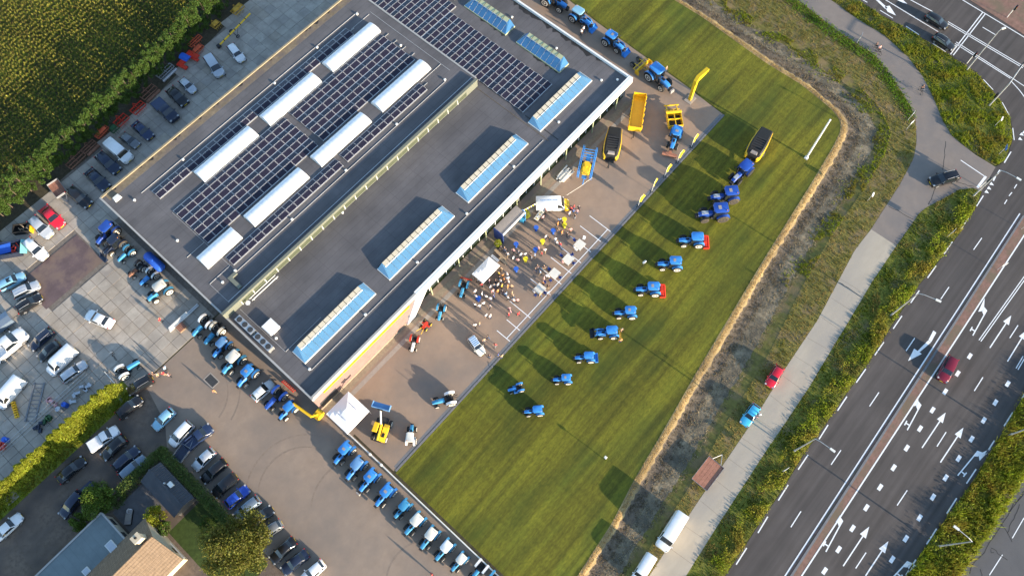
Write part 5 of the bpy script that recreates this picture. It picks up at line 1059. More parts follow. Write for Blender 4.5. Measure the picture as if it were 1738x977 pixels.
# balers
def baler(pa, pb, label):
    a, h, L = frame(pa, pb, 1.2); r = local('round_baler', a, h, label, 'baler', 'black and yellow balers')
    L = max(L,4.6); rings = []
    for x, w, z0, z1 in ((1.0,.95,.55,1.5),(1.5,1.2,.5,2.2),(2.6,1.3,.5,2.75),(3.7,1.3,.5,2.7),(L,1.1,.6,2.1),(L+.15,.85,.8,1.7)): rings.append([(x,-w,z0),(x,-w,z1-.25),(x,-w*.8,z1),(x,w*.8,z1),(x,w,z1-.25),(x,w,z0)])
    mb = MB(); mb.loft(rings); lpart(r, 'bale_chamber', mb, ['trim_black'], .5)
    for s in (-1,1):
        mb = MB(); rr2 = [[(x,s*(w+.02),z0),(x,s*(w+.16),z0+.1),(x,s*(w+.16),z1),(x,s*(w-.12),z1+.1)] for x, w, z0, z1 in ((.9,.9,.6,1.3),(1.6,1.2,.6,1.9),(2.8,1.3,.6,2.2),(3.9,1.28,.6,2.1),(L+.1,1.0,.7,1.6))]; mb.loft(rr2); lpart(r, 'side_cover', mb, ['paint_machine_yellow'], .5)
    mb = MB(); mb.box(1.9,2.05,-.9,.9,2.5,2.6); 
    for k in range(5): mb.box(2.3+k*.45,2.45+k*.45,-.95,.95,2.72-.0*k,2.80)
    mb.box(2.0,4.3,-.98,-.9,2.6,2.82); mb.box(2.0,4.3,.9,.98,2.6,2.82); lpart(r, 'net_wrap_rack', mb, ['chassis'])
    mb = MB(); mb.box(1.2,1.9,-.6,.6,2.0,2.3,tx=.1,ty=.1); lpart(r, 'front_cover', mb, ['grey_hatch'])
    mb = MB(); mb.cyl((1.1,0,.75),(-.6,0,.6),.10,n=8); mb.cyl((-.3,.18,0),(-.3,.18,.75),.05,n=6); mb.cyl((1.0,-.7,.25),(1.0,.7,.25),.22,n=10); lpart(r, 'drawbar', mb, ['chassis'])
    for s in (-1,1): lwheel(r, 3.0, s*1.32, .62, .5, rim='rim')
baler((1034,277),(1044,221),'black baler with yellow flanks by the yellow tipper trailer'); baler((1271,275),(1300,224),'black baler with yellow flanks on the lawn behind a deep blue tractor')
# yellow box machine pulled by forecourt tractor
a, h, L = frame((1148,222),(1138,170),1.0); r = local('box_spreader', a, h, 'yellow open box machine with frame tail behind the forecourt tractor', 'farm machine')
w = 1.25; mb = MB()
for b in ((.7,3.4,-w,-w+.1,.6,1.6),(.7,3.4,w-.1,w,.6,1.6),(.7,.8,-w+.1,w-.1,.6,1.5),(3.3,3.4,-w+.1,w-.1,.6,1.7),(2.0,2.1,-w+.1,w-.1,1.2,1.6),(.8,3.3,-.06,.06,1.4,1.6)): mb.box(*b)
mb.box(3.2,3.7,-w-.1,w+.1,1.5,1.75,tx=.1); lpart(r, 'hopper', mb, ['paint_machine_yellow']); mb = MB(); mb.box(.8,3.3,-w+.1,w-.1,.55,.65); lpart(r, 'hopper_floor', mb, ['chassis'])
mb = MB(); mb.cyl((.8,-.4,.8),(-.3,0,.6),.07,n=6); mb.cyl((.8,.4,.8),(-.3,0,.6),.07,n=6)
for y in (-.9,.9): mb.box(3.4,5.3,y-.08,y+.08,.8,.95)
mb.box(5.2,5.35,-1.3,1.3,.8,1.0); mb.box(4.4,4.5,-1.3,1.3,.8,.9); lpart(r, 'tail_frame', mb, ['paint_machine_yellow'])
for s in (-1,1): lwheel(r, 4.3, s*.55, .42, .4)
# yellow trailed frame on the side drive
a, h, L = frame((1101,119),(1072,97),.9); r = local('trailed_frame', a, h, 'yellow trailed land leveller behind the blue tractor', 'farm machine')
mb = MB(); mb.cyl((0,0,.6),(1.5,-.5,.8),.06,n=6); mb.cyl((0,0,.6),(1.5,.5,.8),.06,n=6)
for b in ((1.3,1.5,-1.7,1.7,.2,1.15),(2.1,2.2,-1.6,1.6,.75,.88),(1.3,2.9,-.7,-.6,.8,.92),(1.3,2.9,.6,.7,.8,.92),(1.3,2.2,-1.68,-1.6,.8,.9),(1.3,2.2,1.6,1.68,.8,.9)): mb.box(*b)
mb.obox((1.2,1.75,.6),(.9,.08,.9)); mb.obox((1.2,-1.75,.6),(.9,.08,.9)); lpart(r, 'frame', mb, ['paint_machine_yellow'])
for s in (-1,1): lwheel(r, 3.0, s*.8, .5, .42); 
# folded sprayer
a, h, L = frame((990,306),(1003,249),1.2); r = local('field_sprayer', a, h, 'blue field sprayer with folded booms and yellow tank', 'sprayer')
mb = MB(); mb.loft([[(x,-w_,.8),(x,-w_,1.7),(x,-w_*.6,2.05),(x,w_*.6,2.05),(x,w_,1.7),(x,w_,.8)] for x, w_ in ((1.2,.5),(1.5,.75),(2.9,.75),(3.2,.5))]); mb.cyl((2.2,0,2.05),(2.2,0,2.2),.25,n=10); lpart(r, 'tank', mb, ['paint_machine_yellow'], .5)
for s in (-1,1):
    mb = MB()
    for y in (.95,1.2):
        for z in (1.0,1.6,2.1): mb.cyl((.4,s*y,z),(5.9,s*y,z),.055,n=5)
    for k in range(12): x = .4+k*.5; mb.cyl((x,s*.95,1.0),(x+.25,s*1.2,2.1),.035,n=5); mb.cyl((x+.25,s*.95,2.1),(x+.5,s*1.2,1.0),.035,n=5)
    lpart(r, 'folded_boom', mb, ['paint_tractor'])
mb = MB()
for k in range(4): mb.cyl((4.0+k*.5,-.95,2.1),(4.0+k*.5,.95,2.1),.05,n=5); mb.cyl((4.0+k*.5,-.95,1.2),(4.0+k*.5,.95,1.2),.05,n=5)
mb.box(.6,5.4,-.4,.4,.65,.85); mb.cyl((.6,0,.7),(-.5,0,.5),.08,n=6); lpart(r, 'frame', mb, ['paint_tractor'])
for s in (-1,1): lwheel(r, 3.0, s*.75, .75, .35)
# bundle of white tubes on the forecourt
a, h, L = frame((949,304),(969,283),.5); r = local('tube_stack', a, h, 'stack of white boards and tubes lying by the glass front', 'boards')
for k in range(6): mb = MB(); mb.obox((1.4+random.uniform(-.3,.3),-.75+k*.28,.16+.14*(k%2)+.0),(2.8,.22,.18),rz=random.uniform(-.06,.06)); lpart(r, 'board', mb, ['frame_white'])
for x in (.5,2.3): mb = MB(); mb.box(x-.06,x+.06,-.95,.95,0,.10); lpart(r, 'bearer', mb, ['paint_wood'])
# telescopic lift with raised blue platform
b0, h, L = frame((640,752),(654,712),.6); r = local('telehandler', b0, h, 'yellow telehandler with boom raising a blue platform beside the gazebo', 'telehandler')
mb = MB(); mb.box(.2,3.9,-.55,.55,.6,1.05); lpart(r, 'chassis', mb, ['chassis']); mb = MB(); mb.loft([[(x,-1.05,.8),(x,-1.05,z),(x,-.35,z+.08),(x,-.35,.8)] for x, z in ((.3,1.45),(1.0,1.65),(2.4,1.6),(2.9,1.3))]); mb.box(.9,1.5,-.9,-.5,1.7,1.78,mat=1); lpart(r, 'engine_cover', mb, ['paint_machine_yellow','trim_black'], .5)
mb = MB(); mb.box(1.2,2.8,.2,1.0,1.0,2.3,tx=.12,ty=.05); lpart(r, 'cab', mb, ['car_glass']); mb = MB(); mb.box(1.25,2.7,.22,.98,2.3,2.42,tx=.08,ty=.06); lpart(r, 'cab_roof', mb, ['paint_machine_yellow'])
tip = np.array(G(647,690,3.6))-b0; ct, st = math.cos(-h), math.sin(-h); tl = (tip[0]*ct-tip[1]*st, tip[0]*st+tip[1]*ct)
mb = MB(); mb.cyl((.3,-.1,1.6),(2.6,-.05,2.2),.20,n=8); lpart(r, 'outer_boom', mb, ['paint_machine_yellow'], .6); mb = MB(); mb.cyl((2.4,-.05,2.15),(tl[0]-.4,tl[1],3.4),.13,n=8); lpart(r, 'inner_boom', mb, ['paint_cream'], .6)
pl = MB(); pl.box(tl[0]-.35,tl[0]+.55,tl[1]-1.35,tl[1]+1.35,3.35,3.45); 
for y in (-1.35,1.27): pl.box(tl[0]-.35,tl[0]+.55,tl[1]+y,tl[1]+y+.08,3.45,3.95)
pl.box(tl[0]-.35,tl[0]-.27,tl[1]-1.27,tl[1]+1.27,3.45,3.95); lpart(r, 'platform', pl, ['paint_tractor_pale']); pl = MB(); pl.box(tl[0]-.55,tl[0]-.36,tl[1]-.4,tl[1]+.4,3.1,3.7); lpart(r, 'carriage', pl, ['chassis'])
for x in (.8,3.2):
    for s in (-1,1): lwheel(r, x, s*.95, .55, .4, rim='rim_white', lug=.05)
# small red and yellow tractor implement, and striped vintage car
a, h, L = frame((716,560),(727,545),.4); r = local('red_mower', a, h, 'small red and yellow garden cultivator on the forecourt', 'farm machine')
mb = MB(); mb.box(.2,1.6,-.2,.2,.35,.75,tx=.1); mb.box(.9,1.2,-.7,.7,.4,.5); lpart(r, 'frame', mb, ['paint_machine_red']); mb = MB(); mb.tube([(.2,-.2,.6),(-.7,-.45,1.0)],.04,6); mb.tube([(.2,.2,.6),(-.7,.45,1.0)],.04,6); lpart(r, 'handlebars', mb, ['paint_machine_yellow'])
for x, yy in ((.4,.5),(1.5,.6)):
    for s in (-1,1): lwheel(r, x, s*yy, .34, .22, rim='plate_yellow')
T, L = car_template('hatch'); f, rq = np.array(G(819,600,.6)), np.array(G(799,572,.6)); d = f-rq; c = (f+rq)/2
sv = spawn(T, 'vintage_car', (c[0],c[1],.012), math.atan2(d[1],d[0]), .82, 'small cream car with blue and white striped roof on the forecourt', 'car', None, {'PAINT':'paint_cream'})
for k in range(5): mb = MB(); mb.box(-1.55+k*.38,-1.38+k*.38,-.60,.60,1.49,1.53); lpart(sv, 'roof_stripe', mb, ['paint_tractor_pale'])
mb = MB(); mb.box(-1.7,.3,-.66,.66,1.47,1.50); lpart(sv, 'roof_sheet', mb, ['canvas'])
# trailers
def flat_trailer(pa, pb, wid, col, label, sides=.12, name='flat_trailer', bar=True, z=.7):
    a, h, L = frame(pa, pb, z); r = local(name, a, h, label, 'trailer'); w = wid/2
    n = max(2, int(wid/.5)); 
    for k in range(n): mb = MB(); y = -w+(k+.5)*wid/n; mb.box(0,L,y-wid/n/2+.012,y+wid/n/2-.012,.62,.68); lpart(r, 'deck_board', mb, ['paint_'+col])
    mb = MB(); mb.box(.1,L-.1,-w+.2,-w+.3,.5,.618); mb.box(.1,L-.1,w-.3,w-.2,.5,.618); 
    for b in ((0,L,-w-.04,-w,.55,.68+sides),(0,L,w,w+.04,.55,.68+sides),(-.04,0,-w,w,.55,.68+sides),(L,L+.04,-w,w,.55,.68+sides)): mb.box(*b)
    if bar: mb.cyl((L,-w*.6,.55),(L+1.5,0,.5),.05,n=6); mb.cyl((L,w*.6,.55),(L+1.5,0,.5),.05,n=6); mb.cyl((L+1.3,.12,0),(L+1.3,.12,.6),.04,n=6)
    lpart(r, 'trailer_frame', mb, ['paint_steel'])
    for x in (L*.38,L*.58):
        for s in (-1,1): lwheel(r, x, s*(w-.15), .28, .2)
    return r
flat_trailer((1187,822),(1216,784),2.6,'rust','rust brown flat trailer with drawbar on the concrete road verge')
flat_trailer((300,780),(317,757),1.6,'navy','small dark open trailer between people carrier and hedge', .3)
flat_trailer((90,310),(106,331),1.9,'rust','small open trailer with rusty deck at the hedge corner', .35)
a, h, L = frame((160,821),(134,844),1.2); r = local('box_trailer', a, h, 'dark covered box trailer behind the dark off-roader', 'trailer'); mb = MB(); mb.box(0,L-.8,-.8,.8,.45,1.5,tx=.05,ty=.05); lpart(r, 'box', mb, ['paint_navy']); mb = MB(); mb.cyl((L-.8,0,.5),(L,0,.5),.05,n=6); mb.box(.1,L-.9,-.5,.5,.35,.449); lpart(r, 'drawbar', mb, ['chassis'])
for s in (-1,1): lwheel(r, L*.4, s*.82, .3, .18)
a, h, L = frame((-12,560),(22,536),1.0); r = local('tarp_trailer', a, h, 'blue grey tarpaulin trailer at the yard edge behind the flatbed truck', 'trailer'); mb = MB(); mb.loft([[(x,-1.0,.6),(x,-1.0,z),(x,0,z+.15),(x,1.0,z),(x,1.0,.6)] for x, z in ((0,1.7),(1.6,1.75),(3.2,1.7))]); lpart(r, 'tarpaulin', mb, ['paint_bluegrey']); mb = MB(); mb.box(.1,3.1,-.8,.8,.4,.58); mb.cyl((3.2,0,.5),(4.2,0,.5),.05,n=6); lpart(r, 'frame', mb, ['chassis'])
for s in (-1,1): lwheel(r, 1.4, s*1.0, .35, .2)
# blue tank
a, h, L = frame((249,432),(276,457),1.0); r = local('slurry_tank', a, h, 'blue cylindrical tank lying by the side wall', 'tank'); mb = MB(); n = 16
mb.loft([[(x, math.cos(2*math.pi*i/n)*q, 1.05+math.sin(2*math.pi*i/n)*q) for i in range(n)] for x, q in ((0,.2),(.1,.6),(.4,.8),(L-.4,.8),(L-.1,.6),(L,.2))]); lpart(r, 'tank', mb, ['paint_blue_plastic'], .6); mb = MB()
for x in (.7,L-.7): mb.box(x-.1,x+.1,-.7,.7,0,.5)
lpart(r, 'saddle', mb, ['chassis']); mb = MB(); mb.cyl((L/2,0,1.8),(L/2,0,2.0),.22,n=10); lpart(r, 'lid', mb, ['paint_blue_plastic'])
# yard implements along the hedge: frames with tines
def harrow(p, rz, lx, ly, col, label, kind=0):
    g = G(*p); r = local('cultivator', g, rz, label, 'farm machine', 'old implements along the hedge'); mb = MB()
    for k in range(3): y = -ly/2+k*ly/2; mb.box(-lx/2,lx/2,y-.06,y+.06,.55,.67)
    for x in (-lx/2,0,lx/2): mb.box(x-.06,x+.06,-ly/2,ly/2,.67,.78)
    lpart(r, 'frame', mb, [col]); mb = MB()
    for k in range(3):
        for j in range(int(lx/.4)): x = -lx/2+.2+j*.4; y = -ly/2+k*ly/2; mb.tube([(x,y,.58),(x,y-.22,.4),(x,y-.12,.0)],.03,5)
    lpart(r, 'tines', mb, [col])['kind'] = 'stuff'; mb = MB(); mb.tube([(-.35,ly/2,.6),(0,ly/2+.1,1.25),(.35,ly/2,.6)],.05,6); 
    if kind == 1: mb.cyl((-lx/2,-ly/2-.4,.3),(lx/2,-ly/2-.4,.3),.28,n=10)
    if kind == 2: mb.box(-lx*.4,lx*.4,-ly*.3,ly*.3,.8,1.25,tx=.12,ty=.12)
    lpart(r, 'headstock', mb, [col]); return r
for p, rz, lx, ly, col, lab, kd in (((176,228),.15,2.6,.9,'paint_orange_red','small salmon red seeder box under the hedge',2),((209,208),.1,2.4,1.6,'paint_machine_red','red spring tine cultivator behind the blue saloon',0),((237,187),.1,2.6,1.5,'paint_machine_red','red tine harrow beside the dark blue pickup',0),((254,160),.1,3.2,1.5,'paint_old_brown','rusty brown harrow with yellow bar near the black hatchback',1),((283,125),.1,3.4,1.2,'paint_steel','grey steel cultivator in front of the small hatchback',1),((338,88),.1,2.2,1.0,'paint_orange_red','salmon red box drill beside the red implement',2),((333,74),.1,2.8,1.0,'paint_orange_red','orange red frame leaning at the hedge',0),((154,252),.1,2.6,1.1,'paint_old_brown','rusty brown round-ended plough under the hedge',1),((132,275),.1,3.4,1.4,'paint_old_brown','dark rusty plough frame near the hedge corner',0),((368,46),.1,1.6,1.3,'paint_ochre','ochre yellow spreader near the long conveyor',2),((405,20),.1,2.4,1.4,'paint_ochre','ochre machine with pale tank at the top of the yard',2),((197,222),.1,1.6,1.2,'paint_dark_green','dark green crate frame with white cap beside the hedge',2)):
    harrow(p, rz, lx, ly, col, lab, kd)
# red implement with blue sheet
g = G(317,104); r = local('red_tedder', g, .2, 'red hay machine with blue sheet beside the hedge', 'farm machine'); mb = MB(); mb.box(-1.9,1.9,-.5,.5,.5,.9,tx=.2,ty=.1); mb.box(-1.9,-1.2,-1.6,.5,.5,.75); mb.box(1.0,1.9,-1.8,.6,.5,.7); mb.box(.6,1.2,-2.2,-.4,.4,.6); lpart(r, 'body', mb, ['paint_machine_red']); mb = MB(); mb.loft([[(-.6,y,.92),(-.2,y,1.3),(.5,y,1.25),(.8,y,.92)] for y in (-.9,-.2,.9)]); lpart(r, 'sheet', mb, ['paint_blue_plastic'])
for s in (-1,1): lwheel(r, s*1.3, -1.2, .35, .22)
# conveyor: long yellow tube on wheels
a, h, L = frame((370,75),(427,28),1.0); r = local('grain_auger', a, h, 'long yellow grain auger on wheels across the yard', 'auger'); mb = MB(); mb.cyl((0,0,.5),(L,0,1.7),.16,n=10); lpart(r, 'auger_tube', mb, ['paint_machine_yellow'], .6); mb = MB()
for k in range(1,6): mb.cyl((L*k/6-.08,0,.5+1.2*k/6-.01),(L*k/6+.08,0,.5+1.2*k/6+.02),.19,n=10)
mb.box(-.4,.3,-.3,.3,.2,.7,tx=.05); mb.cyl((L*.45,-.9,.35),(L*.45,.9,.35),.05,n=6); mb.cyl((L*.45,-.8,.35),(L*.6,0,1.1),.04,n=6); mb.cyl((L*.45,.8,.35),(L*.6,0,1.1),.04,n=6); lpart(r, 'undercarriage', mb, ['chassis'])
for s in (-1,1): lwheel(r, L*.45, s*.95, .35, .2)
# blue skip with red scrap, yellow skip
g = G(16,424,.6); r = local('open_container', g, rad(-38), 'open blue container with red scrap and turquoise flap', 'container'); mb = MB()
for b in ((-3.4,2.0,-1.2,-1.1,0,1.3),(-3.4,2.0,1.1,1.2,0,1.3),(-3.4,-3.3,-1.1,1.1,0,1.3),(-3.3,2.0,-1.1,1.1,0,.1)): mb.box(*b)
lpart(r, 'shell', mb, ['paint_navy']); mb = MB(); mb.obox((2.5,0,.9),(1.0,2.5,.08),ry=.5); lpart(r, 'flap', mb, ['paint_teal']); mb = MB(); mb.obox((-.8,.2,.75),(2.2,1.6,.15),rz=.1,rx=.15); lpart(r, 'sheet', mb, ['paint_blue_plastic']); mb = MB()
for k in range(7): mb.obox((1.0+random.uniform(-.6,.5),random.uniform(-.7,.7),.5+.06*k),(.9,.12,.12),rz=random.uniform(0,3),ry=random.uniform(-.3,.3))
lpart(r, 'scrap', mb, ['paint_machine_red'])
g = G(41,388,.5); r = local('skip', g, rad(-40), 'black skip with yellow end holding scrap beside the silver estate', 'skip'); mb = MB()
for b in ((-1.6,1.2,-.8,-.72,0,1.0),(-1.6,1.2,.72,.8,0,1.0),(-1.6,-1.52,-.72,.72,0,1.0),(-1.52,1.2,-.72,.72,0,.08)): mb.box(*b)
lpart(r, 'shell', mb, ['trim_black']); mb = MB(); mb.box(1.2,1.35,-.85,.85,0,1.05); lpart(r, 'end_plate', mb, ['paint_machine_yellow']); mb = MB()
for k in range(8): mb.obox((random.uniform(-1.2,.9),random.uniform(-.5,.5),.3+.08*k),(.8,.1,.15),rz=random.uniform(0,3),ry=random.uniform(-.4,.4))
lpart(r, 'scrap', mb, ['paint_wood'])
# timber and pallet pile by the drive
g = G(310,548,.3); r = local('timber_stack', g, 0, 'stack of pallets and long pale beams at the slab edge', 'timber')
for k in range(3): mb = MB(); mb.box(-2.2+k*.1,1.6,.35+k*.24,.35+k*.24+.19,.1,.34+.05*k); lpart(r, 'beam', mb, ['frame_white'])
mb = MB(); mb.box(1.6,3.6,.3,.5,.1,.35); mb.box(1.6,3.6,.6,.8,.1,.35); lpart(r, 'beam', mb, ['aluminium'])
for k in range(3):
    for j in range(5): mb = MB(); mb.box(-1.2+j*.26-.0,-1.2+j*.26+.20,-1.0,.2,.03+.16*k,.13+.16*k); lpart(r, 'pallet_board', mb, ['paint_rust' if k == 2 else 'paint_wood'])
mb = MB(); mb.box(-1.3,.3,-.95,-.85,0,.03); mb.box(-1.3,.3,.0,.1,0,.03); lpart(r, 'pallet_runner', mb, ['paint_wood'])
# mesh fence and stored parts
f0 = root('mesh_fence', (-28,70.8,0), 'galvanised mesh fence between yard and conifer row', 'fence')
for k in range(9): mb = MB(); x = -36+k*2.03; mb.cyl((x,70.8,0),(x,70.8,1.9),.04,n=6); part(f0, 'post', mb, ['aluminium'])
for k in range(8):
    mb = MB(); x = -36+k*2.03
    for z in (.15,1.0,1.85): mb.box(x+.04,x+1.99,70.78,70.82,z-.025,z+.025)
    for j in range(1,10): mb.box(x+j*.2-.012,x+j*.2+.012,70.79,70.81,.15,1.85)
    part(f0, 'mesh_panel', mb, ['aluminium'])
a, h, L = frame((178,630),(205,661),.6); r = local('pole_gate', a, h, 'low white barrier pole at the yard entrance', 'gate'); mb = MB(); mb.cyl((0,0,.9),(L,0,.9),.06,n=8); lpart(r, 'pole', mb, ['frame_white']); mb = MB(); mb.cyl((.1,0,0),(.1,0,1.0),.08,n=8); mb.cyl((L-.1,0,0),(L-.1,0,1.0),.08,n=8); lpart(r, 'post', mb, ['chassis'])
# odd parts stored beyond the fence
for k, (t, x, y, col, lab) in enumerate((('c',565,690,'silver','grey machine spare with flat base nearest the conifers by the fence'),('c',495,760,'silver','pile of grey spares stacked behind the mesh fence'),('c',435,810,'blue_plastic','blue drum behind the mesh fence'),('c',395,840,'silver','pile of grey weights behind the mesh fence beside a blue drum'),('c',325,905,'dark_green','dark green crates behind the mesh fence'),('c',265,945,'navy','dark crates behind the mesh fence beside green ones'),('d',40,75,'blue_plastic','round blue drum outside the mesh fence'),('d',10,120,'machine_red','red spare lying outside the mesh fence'),('c',340,790,'pink','pale pink barrow leaning at the mesh fence'))):
    g = Q(t,x,y,.4); r = local('drum' if 'drum' in lab else 'spare_part', g, k*.7, lab, 'drum' if 'drum' in lab else 'machine parts'); mt = 'cloth_p_pink' if col == 'pink' else 'paint_'+col
    if 'drum' in lab:
        mb = MB(); mb.cyl((0,0,0),(0,0,.9),.40,n=14); mb.cyl((0,0,.9),(0,0,.96),.36,n=14); lpart(r, 'barrel', mb, [mt], .6); mb = MB(); mb.cyl((.15,.1,.96),(.15,.1,1.0),.06,n=8); lpart(r, 'cap', mb, ['trim_black'])
    else:
        for j in range(5): mb = MB(); mb.obox((random.uniform(-.7,.7),random.uniform(-.5,.5),.2+.12*(j%3)),(.7,.4,.38),rz=random.uniform(0,3)); lpart(r, 'piece', mb, [mt])
g = Q('c',100,840,.4); r = local('ring_roller', g, 1.2, 'yellow ring roller tool lying on the slabs by the delivery van', 'farm machine'); mb = MB(); mb.cyl((-1.3,0,.35),(1.3,0,.35),.08,n=8); lpart(r, 'axle', mb, ['chassis'])
for k in range(7): mb = MB(); mb.cyl((-1.2+k*.4-.06,0,.35),(-1.2+k*.4+.06,0,.35),.35,n=14); lpart(r, 'ring', mb, ['paint_machine_yellow'])
g = Q('c',235,790); r = local('loading_ramp', g, .72, 'long dark steel ramp lying on the slabs by the mesh fence', 'ramp'); 
for s in (-1,1): mb = MB(); mb.box(-3.0,3.0,s*.75-.12,s*.75+.12,0.0,.14); lpart(r, 'rail', mb, ['paint_grey'])
mb = MB()
for k in range(10): mb.box(-2.9+k*.63,-2.8+k*.63,-.65,.65,.02,.08)
lpart(r, 'rungs', mb, ['paint_grey'])
g = (-8.0,56.3); r = root('drain_grate', (-8.0,56.3,.006), 'rectangular drain grate with pale rim in the drive', 'grate'); mb = MB()
for b in ((-.75,.75,-1.1,-.95),(-.75,.75,.95,1.1),(-.75,-.6,-.95,.95),(.6,.75,-.95,.95)): mb.box(*b,0,.02)
link('rim', mb.mesh('rim', ['plaza_band']), r); mb = MB()
for k in range(12): mb.box(-.59,.59,-.93+k*.157,-.93+k*.157+.11,0,.015)
link('bars', mb.mesh('bars', ['frame_dark']), r)
# ------------------------------------------------------------------ tents, tables, flags
def gazebo(x0, x1, y0, y1, ze, zp, label, name):
    r = root(name, ((x0+x1)/2,(y0+y1)/2,.012), label, 'tent'); cx, cy = (x0+x1)/2, (y0+y1)/2; mb = MB(); N_ = 7; V = []
    for i in range(N_+1):
        for j in range(N_+1):
            u, v = i/N_*2-1, j/N_*2-1; m_ = max(abs(u),abs(v)); V.append((cx+u*(x1-x0)/2, cy+v*(y1-y0)/2, ze+(zp-ze)*(1-m_)**1.15))
    mb.add(V, [(i*(N_+1)+j,(i+1)*(N_+1)+j,(i+1)*(N_+1)+j+1,i*(N_+1)+j+1) for i in range(N_) for j in range(N_)])
    for a, b in (((x0,y0),(x1,y0)),((x1,y0),(x1,y1)),((x1,y1),(x0,y1)),((x0,y1),(x0,y0))): mb.quad((*a,ze-.28),(*b,ze-.28),(*b,ze),(*a,ze))
    part(r, 'canopy', mb, ['canvas'])
    for x in (x0+.06,x1-.06):
        for y in (y0+.06,y1-.06): mb = MB(); mb.cyl((x,y,.0),(x,y,ze-.02),.035,n=8); part(r, 'leg', mb, ['aluminium'])
    return r
gz = gazebo(.0,4.5,34.2,38.6,2.25,3.3,'white peaked gazebo with dark lettering at the brick front corner','gazebo')
for (x, y, rz, rx) in ((3.35,36.4,rad(-90),0),(1.2,36.4,rad(-90),0)):
    zz = 2.25+1.05*(1-abs(x-2.25)/2.25)**1.15+.05; t_ = rad(26)*(1 if x > 2.25 else -1)
    o = text('NEW HOLLAND', .22, 'lettering_blue', gz, (x-2.25,y-36.4,zz-.012+.04), (0, t_, rz)); o.rotation_mode = 'XYZ'; o.rotation_euler = (Matrix.Rotation(t_,3,'Y') @ Matrix.Rotation(rz,3,'Z')).to_euler()
gazebo(30.4,34.35,35.3,37.6,2.25,2.75,'white flat party tent with visitors crowding its open side','party_tent')
def high_table(p, col, label):
    g = G(*p, 1.05); r = root('high_table', (g[0],g[1],.012), label, 'table', 'cloth-covered high tables'); mb = MB(); n = 16
    mb.loft([[(math.cos(2*math.pi*i/n)*q*(1+(.18*math.cos(4*2*math.pi*i/n) if z < .3 else 0)), math.sin(2*math.pi*i/n)*q*(1+(.18*math.cos(4*2*math.pi*i/n) if z < .3 else 0)), z) for i in range(n)] for z, q in ((0,.20),(.1,.18),(.35,.10),(.75,.10),(1.0,.34),(1.06,.40),(1.09,.40))]); link('stretch_cover', mb.mesh('stretch_cover', [col], .7), r)
    mb = MB(); mb.cyl((0,0,1.09),(0,0,1.115),.405,n=18); link('table_top', mb.mesh('table_top', [col], .6), r)
for p, c, l in (((958,372),'yellow','yellow clothed high table near the service van nose'),((958,381),'yellow','yellow clothed high table touching another yellow one'),((921,409),'yellow','yellow clothed high table alone in the middle of the forecourt'),((892,439),'yellow','yellow clothed high table amid the crowd beside the bench'),((939,391),'blue','blue clothed high table between van and parking bays'),((910,386),'blue','small blue clothed high table before the porch'),((909,423),'blue','blue clothed high table with red-clad visitors'),((876,414),'blue','blue clothed high table by the porch side panel'),((876,456),'blue','blue clothed high table beside the party tent'),((812,506),'blue','blue clothed high table ringed by white-shirted visitors')):
    high_table(p, 'cloth_'+c, l)
def picnic(p, label, rz=0.0):
    g = G(*p, .75); r = root('picnic_table', (g[0],g[1],.012), label, 'table', 'square tables at the parking bays', rz); mb = MB(); mb.box(-.78,.78,-.72,.72,.70,.76); mb.box(-.74,.74,-.68,.68,.62,.70); link('table_top', mb.mesh('table_top', ['paint_cream']), r)
    for sx in (-1,1):
        for sy in (-1,1): mb = MB(); mb.box(sx*.62-.04,sx*.62+.04,sy*.56-.04,sy*.56+.04,0,.64); link('leg', mb.mesh('leg', ['aluminium']), r)
def chair(x, y, rz, col, label):
    r = root('chair', (x,y,.012), label, 'chair', 'chairs around the square tables', rz); mb = MB(); mb.box(-.22,.22,-.22,.22,.42,.47); link('seat', mb.mesh('seat', [col]), r); mb = MB(); mb.box(-.22,.22,.19,.23,.47,.88); link('backrest', mb.mesh('backrest', [col]), r)
    for sx in (-1,1):
        for sy in (-1,1): mb = MB(); mb.cyl((sx*.19,sy*.19,0),(sx*.2,sy*.19,.42),.018,n=6); link('leg', mb.mesh('leg', ['chassis']), r)
for k, (p, l) in enumerate((((984,415),'square pale table with white stools, nearest the bay corner'),((964,440),'square pale table with seated visitors, second from the bay corner'),((941,464),'square pale table with dark chairs, third from the bay corner'),((916,490),'square pale table, last of the four towards the slanting pillar'))):
    picnic(p, l); g = G(*p,.5)
    for j, (dx, dy, rz) in enumerate(((0,1.15,0),(1.2,.2,-1.57),(-1.15,-.2,1.57),(.2,-1.15,3.14))):
        if (k+j)%4 == 3: continue
        chair(g[0]+dx+random.uniform(-.2,.2), g[1]+dy+random.uniform(-.15,.15), rz+random.uniform(-.4,.4), 'lettering_blue' if (k != 0 or j == 0) else 'canvas', 'dark blue chair at a square forecourt table' if (k != 0 or j == 0) else 'white chair at the square table nearest the bay corner')
# buffet tables and benches
def bench(pa, pb, w, z, col, label, cat, legs=2):
    a, h, L = frame(pa, pb, z); r = local('buffet_table' if cat == 'table' else 'bench', a, h, label, cat); n = max(2,int(w/.2))
    for k in range(n): mb = MB(); y = -w/2+(k+.5)*w/n; mb.box(0,L,y-w/n/2+.01,y+w/n/2-.01,z-.05,z); lpart(r, 'plank', mb, [col])
    for x in (.3,L-.3): mb = MB(); mb.box(x-.04,x+.04,-w/2+.05,w/2-.05,0,z-.05); lpart(r, 'trestle', mb, ['chassis'])
    return r
bt_ = bench((909,373),(924,353),.8,.78,'paint_cream','long pale buffet table beside the service van','table'); 
for k in range(9): mb = MB(); x = .3+k*.28; mb.cyl((x,random.uniform(-.2,.2),.78),(x,random.uniform(-.2,.2),.92),.07,n=8); o = lpart(bt_, 'dish', mb, [random.choice(['canvas','paint_machine_yellow','paint_dark_green','paint_white'])])
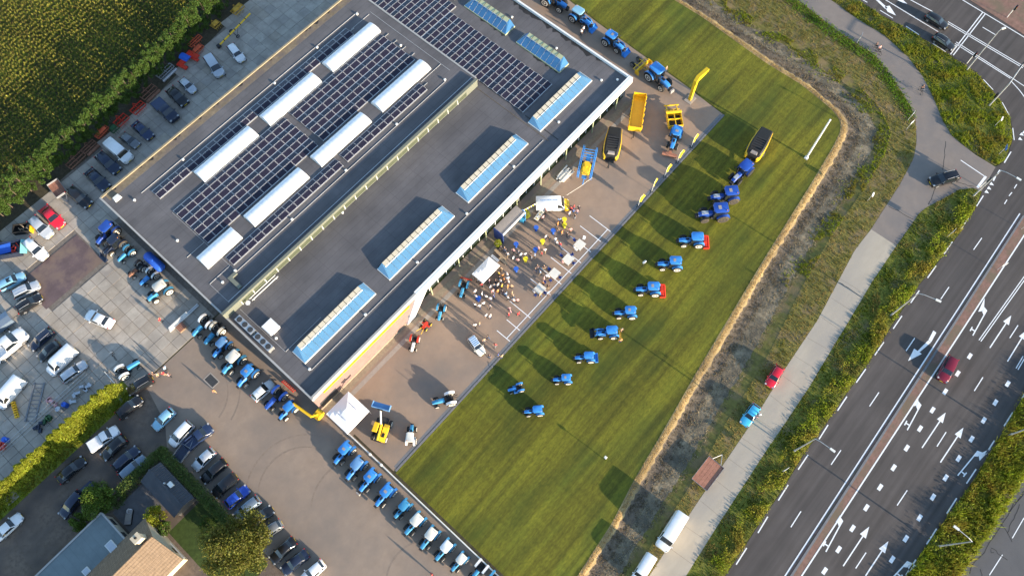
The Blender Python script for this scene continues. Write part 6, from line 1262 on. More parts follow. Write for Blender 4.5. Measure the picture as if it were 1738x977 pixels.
bench((840,423),(858,441),.45,.5,'paint_wood','wooden bench between potted plant and party tent','bench'); bench((834,433),(846,443),.5,.75,'paint_silver','pale serving counter behind the party tent','table'); bench((848,437),(860,448),.5,.5,'paint_wood','low wooden bench next to the crowd','bench')
def potted(p, h, R, label):
    g = G(*p, h*.7); r = root('potted_plant', (g[0],g[1],.012), label, 'plant', 'potted plants at the porch'); mb = MB(); mb.cyl((0,0,0),(0,0,.5),.25,.34,12); link('pot', mb.mesh('pot', ['trim_black'], .6), r); mb = MB(); mb.cyl((0,0,.45),(0,0,1.1),.05,.03,6); link('trunk', mb.mesh('trunk', ['bark']), r)
    n = 900; C = rng.normal(size=(n,3)); C /= np.linalg.norm(C,axis=1)[:,None]; C *= (rng.uniform(.4,1,n)**.5)[:,None]*[R,R,(h-.6)/2]; C[:,2] += .6+(h-.6)/2; link('crown', np_mesh('crown', leaf_quads(C,.14), 4, ['leaf_thuja']), r)
potted((894,363),2.4,.62,'bushy potted plant on the van side of the porch'); potted((845,412),2.4,.62,'bushy potted plant on the tent side of the porch')
g = G(887,372,.6); r = local('pressure_washer', g, .3, 'bright blue washer machine next to the porch plant', 'machine'); mb = MB(); mb.box(-.5,.5,-.4,.4,.25,.8,tx=.1,ty=.08); lpart(r, 'housing', mb, ['paint_sky_blue']); mb = MB(); mb.tube([(-.5,-.3,.7),(-.8,-.3,1.0),(-.8,.3,1.0),(-.5,.3,.7)],.03,6); lpart(r, 'handle', mb, ['chassis'])
for s in (-1,1): lwheel(r, 0, s*.42, .22, .1)
# string of pennants
g0, g1 = G(888,357,2.9), G(915,344,1.9); ps = root('bunting', (g0[0],g0[1],2.9), 'yellow bunting strung from the porch to the service van', 'bunting'); mb = MB(); mb.cyl((g0[0],g0[1],2.9),(g1[0],g1[1],2.3),.02,n=5); part(ps, 'cord', mb, ['frame_white'])
for k in range(9):
    f = (k+.5)/9; x, y, z = g0[0]+(g1[0]-g0[0])*f, g0[1]+(g1[1]-g0[1])*f, 2.9-.6*f; mb = MB(); mb.add([(x-.14,y,z),(x+.14,y,z),(x,y-.1,z-.35),(x,y+.01,z)],[(0,1,2),(0,2,3),(1,3,2),(0,3,1)]); part(ps, 'pennant', mb, ['flag_yellow' if k%2 else 'canvas'])
a, b = G(962,331,1.9), G(1005,302,1.2); mb = MB(); mb.tube([(a[0],a[1],1.9),((a[0]+b[0])/2,(a[1]+b[1])/2,1.35),(b[0],b[1],1.3)],.03,5); o = tag(link('barrier_rope', mb.mesh('barrier_rope', ['paint_cream'])), 'pale rope slung from service van to sprayer', 'rope')
# beach flags
def beach_flag(p, label):
    g = G(*p); r = root('beach_flag', (g[0],g[1],.012), label, 'flag', 'yellow feather flags along the kerb'); mb = MB(); mb.tube([(0,0,0),(0,0,2.2),(.05,0,3.0),(.35,0,3.5)],.03,6); link('mast', mb.mesh('mast', ['frame_white']), r)
    mb = MB(); W_ = [(0,1.1,.35),(0,1.7,.62),(0,2.3,.72),(.03,2.9,.66),(.15,3.3,.42),(.32,3.48,.12)]; fr = [(x,0,z) for x,z,w in W_]; fb = [(x+w,.12*math.sin(i*1.3),z+.05) for i,(x,z,w) in enumerate(W_)]; fm = [((a[0]+b[0])/2,.10*math.cos(i*1.1),(a[2]+b[2])/2) for i,(a,b) in enumerate(zip(fr,fb))]
    n = len(fr); mb.add(fr+fm+fb,[(i,i+1,n+i+1,n+i) for i in range(n-1)]+[(n+i,n+i+1,2*n+i+1,2*n+i) for i in range(n-1)]); link('flag_cloth', mb.mesh('flag_cloth', ['flag_yellow'], .8, recalc=False), r)
    mb = MB(); mb.box(-.3,.3,-.05,.05,0,.05); mb.box(-.05,.05,-.3,.3,0,.05); link('foot', mb.mesh('foot', ['chassis']), r); r.rotation_euler = (0,0,random.uniform(-.5,.1)); r.scale = (1.25,1.25,1.0)
for p, l in (((1173,250),'yellow feather flag beside the forecourt tractor cab'),((1149,276),'yellow feather flag next to the rusty front roller'),((1128,300),'yellow feather flag, third along the kerb from the forecourt tractor'),((1106,325),'yellow feather flag, fourth along the kerb from the forecourt tractor'),((1083,350),'yellow feather flag nearest the parking bays')): beach_flag(p, l)
# tall yellow sign, cantilevered
b = np.array(G(1171,169)); r = root('sign_pylon', (b[0],b[1],.012), 'tall yellow pylon sign shaped like a seven at the forecourt edge', 'sign')
t1 = np.array(G(1181.5,138,5.0))-b; t2 = np.array(G(1201,118,6.6))-b
mb = MB(); mb.loft([[(t1[0]*f-w,t1[1]*f-.25,z),(t1[0]*f+w,t1[1]*f-.25,z),(t1[0]*f+w,t1[1]*f+.25,z),(t1[0]*f-w,t1[1]*f+.25,z)] for f, z, w in ((0,0,.32),(.5,2.6,.38),(1,5.2,.45))]); link('mast', mb.mesh('mast', ['yellow_sign']), r)
mb = MB(); mb.loft([[(x,y-.3,z-h_),(x,y+.3,z-h_),(x,y+.3,z+h_),(x,y-.3,z+h_)] for x, y, z, h_ in ((t1[0]-.6,t1[1]-.1,5.15,.45),(t1[0]+.2,t1[1],5.45,.6),(t2[0],t2[1],6.6,.38))]); link('sign_head', mb.mesh('sign_head', ['yellow_sign']), r)
mb = MB(); mb.box(-.9,.9,-.7,.7,-.0,.10); link('foundation', mb.mesh('foundation', ['plaza_band']), r)
# white mast on the lawn
b = G(1368.3,268.1); r = root('flag_mast', (b[0],b[1],0), 'thick white mast on the lawn corner near the ditch', 'mast'); mb = MB(); mb.cyl((0,0,0),(0,0,11.0),.17,.13,12); mb.ball((0,0,11.05),.16,0,8,5); link('pole', mb.mesh('pole', ['white_panel'], .6), r); mb = MB(); mb.box(-.3,.3,-.3,.3,0,.25,tx=.05,ty=.05); link('foot', mb.mesh('foot', ['white_panel']), r)
b = G(1026,779); r = root('light_post', (b[0],b[1],0), 'short post with pale lamp alone on the lawn', 'post'); mb = MB(); mb.cyl((0,0,0),(0,0,1.6),.05,n=8); link('pole', mb.mesh('pole', ['chassis']), r); mb = MB(); mb.box(-.2,.2,-.2,.2,1.6,1.85,tx=.05,ty=.05); link('lamp_head', mb.mesh('lamp_head', ['frame_white']), r)
b = G(1091,452); r = root('sign_disc', (b[0],b[1],0), 'small white round board on the lawn between blue tractors', 'sign'); mb = MB(); mb.cyl((0,0,0),(0,0,1.5),.03,n=6); link('pole', mb.mesh('pole', ['chassis']), r); mb = MB(); mb.cyl((0,-.05,1.75),(0,.02,1.8),.36,n=16); link('board', mb.mesh('board', ['white_panel']), r)
# pipe fence between drive and lawn
pf_ = root('pipe_fence', (0.15,20,0), 'white pipe fence separating drive from lawn', 'fence')
for (y0_, y1_) in ((34.4,24.2),(24.2,14.0),(14.0,3.8),(3.8,-6.0)): mb = MB(); mb.cyl((.15,y0_-.02,1.0),(.15,y1_+.02,1.0),.10,n=10); part(pf_, 'pipe', mb, ['frame_white'], .6)
for y in np.arange(34.2,-6,-2.55): mb = MB(); mb.cyl((.15,y,0),(.15,y,1.0),.06,n=8); part(pf_, 'post', mb, ['frame_white'], .6)
for p in ((627,772),(646,790)): g = G(*p,1.0); mb = MB(); mb.cyl((.15,g[1],.9),(.15,g[1],1.2),.20,n=12); part(pf_, 'reel', mb, ['frame_white'], .6)
mb = MB(); mb.box(.36,.70,-6,34,-.02,.03); part(pf_, 'footing', mb, ['field_soil'])

# ------------------------------------------------------------------ street lamps, signals, signs
def lamp(base, arm, h, label, out=2.0, double=False):
    b = np.array(base); r = root('street_lamp', (b[0],b[1],0), label, 'street lamp', 'road lamps'); mb = MB(); mb.cyl((0,0,0),(0,0,h),.11,.06,10); link('pole', mb.mesh('pole', ['pole_grey'], .6), r)
    a = np.array(arm)/np.linalg.norm(arm)*out; mb = MB(); mb.tube([(0,0,h-.05),(a[0]*.3,a[1]*.3,h+.25),(a[0],a[1],h+.4)],.05,8); link('arm', mb.mesh('arm', ['pole_grey'], .6), r)
    an = math.atan2(a[1],a[0]); mb = MB(); mb.obox((a[0]*1.12,a[1]*1.12,h+.4),(.75,.30,.14),rz=an); link('lamp_head', mb.mesh('lamp_head', ['frame_white']), r)
    mb = MB(); mb.cyl((0,0,0),(0,0,.9),.14,n=10); link('base', mb.mesh('base', ['pole_grey']), r)
def armdir(elbow, head, h): return np.array(G(*head,h+.4))-np.array(G(*elbow,h))
lamp(G(1511.6,535), armdir((1560.2,497.9),(1582,505),9.2), 9.2, 'grey street lamp leaning over the curved white merge arrow', 2.4)
lamp(G(1346.6,765.4), armdir((1386.3,745.4),(1405,757),9.2), 9.2, 'grey street lamp on the verge beside the two lane dashes', 2.2)
lamp(G(1590.9,926.5), armdir((1649.8,918.4),(1633,903),9.0), 9.0, 'grey street lamp in the shrub strip by the cracked side road', 2.2)
lamp(G(1652.3,332.1), armdir((1703.5,287.3),(1724,296),8.0), 8.0, 'grey street lamp at the mouth of the service road', 2.4)
lamp(G(1640.8,119), (0.6,-.3), 10.0, 'tall straight street lamp on the grass island by the stop line', .6)
lamp(G(1712,738), (-.2,1), 8.6, 'grey street lamp half out of view by the shrub strip', 2.0)
# signal gantry
b = np.array(G(1679,179)); r = root('signal_gantry', (b[0],b[1],0), 'traffic light mast with long arm over the road at the grass island', 'traffic light'); mb = MB(); mb.cyl((0,0,0),(0,0,6.0),.13,.10,10); link('pole', mb.mesh('pole', ['pole_grey'], .6), r)
tp = np.array(G(1745,97,6.0))-b; mb = MB(); mb.cyl((0,0,6.0),(tp[0],tp[1],6.1),.08,n=8); link('arm', mb.mesh('arm', ['pole_grey'], .6), r)
def head(par, x, y, z):
    mb = MB(); mb.box(x-.22,x+.22,y-.14,y+.14,z-.5,z+.5); o = link('signal_head', mb.mesh('signal_head', ['trim_black']), par)
    for k, mt in enumerate(('lamp_red','lamp_orange','paint_dark_green')): mb = MB(); mb.cyl((x,y-.14,z+.3-.3*k),(x,y-.2,z+.3-.3*k),.1,n=10); link('lens', mb.mesh('lens', [mt]), o)
head(r, tp[0]*.75, tp[1]*.75, 5.7); head(r, .0, .3, 2.6); mb = MB(); mb.obox((tp[0]*.45,tp[1]*.45,5.7),(.7,.06,.7)); link('sign_plate', mb.mesh('sign_plate', ['sign_face']), r)
def signal(px, label):
    g = G(*px); r = root('traffic_light', (g[0],g[1],0), label, 'traffic light', 'signal posts'); mb = MB(); mb.cyl((0,0,0),(0,0,3.0),.06,n=8); link('pole', mb.mesh('pole', ['frame_white'], .6), r); head(r, 0, -.12, 2.6)
signal((1641,108),'signal post on the grass island right at the stop line'); signal((1709,30),'signal post on the red brick refuge'); signal((1663,318),'signal post at the service road mouth')
def roadsign(px, label, kind='disc', h=2.2):
    g = G(*px); r = root('road_sign', (g[0],g[1],0), label, 'road sign', 'road signs'); mb = MB(); mb.cyl((0,0,0),(0,0,h+.3),.04,n=8); link('pole', mb.mesh('pole', ['pole_grey']), r); mb = MB(); q_ = random.uniform(-.5,.5)
    if kind == 'disc': mb.cyl((0,-.03,h),(0,-.07,h+.02),.40,n=18); 
    else: mb.obox((0,-.05,h),(.9,.04,.7),rz=q_,rx=-.1)
    link('plate', mb.mesh('plate', ['sign_blue' if kind == 'blue' else 'sign_face']), r)
for px, l, k in (((1472,341),'round grey sign on the verge between ditch and service road','disc'),((1607,402),'grey rectangular sign beside the dashed road edge under the service road mouth','rect'),((1692,458),'grey rectangular sign plate on the brick median','rect'),((1733,389),'blue sign at the median tip','blue'),((1695,262),'rectangular sign at the tip of the grass island','blue'),((1688,214),'small dark round sign in the grass island','disc'),((1538,220),'grey sign on a post between cycle path and ditch bushes','rect'),((1326,800),'small sign post on the roadside verge by the lamp','rect'),((1540,205),'white sign plate on a post where the cycle path bends','rect'),((1454,74),'thin post beside the cycle path near the riders','rect')):
    roadsign(px, l, k)

# ------------------------------------------------------------------ people: skeleton grown to one skinned mesh
def person_mesh(pose):
    J = {}; E = []; MT = {}
    def j(n, p, r): J[n] = (p, r)
    hipz = .92; lean = 0.0
    j('pel',(0,0,hipz),(.16,.12)); j('abd',(0.0,0,1.10),(.15,.11)); j('che',(.01,0,1.32),(.18,.12)); j('nek',(.0,0,1.49),(.065,.065)); j('hd0',(.02,0,1.58),(.085,.075)); j('hd1',(.02,0,1.70),(.095,.085)); j('hd2',(.01,0,1.77),(.055,.05))
    sw = {'stand':0,'walk':.28,'fold':.05,'sit':0,'phone':.05}[pose]
    for s, n in ((1,'l'),(-1,'r')):
        k = s*sw
        if pose == 'sit':
            J['pel'] = ((0,0,.52),(.17,.13)); 
            j('hip'+n,(.05,s*.10,.50),(.09,.09)); j('kne'+n,(.45,s*.12,.50),(.065,.065)); j('ank'+n,(.44,s*.12,.10),(.045,.045)); j('toe'+n,(.60,s*.13,.04),(.045,.03))
        else:
            j('hip'+n,(.0,s*.10,.86),(.10,.10)); j('kne'+n,(.03+k*.5,s*.11,.48),(.066,.066)); j('ank'+n,(-.01+k,s*.11,.09),(.045,.045)); j('toe'+n,(.15+k,s*.13,.035),(.045,.03))
        j('sho'+n,(.0,s*.20,1.42),(.070,.070))
        if pose in ('stand','walk'): j('elb'+n,(-.03-k*.3,s*.26,1.14),(.050,.050)); j('wri'+n,(.04-k*.5,s*.27,.90),(.036,.036)); j('han'+n,(.07-k*.6,s*.265,.80),(.040,.022))
        elif pose == 'fold' or pose == 'sit': j('elb'+n,(.02,s*.28,1.14),(.050,.050)); j('wri'+n,(.24,s*.10,1.16),(.036,.036)); j('han'+n,(.29,s*.02,1.18),(.036,.026))
        else: j('elb'+n,(.04,s*.25,1.15),(.050,.050)); j('wri'+n,(.26,s*.14,1.28 if s > 0 else .98),(.036,.036)); j('han'+n,(.33,s*.11,1.34 if s > 0 else .96),(.036,.026))
    if pose == 'sit':
        for q in list(J):
            if q[:3] in ('abd','che','nek','hd0','hd1','hd2','sho','elb','wri','han'): (x,y,z), r_ = J[q]; J[q] = ((x,y,z-.40),r_)
    B = [('pel','abd',1),('abd','che',1),('che','nek',1),('nek','hd0',0),('hd0','hd1',0),('hd1','hd2',3)]
    for n in 'lr': B += [('pel','hip'+n,2),('hip'+n,'kne'+n,2),('kne'+n,'ank'+n,2),('ank'+n,'toe'+n,4),('che','sho'+n,1),('sho'+n,'elb'+n,1),('elb'+n,'wri'+n,0),('wri'+n,'han'+n,0)]
    names = list(J); me = bpy.data.meshes.new('p'); me.from_pydata([J[n][0] for n in names], [(names.index(a),names.index(b)) for a,b,_ in B], []); ob = bpy.data.objects.new('p', me); COL.objects.link(ob)
    ob.modifiers.new('s','SKIN'); 
    for i, n in enumerate(names): sv_ = me.skin_vertices[0].data[i]; sv_.radius = J[n][1]; sv_.use_root = (n == 'pel')
    sb = ob.modifiers.new('d','SUBSURF'); sb.levels = 1; sb.render_levels = 1
    dgr = bpy.context.evaluated_depsgraph_get(); out = bpy.data.meshes.new_from_object(ob.evaluated_get(dgr)); bpy.data.objects.remove(ob)
    out.name = 'person_'+pose; out.materials.clear()
    for q in ('skin','white','jeans','hair','shoe'): out.materials.append(M('cloth_p_'+q))
    segs = [(Vector(J[a][0]),Vector(J[b][0]),m_) for a,b,m_ in B]
    for p in out.polygons:
        c = p.center; best = (9,0)
        for a, b, m_ in segs:
            d = b-a; t_ = max(0,min(1,(c-a).dot(d)/d.length_squared)); q = (c-a-d*t_).length
            if q < best[0]: best = (q,m_)
        m_ = best[1]
        hz = J['hd1'][0][2]
        if c.z > hz+.02 or (c.z > hz-.10 and c.x < -.02 and m_ in (0,3)): m_ = 3
        p.material_index = m_; p.use_smooth = True
    return out
PM = {k: person_mesh(k) for k in ('stand','walk','fold','sit','phone')}
def person(x, y, z, rz, pose, shirt, legs, where, group, hair='hair'):
    posture = {'stand':'standing','walk':'walking','fold':'arms folded,','sit':'sitting','phone':'holding something'}[pose]
    cn = {'dark':'dark','lightblue':'light blue','jeans':'denim'}
    o = link('person', PM[pose], None, (x,y,z), rz, random.uniform(.95,1.06)); tag(o, 'person, %s top, %s trousers, %s %s' % (cn.get(shirt,shirt), cn.get(legs,legs), posture, where), 'person', group)
    for i, q in ((1,shirt),(2,legs),(3,hair)): o.material_slots[i].link = 'OBJECT'; o.material_slots[i].material = M('cloth_p_'+q)
    return o
prs = random.Random(3); SH = ['white']*9+['dark']*3+['blue']*2+['red']*2+['grey']*2+['pink']*2+['lightblue']*2+['tan','orange','yellow']; LE = ['jeans']*4+['dark']*5+['tan']*2+['grey','black']
crowd = 'visitors on the forecourt'; placed = []
def crowd_at(ox, oy, s, pts, where):
    for it in pts:
        x, y = it[0], it[1]; g = list(G(ox+x/s, oy+y/s, 1.3))
        for q in placed:
            d = math.hypot(g[0]-q[0], g[1]-q[1])
            if d < .62: g[0] += (g[0]-q[0]+.01)/(d+.01)*(.62-d); g[1] += (g[1]-q[1]+.01)/(d+.01)*(.62-d)
        placed.append(tuple(g)); pose = prs.choice(['stand','stand','fold','phone','walk']); sh = it[2] if len(it) > 2 else prs.choice(SH)
        person(g[0], g[1], ZG(g), prs.uniform(0,6.28), pose, sh, prs.choice(LE), where, crowd, prs.choice(['hair','hair','tan','grey']))
crowd_at(740,400,8.14,[(945,170,'dark'),(990,245,'white'),(1070,195,'pink'),(1070,295,'white'),(1140,215,'grey'),(1170,250,'white'),(1235,245,'white'),(1130,325,'pink'),(1310,235,'dark'),(1365,255,'lightblue'),(1320,290,'grey'),(1415,160,'pink'),(1460,230,'red'),(1505,185,'white')],'between bench and blue high table')
crowd_at(740,400,8.14,[(1400,415,'dark'),(1385,440,'dark'),(1440,490,'lightblue'),(1495,425,'dark'),(1530,545,'white'),(1495,580,'pink'),(1480,640,'orange'),(1550,690,'black'),(1550,780,'lightblue'),(1440,800,'tan')],'near the square tables')
crowd_at(740,400,8.14,[(895,450,'tan'),(865,510,'yellow'),(925,540,'orange'),(980,520,'white'),(935,575,'orange'),(905,610,'white'),(990,575,'lightblue'),(1000,620,'white'),(735,615,'pink'),(580,600,'grey'),(630,665,'red'),(600,615,'grey'),(820,625,'dark'),(860,665,'white'),(805,680,'grey'),(900,680,'yellow'),(750,700,'white'),(785,755,'pink'),(855,755,'orange'),(990,690,'orange'),(1035,690,'tan'),(795,820,'blue'),(920,765,'dark'),(955,790,'lightblue'),(985,830,'white'),(1050,775,'tan'),(1065,820,'tan'),(1070,880,'white'),(1100,880,'pink'),(890,560,'dark'),(850,700,'dark'),(960,640,'dark')],'in the crowd beside the party tent')
crowd_at(740,400,8.14,[(540,760,'white'),(635,790,'white'),(550,825,'white'),(690,830,'white'),(750,855,'white'),(655,925,'white'),(535,940,'white'),(600,960,'white'),(745,960,'grey')],'around the blue high table by the teal tractors')
crowd_at(800,320,8.14,[(935,240,'white'),(990,385,'pink'),(1030,290,'pink'),(1360,330,'white'),(1410,300,'blue'),(1420,240,'red'),(1455,300,'pink'),(1430,370,'dark'),(1375,265,'red'),(1480,270,'dark')],'near the service van nose')
crowd_at(800,320,8.14,[(1195,475,'orange'),(1205,560,'tan'),(1255,590,'orange'),(1260,455,'black'),(1225,430,'lightblue'),(1370,560,'pink'),(1325,620,'dark'),(1030,655,'white'),(1080,680,'dark'),(1160,690,'white'),(1180,735,'white'),(1225,755,'red'),(450,820,'dark')],'between the yellow high tables')
crowd_at(430,480,3.909,[(1545,210,'white'),(1570,215,'white'),(1470,275,'white'),(1500,265,'tan'),(1530,375,'tan'),(1555,355,'dark'),(1605,405,'red'),(1565,480,'dark'),(1625,470,'blue'),(1645,480,'tan'),(1700,165,'pink'),(1695,205,'red')],'near the striped cream car')
crowd_at(860,480,3.909,[(20,185,'pink'),(78,200,'red')],'on the parking bays'); crowd_at(860,480,3.909,[(765,305,'tan'),(757,375,'orange')],'behind the lawn tractor with front loader')
crowd_at(860,0,3.909,[(495,205,'white'),(512,185,'white')],'beside the loader tractor on the side drive'); crowd_at(860,0,3.909,[(1060,450,'tan')],'beside the tractor pulling the yellow frame')
crowd_at(0,480,3.909,[(1055,240,'red')],'near the timber stack'); crowd_at(0,480,3.909,[(1015,595,'dark'),(1043,608,'tan'),(1078,598,'red'),(1090,562,'lightblue'),(1112,607,'pink')],'in the group at the slab edge')
crowd_at(0,480,3.909,[(1415,712,'orange')],'beside the drain grate'); crowd_at(860,480,3.909,[(1680,868,'white'),(1665,880,'pink')],'beside the sky blue car'); crowd_at(430,727,3.909,[(1183,968,'red')],'at the end of the drive')
for k, p in enumerate(((984,415),(964,440),(941,464),(916,490))):
    g = G(*p,.5); person(g[0]-1.05, g[1]+.35, .012, -.2, 'sit', prs.choice(['white','pink','grey']), 'dark', 'at a square table', crowd)
# cyclists
def cyclist(px, hd, shirt, label, group='cyclists on the service road'):
    g = G(*px,.8); r = root('bicycle', (g[0],g[1],.014), label, 'bicycle', group, hd)
    for x, nm in ((-.52,'wheel'),(.52,'wheel')):
        mb = MB(); n = 18; mb.loft([[(x+(.33+.025*math.cos(b))*math.cos(t), .025*math.sin(b), .345+(.33+.025*math.cos(b))*math.sin(t)) for b in [2*math.pi*q/6 for q in range(6)]] for t in [2*math.pi*i/n for i in range(n+1)]]); lpart(r, 'wheel', mb, ['tyre'], .8)
    mb = MB(); mb.tube([(-.52,0,.345),(-.1,0,.30),(.35,0,.85),(-.2,0,.80),(-.52,0,.345)],.02,6); mb.tube([(-.1,0,.3),(-.25,0,.95)],.02,6); mb.tube([(.52,0,.345),(.35,0,.95),(.30,0,1.05)],.02,6); lpart(r, 'frame', mb, ['paint_black']); mb = MB(); mb.box(-.38,-.12,-.08,.08,.95,1.02); lpart(r, 'saddle', mb, ['trim_black']); mb = MB(); mb.tube([(.28,-.3,1.05),(.32,0,1.07),(.28,.3,1.05)],.018,6); lpart(r, 'handlebar', mb, ['aluminium'])
    o = person(g[0]-.25*math.cos(hd), g[1]-.25*math.sin(hd), .50, hd, 'sit', shirt, 'dark', 'riding on the service road', group)
hd1 = math.atan2(*(np.array(G(1500,100))-np.array(G(1480,75)))[::-1])
cyclist((1488,79),hd1,'dark','bicycle ridden beside another rider along the verge'); cyclist((1493,85),hd1,'pink','bicycle ridden on the path side of the pair'); cyclist((1565,152),hd1-.3,'black','dark bicycle alone on the path near the grass island')
for p, hd, l in ((Q('c',765,485),1.2,'bicycle standing on the slabs behind the old blue tractor'),):
    cy_ = root('bicycle', (p[0],p[1],.045), l, 'bicycle', None, hd)
    src = [o for o in bpy.data.objects if o.name.startswith('bicycle') and o is not cy_][0]
    for ch in list(src.children): c = ch.copy(); COL.objects.link(c); c.parent = cy_

# ------------------------------------------------------------------ farmhouse, shed
hs = root('farmhouse', (-34,44,0), 'farmhouse with tan tiled gable roof and grey flat-roofed extension', 'house')
mb = MB(); mb.box(-44.5,-30.35,46.5,51.5,0,2.85); part(hs, 'extension_wall', mb, ['house_wall']); mb = MB(); mb.box(-44.7,-30.2,46.25,51.75,2.85,3.05); fr = part(hs, 'flat_roof', mb, ['flat_roof'])
for b in ((-44.7,-30.2,51.62,51.85),(-30.32,-30.1,46.3,51.62)): mb = MB(); mb.box(*b,2.8,3.14); part(hs, 'gutter', mb, ['coping'])
for t, x, y, w, d_ in (('d',738,780,.55,.75),('d',573,945,.45,.45)): g = Q(t,x,y,3.2); mb = MB(); mb.box(g[0]-w,g[0]+w,g[1]-d_,g[1]+d_,3.05,3.3); o = part(fr, 'rooflight', mb, ['frame_white']); mb = MB(); mb.box(g[0]-w+.1,g[0]+w-.1,g[1]-d_+.1,g[1]+d_-.1,3.3,3.34); part(fr, 'rooflight_glass', mb, ['paint_silver'])
g = Q('d',668,910,3.3); mb = MB(); mb.cyl((g[0],g[1],3.05),(g[0],g[1],3.5),.13,n=10); part(fr, 'flue', mb, ['frame_white'])
mb = MB(); x0_, x1_, ya, yb, yr = -44.5,-26.9,38.9,46.2,42.4
mb.add([(x0_,ya,0),(x1_,ya,0),(x1_,yb,0),(x0_,yb,0),(x0_,ya,3.2),(x1_,ya,3.2),(x1_,yb,3.2),(x0_,yb,3.2),(x0_,yr,6.4),(x1_,yr,6.4)],[(0,1,5,4),(1,2,6,9,5),(2,3,7,6),(3,0,4,8,7),(4,5,9,8),(6,7,8,9)]); part(hs, 'wall', mb, ['house_wall'])
for s, (y_, z_) in ((-1,(38.4,2.95)),(1,(46.6,2.95))):
    mb = MB(); e = .16; mb.add([(-44.8,y_,z_),(-26.6,y_,z_),(-26.6,yr,6.6),(-44.8,yr,6.6),(-44.8,y_,z_+e),(-26.6,y_,z_+e),(-26.6,yr,6.6+e),(-44.8,yr,6.6+e)],[(0,1,2,3),(4,5,6,7),(0,1,5,4),(1,2,6,5),(3,0,4,7)]); part(hs, 'tiled_roof', mb, ['tile_roof'])
    for k in range(1,12): # tile courses standing proud
        f = k/12; yy = y_+(yr-y_)*f; zz = z_+e+(6.6-z_)*f; mb = MB(); mb.add([(-44.8,yy,zz+.005),(-26.6,yy,zz+.005),(-26.6,yy,zz+.045),(-44.8,yy,zz+.045),(-44.8,yy+(yr-y_)*.028,zz+(6.6-z_)*.028),(-26.6,yy+(yr-y_)*.028,zz+(6.6-z_)*.028)],[(0,1,2,3),(3,2,5,4)]); part(hs, 'tile_course', mb, ['tile_roof'])
mb = MB(); mb.cyl((-44.8,yr,6.78),(-26.6,yr,6.78),.14,n=8); part(hs, 'ridge_tiles', mb, ['tile_roof'])
mb = MB(); mb.box(-28.3,-27.3,42.9,43.8,5.6,7.9); mb.box(-28.4,-27.2,42.8,43.9,7.9,8.1); ch_ = part(hs, 'chimney', mb, ['house_wall']); mb = MB(); mb.cyl((-27.8,43.35,8.1),(-27.8,43.35,8.4),.15,n=8); part(ch_, 'chimney_pot', mb, ['trim_black'])
for y in (40.6,44.0): mb = MB(); mb.box(-26.9,-26.86,y-.5,y+.5,.9,2.2); w_ = part(hs, 'window', mb, ['glass_dark']); mb = MB(); mb.box(-26.88,-26.82,y-.58,y+.58,.82,.9); part(w_, 'sill', mb, ['frame_white'])
for y, w2 in ((47.6,.6),(50.3,.6)): mb = MB(); mb.box(-30.35,-30.31,y-w2,y+w2,.8,2.2); part(hs, 'window', mb, ['glass_dark'])
mb = MB(); mb.box(-26.5,-26.35,38.5,41.5,2.7,2.9); part(hs, 'gutter', mb, ['coping'])
sh = root('garden_shed', (-22.3,47.6,0), 'dark roofed garden shed inside the clipped hedge', 'shed'); mb = MB(); mb.box(-23.8,-20.8,44.3,51.0,0,2.3); part(sh, 'wall', mb, ['wall_dark'])
for s, xe in ((-1,-24.1),(1,-20.5)):
    mb = MB(); xr_ = -22.1; mb.add([(xe,43.9,2.2),(xr_,43.9,3.0),(xr_,51.4,3.0),(xe,51.4,2.2),(xe,43.9,2.3),(xr_,43.9,3.1),(xr_,51.4,3.1),(xe,51.4,2.3)],[(0,1,2,3),(4,5,6,7),(0,1,5,4),(2,3,7,6),(3,0,4,7)]); part(sh, 'roof', mb, ['shed_roof'])
    if s == 1:
        for k in range(18): yy = 44.1+k*.42; mb = MB(); mb.add([(xe,yy,2.3),(xe,yy+.12,2.3),(xe,yy+.06,2.37),(xr_,yy,3.1),(xr_,yy+.12,3.1),(xr_,yy+.06,3.17)],[(0,2,5,3),(2,1,4,5),(0,1,2),(3,5,4)]); part(sh, 'roof_rib', mb, ['shed_roof'])
mb = MB(); mb.box(-22.2,-22.0,43.85,51.45,3.08,3.2); part(sh, 'ridge_cap', mb, ['shed_roof']); g = Q('d',1130,370,3.0); mb = MB(); mb.box(g[0]-.3,g[0]+.3,g[1]-.4,g[1]+.4,2.7,3.05); part(sh, 'rooflight', mb, ['frame_white']); g = Q('d',1092,362,3.2); mb = MB(); mb.cyl((g[0],g[1],2.8),(g[0],g[1],3.4),.12,n=10); part(sh, 'flue', mb, ['aluminium'])
sheet('terrace', [(-30.0,46.6),(-24.2,46.6),(-24.2,52.0),(-30.0,52.0)], .008, 'terrace'); sheet('garden', [(-26.4,30),(-19.9,30),(-19.9,43.8),(-26.4,43.8)], .006, 'garden_lawn'); sheet('conifer_strip', [(-60,63.2),(-17.0,63.2),(-17.0,66.6),(-60,66.6)], .052, 'strip_green')
P = scatter([(-60,63.2),(-17.5,63.2),(-17.5,64.6),(-60,64.6)], 25); stuff('strip_grass', np_mesh('strip_grass', blades(np.c_[P,np.full(len(P),.05)],.28,.10,.7,5),3,['grass_tall']), 'long grass strip at the foot of the conifer row', 'grass')
g = Q('d',850,585,.5); r = local('garden_table', g, .75, 'dark garden lounge set with pale cushions on the terrace', 'furniture'); mb = MB(); mb.box(-1.0,1.0,-.45,.45,.3,.42); lpart(r, 'seat', mb, ['grey_hatch']); mb = MB(); mb.box(-1.0,1.0,-.45,.45,0,.28); lpart(r, 'base', mb, ['trim_black']); mb = MB(); mb.box(-.5,.45,-.42,.42,.42,.50); lpart(r, 'cushion', mb, ['plaza_band'])
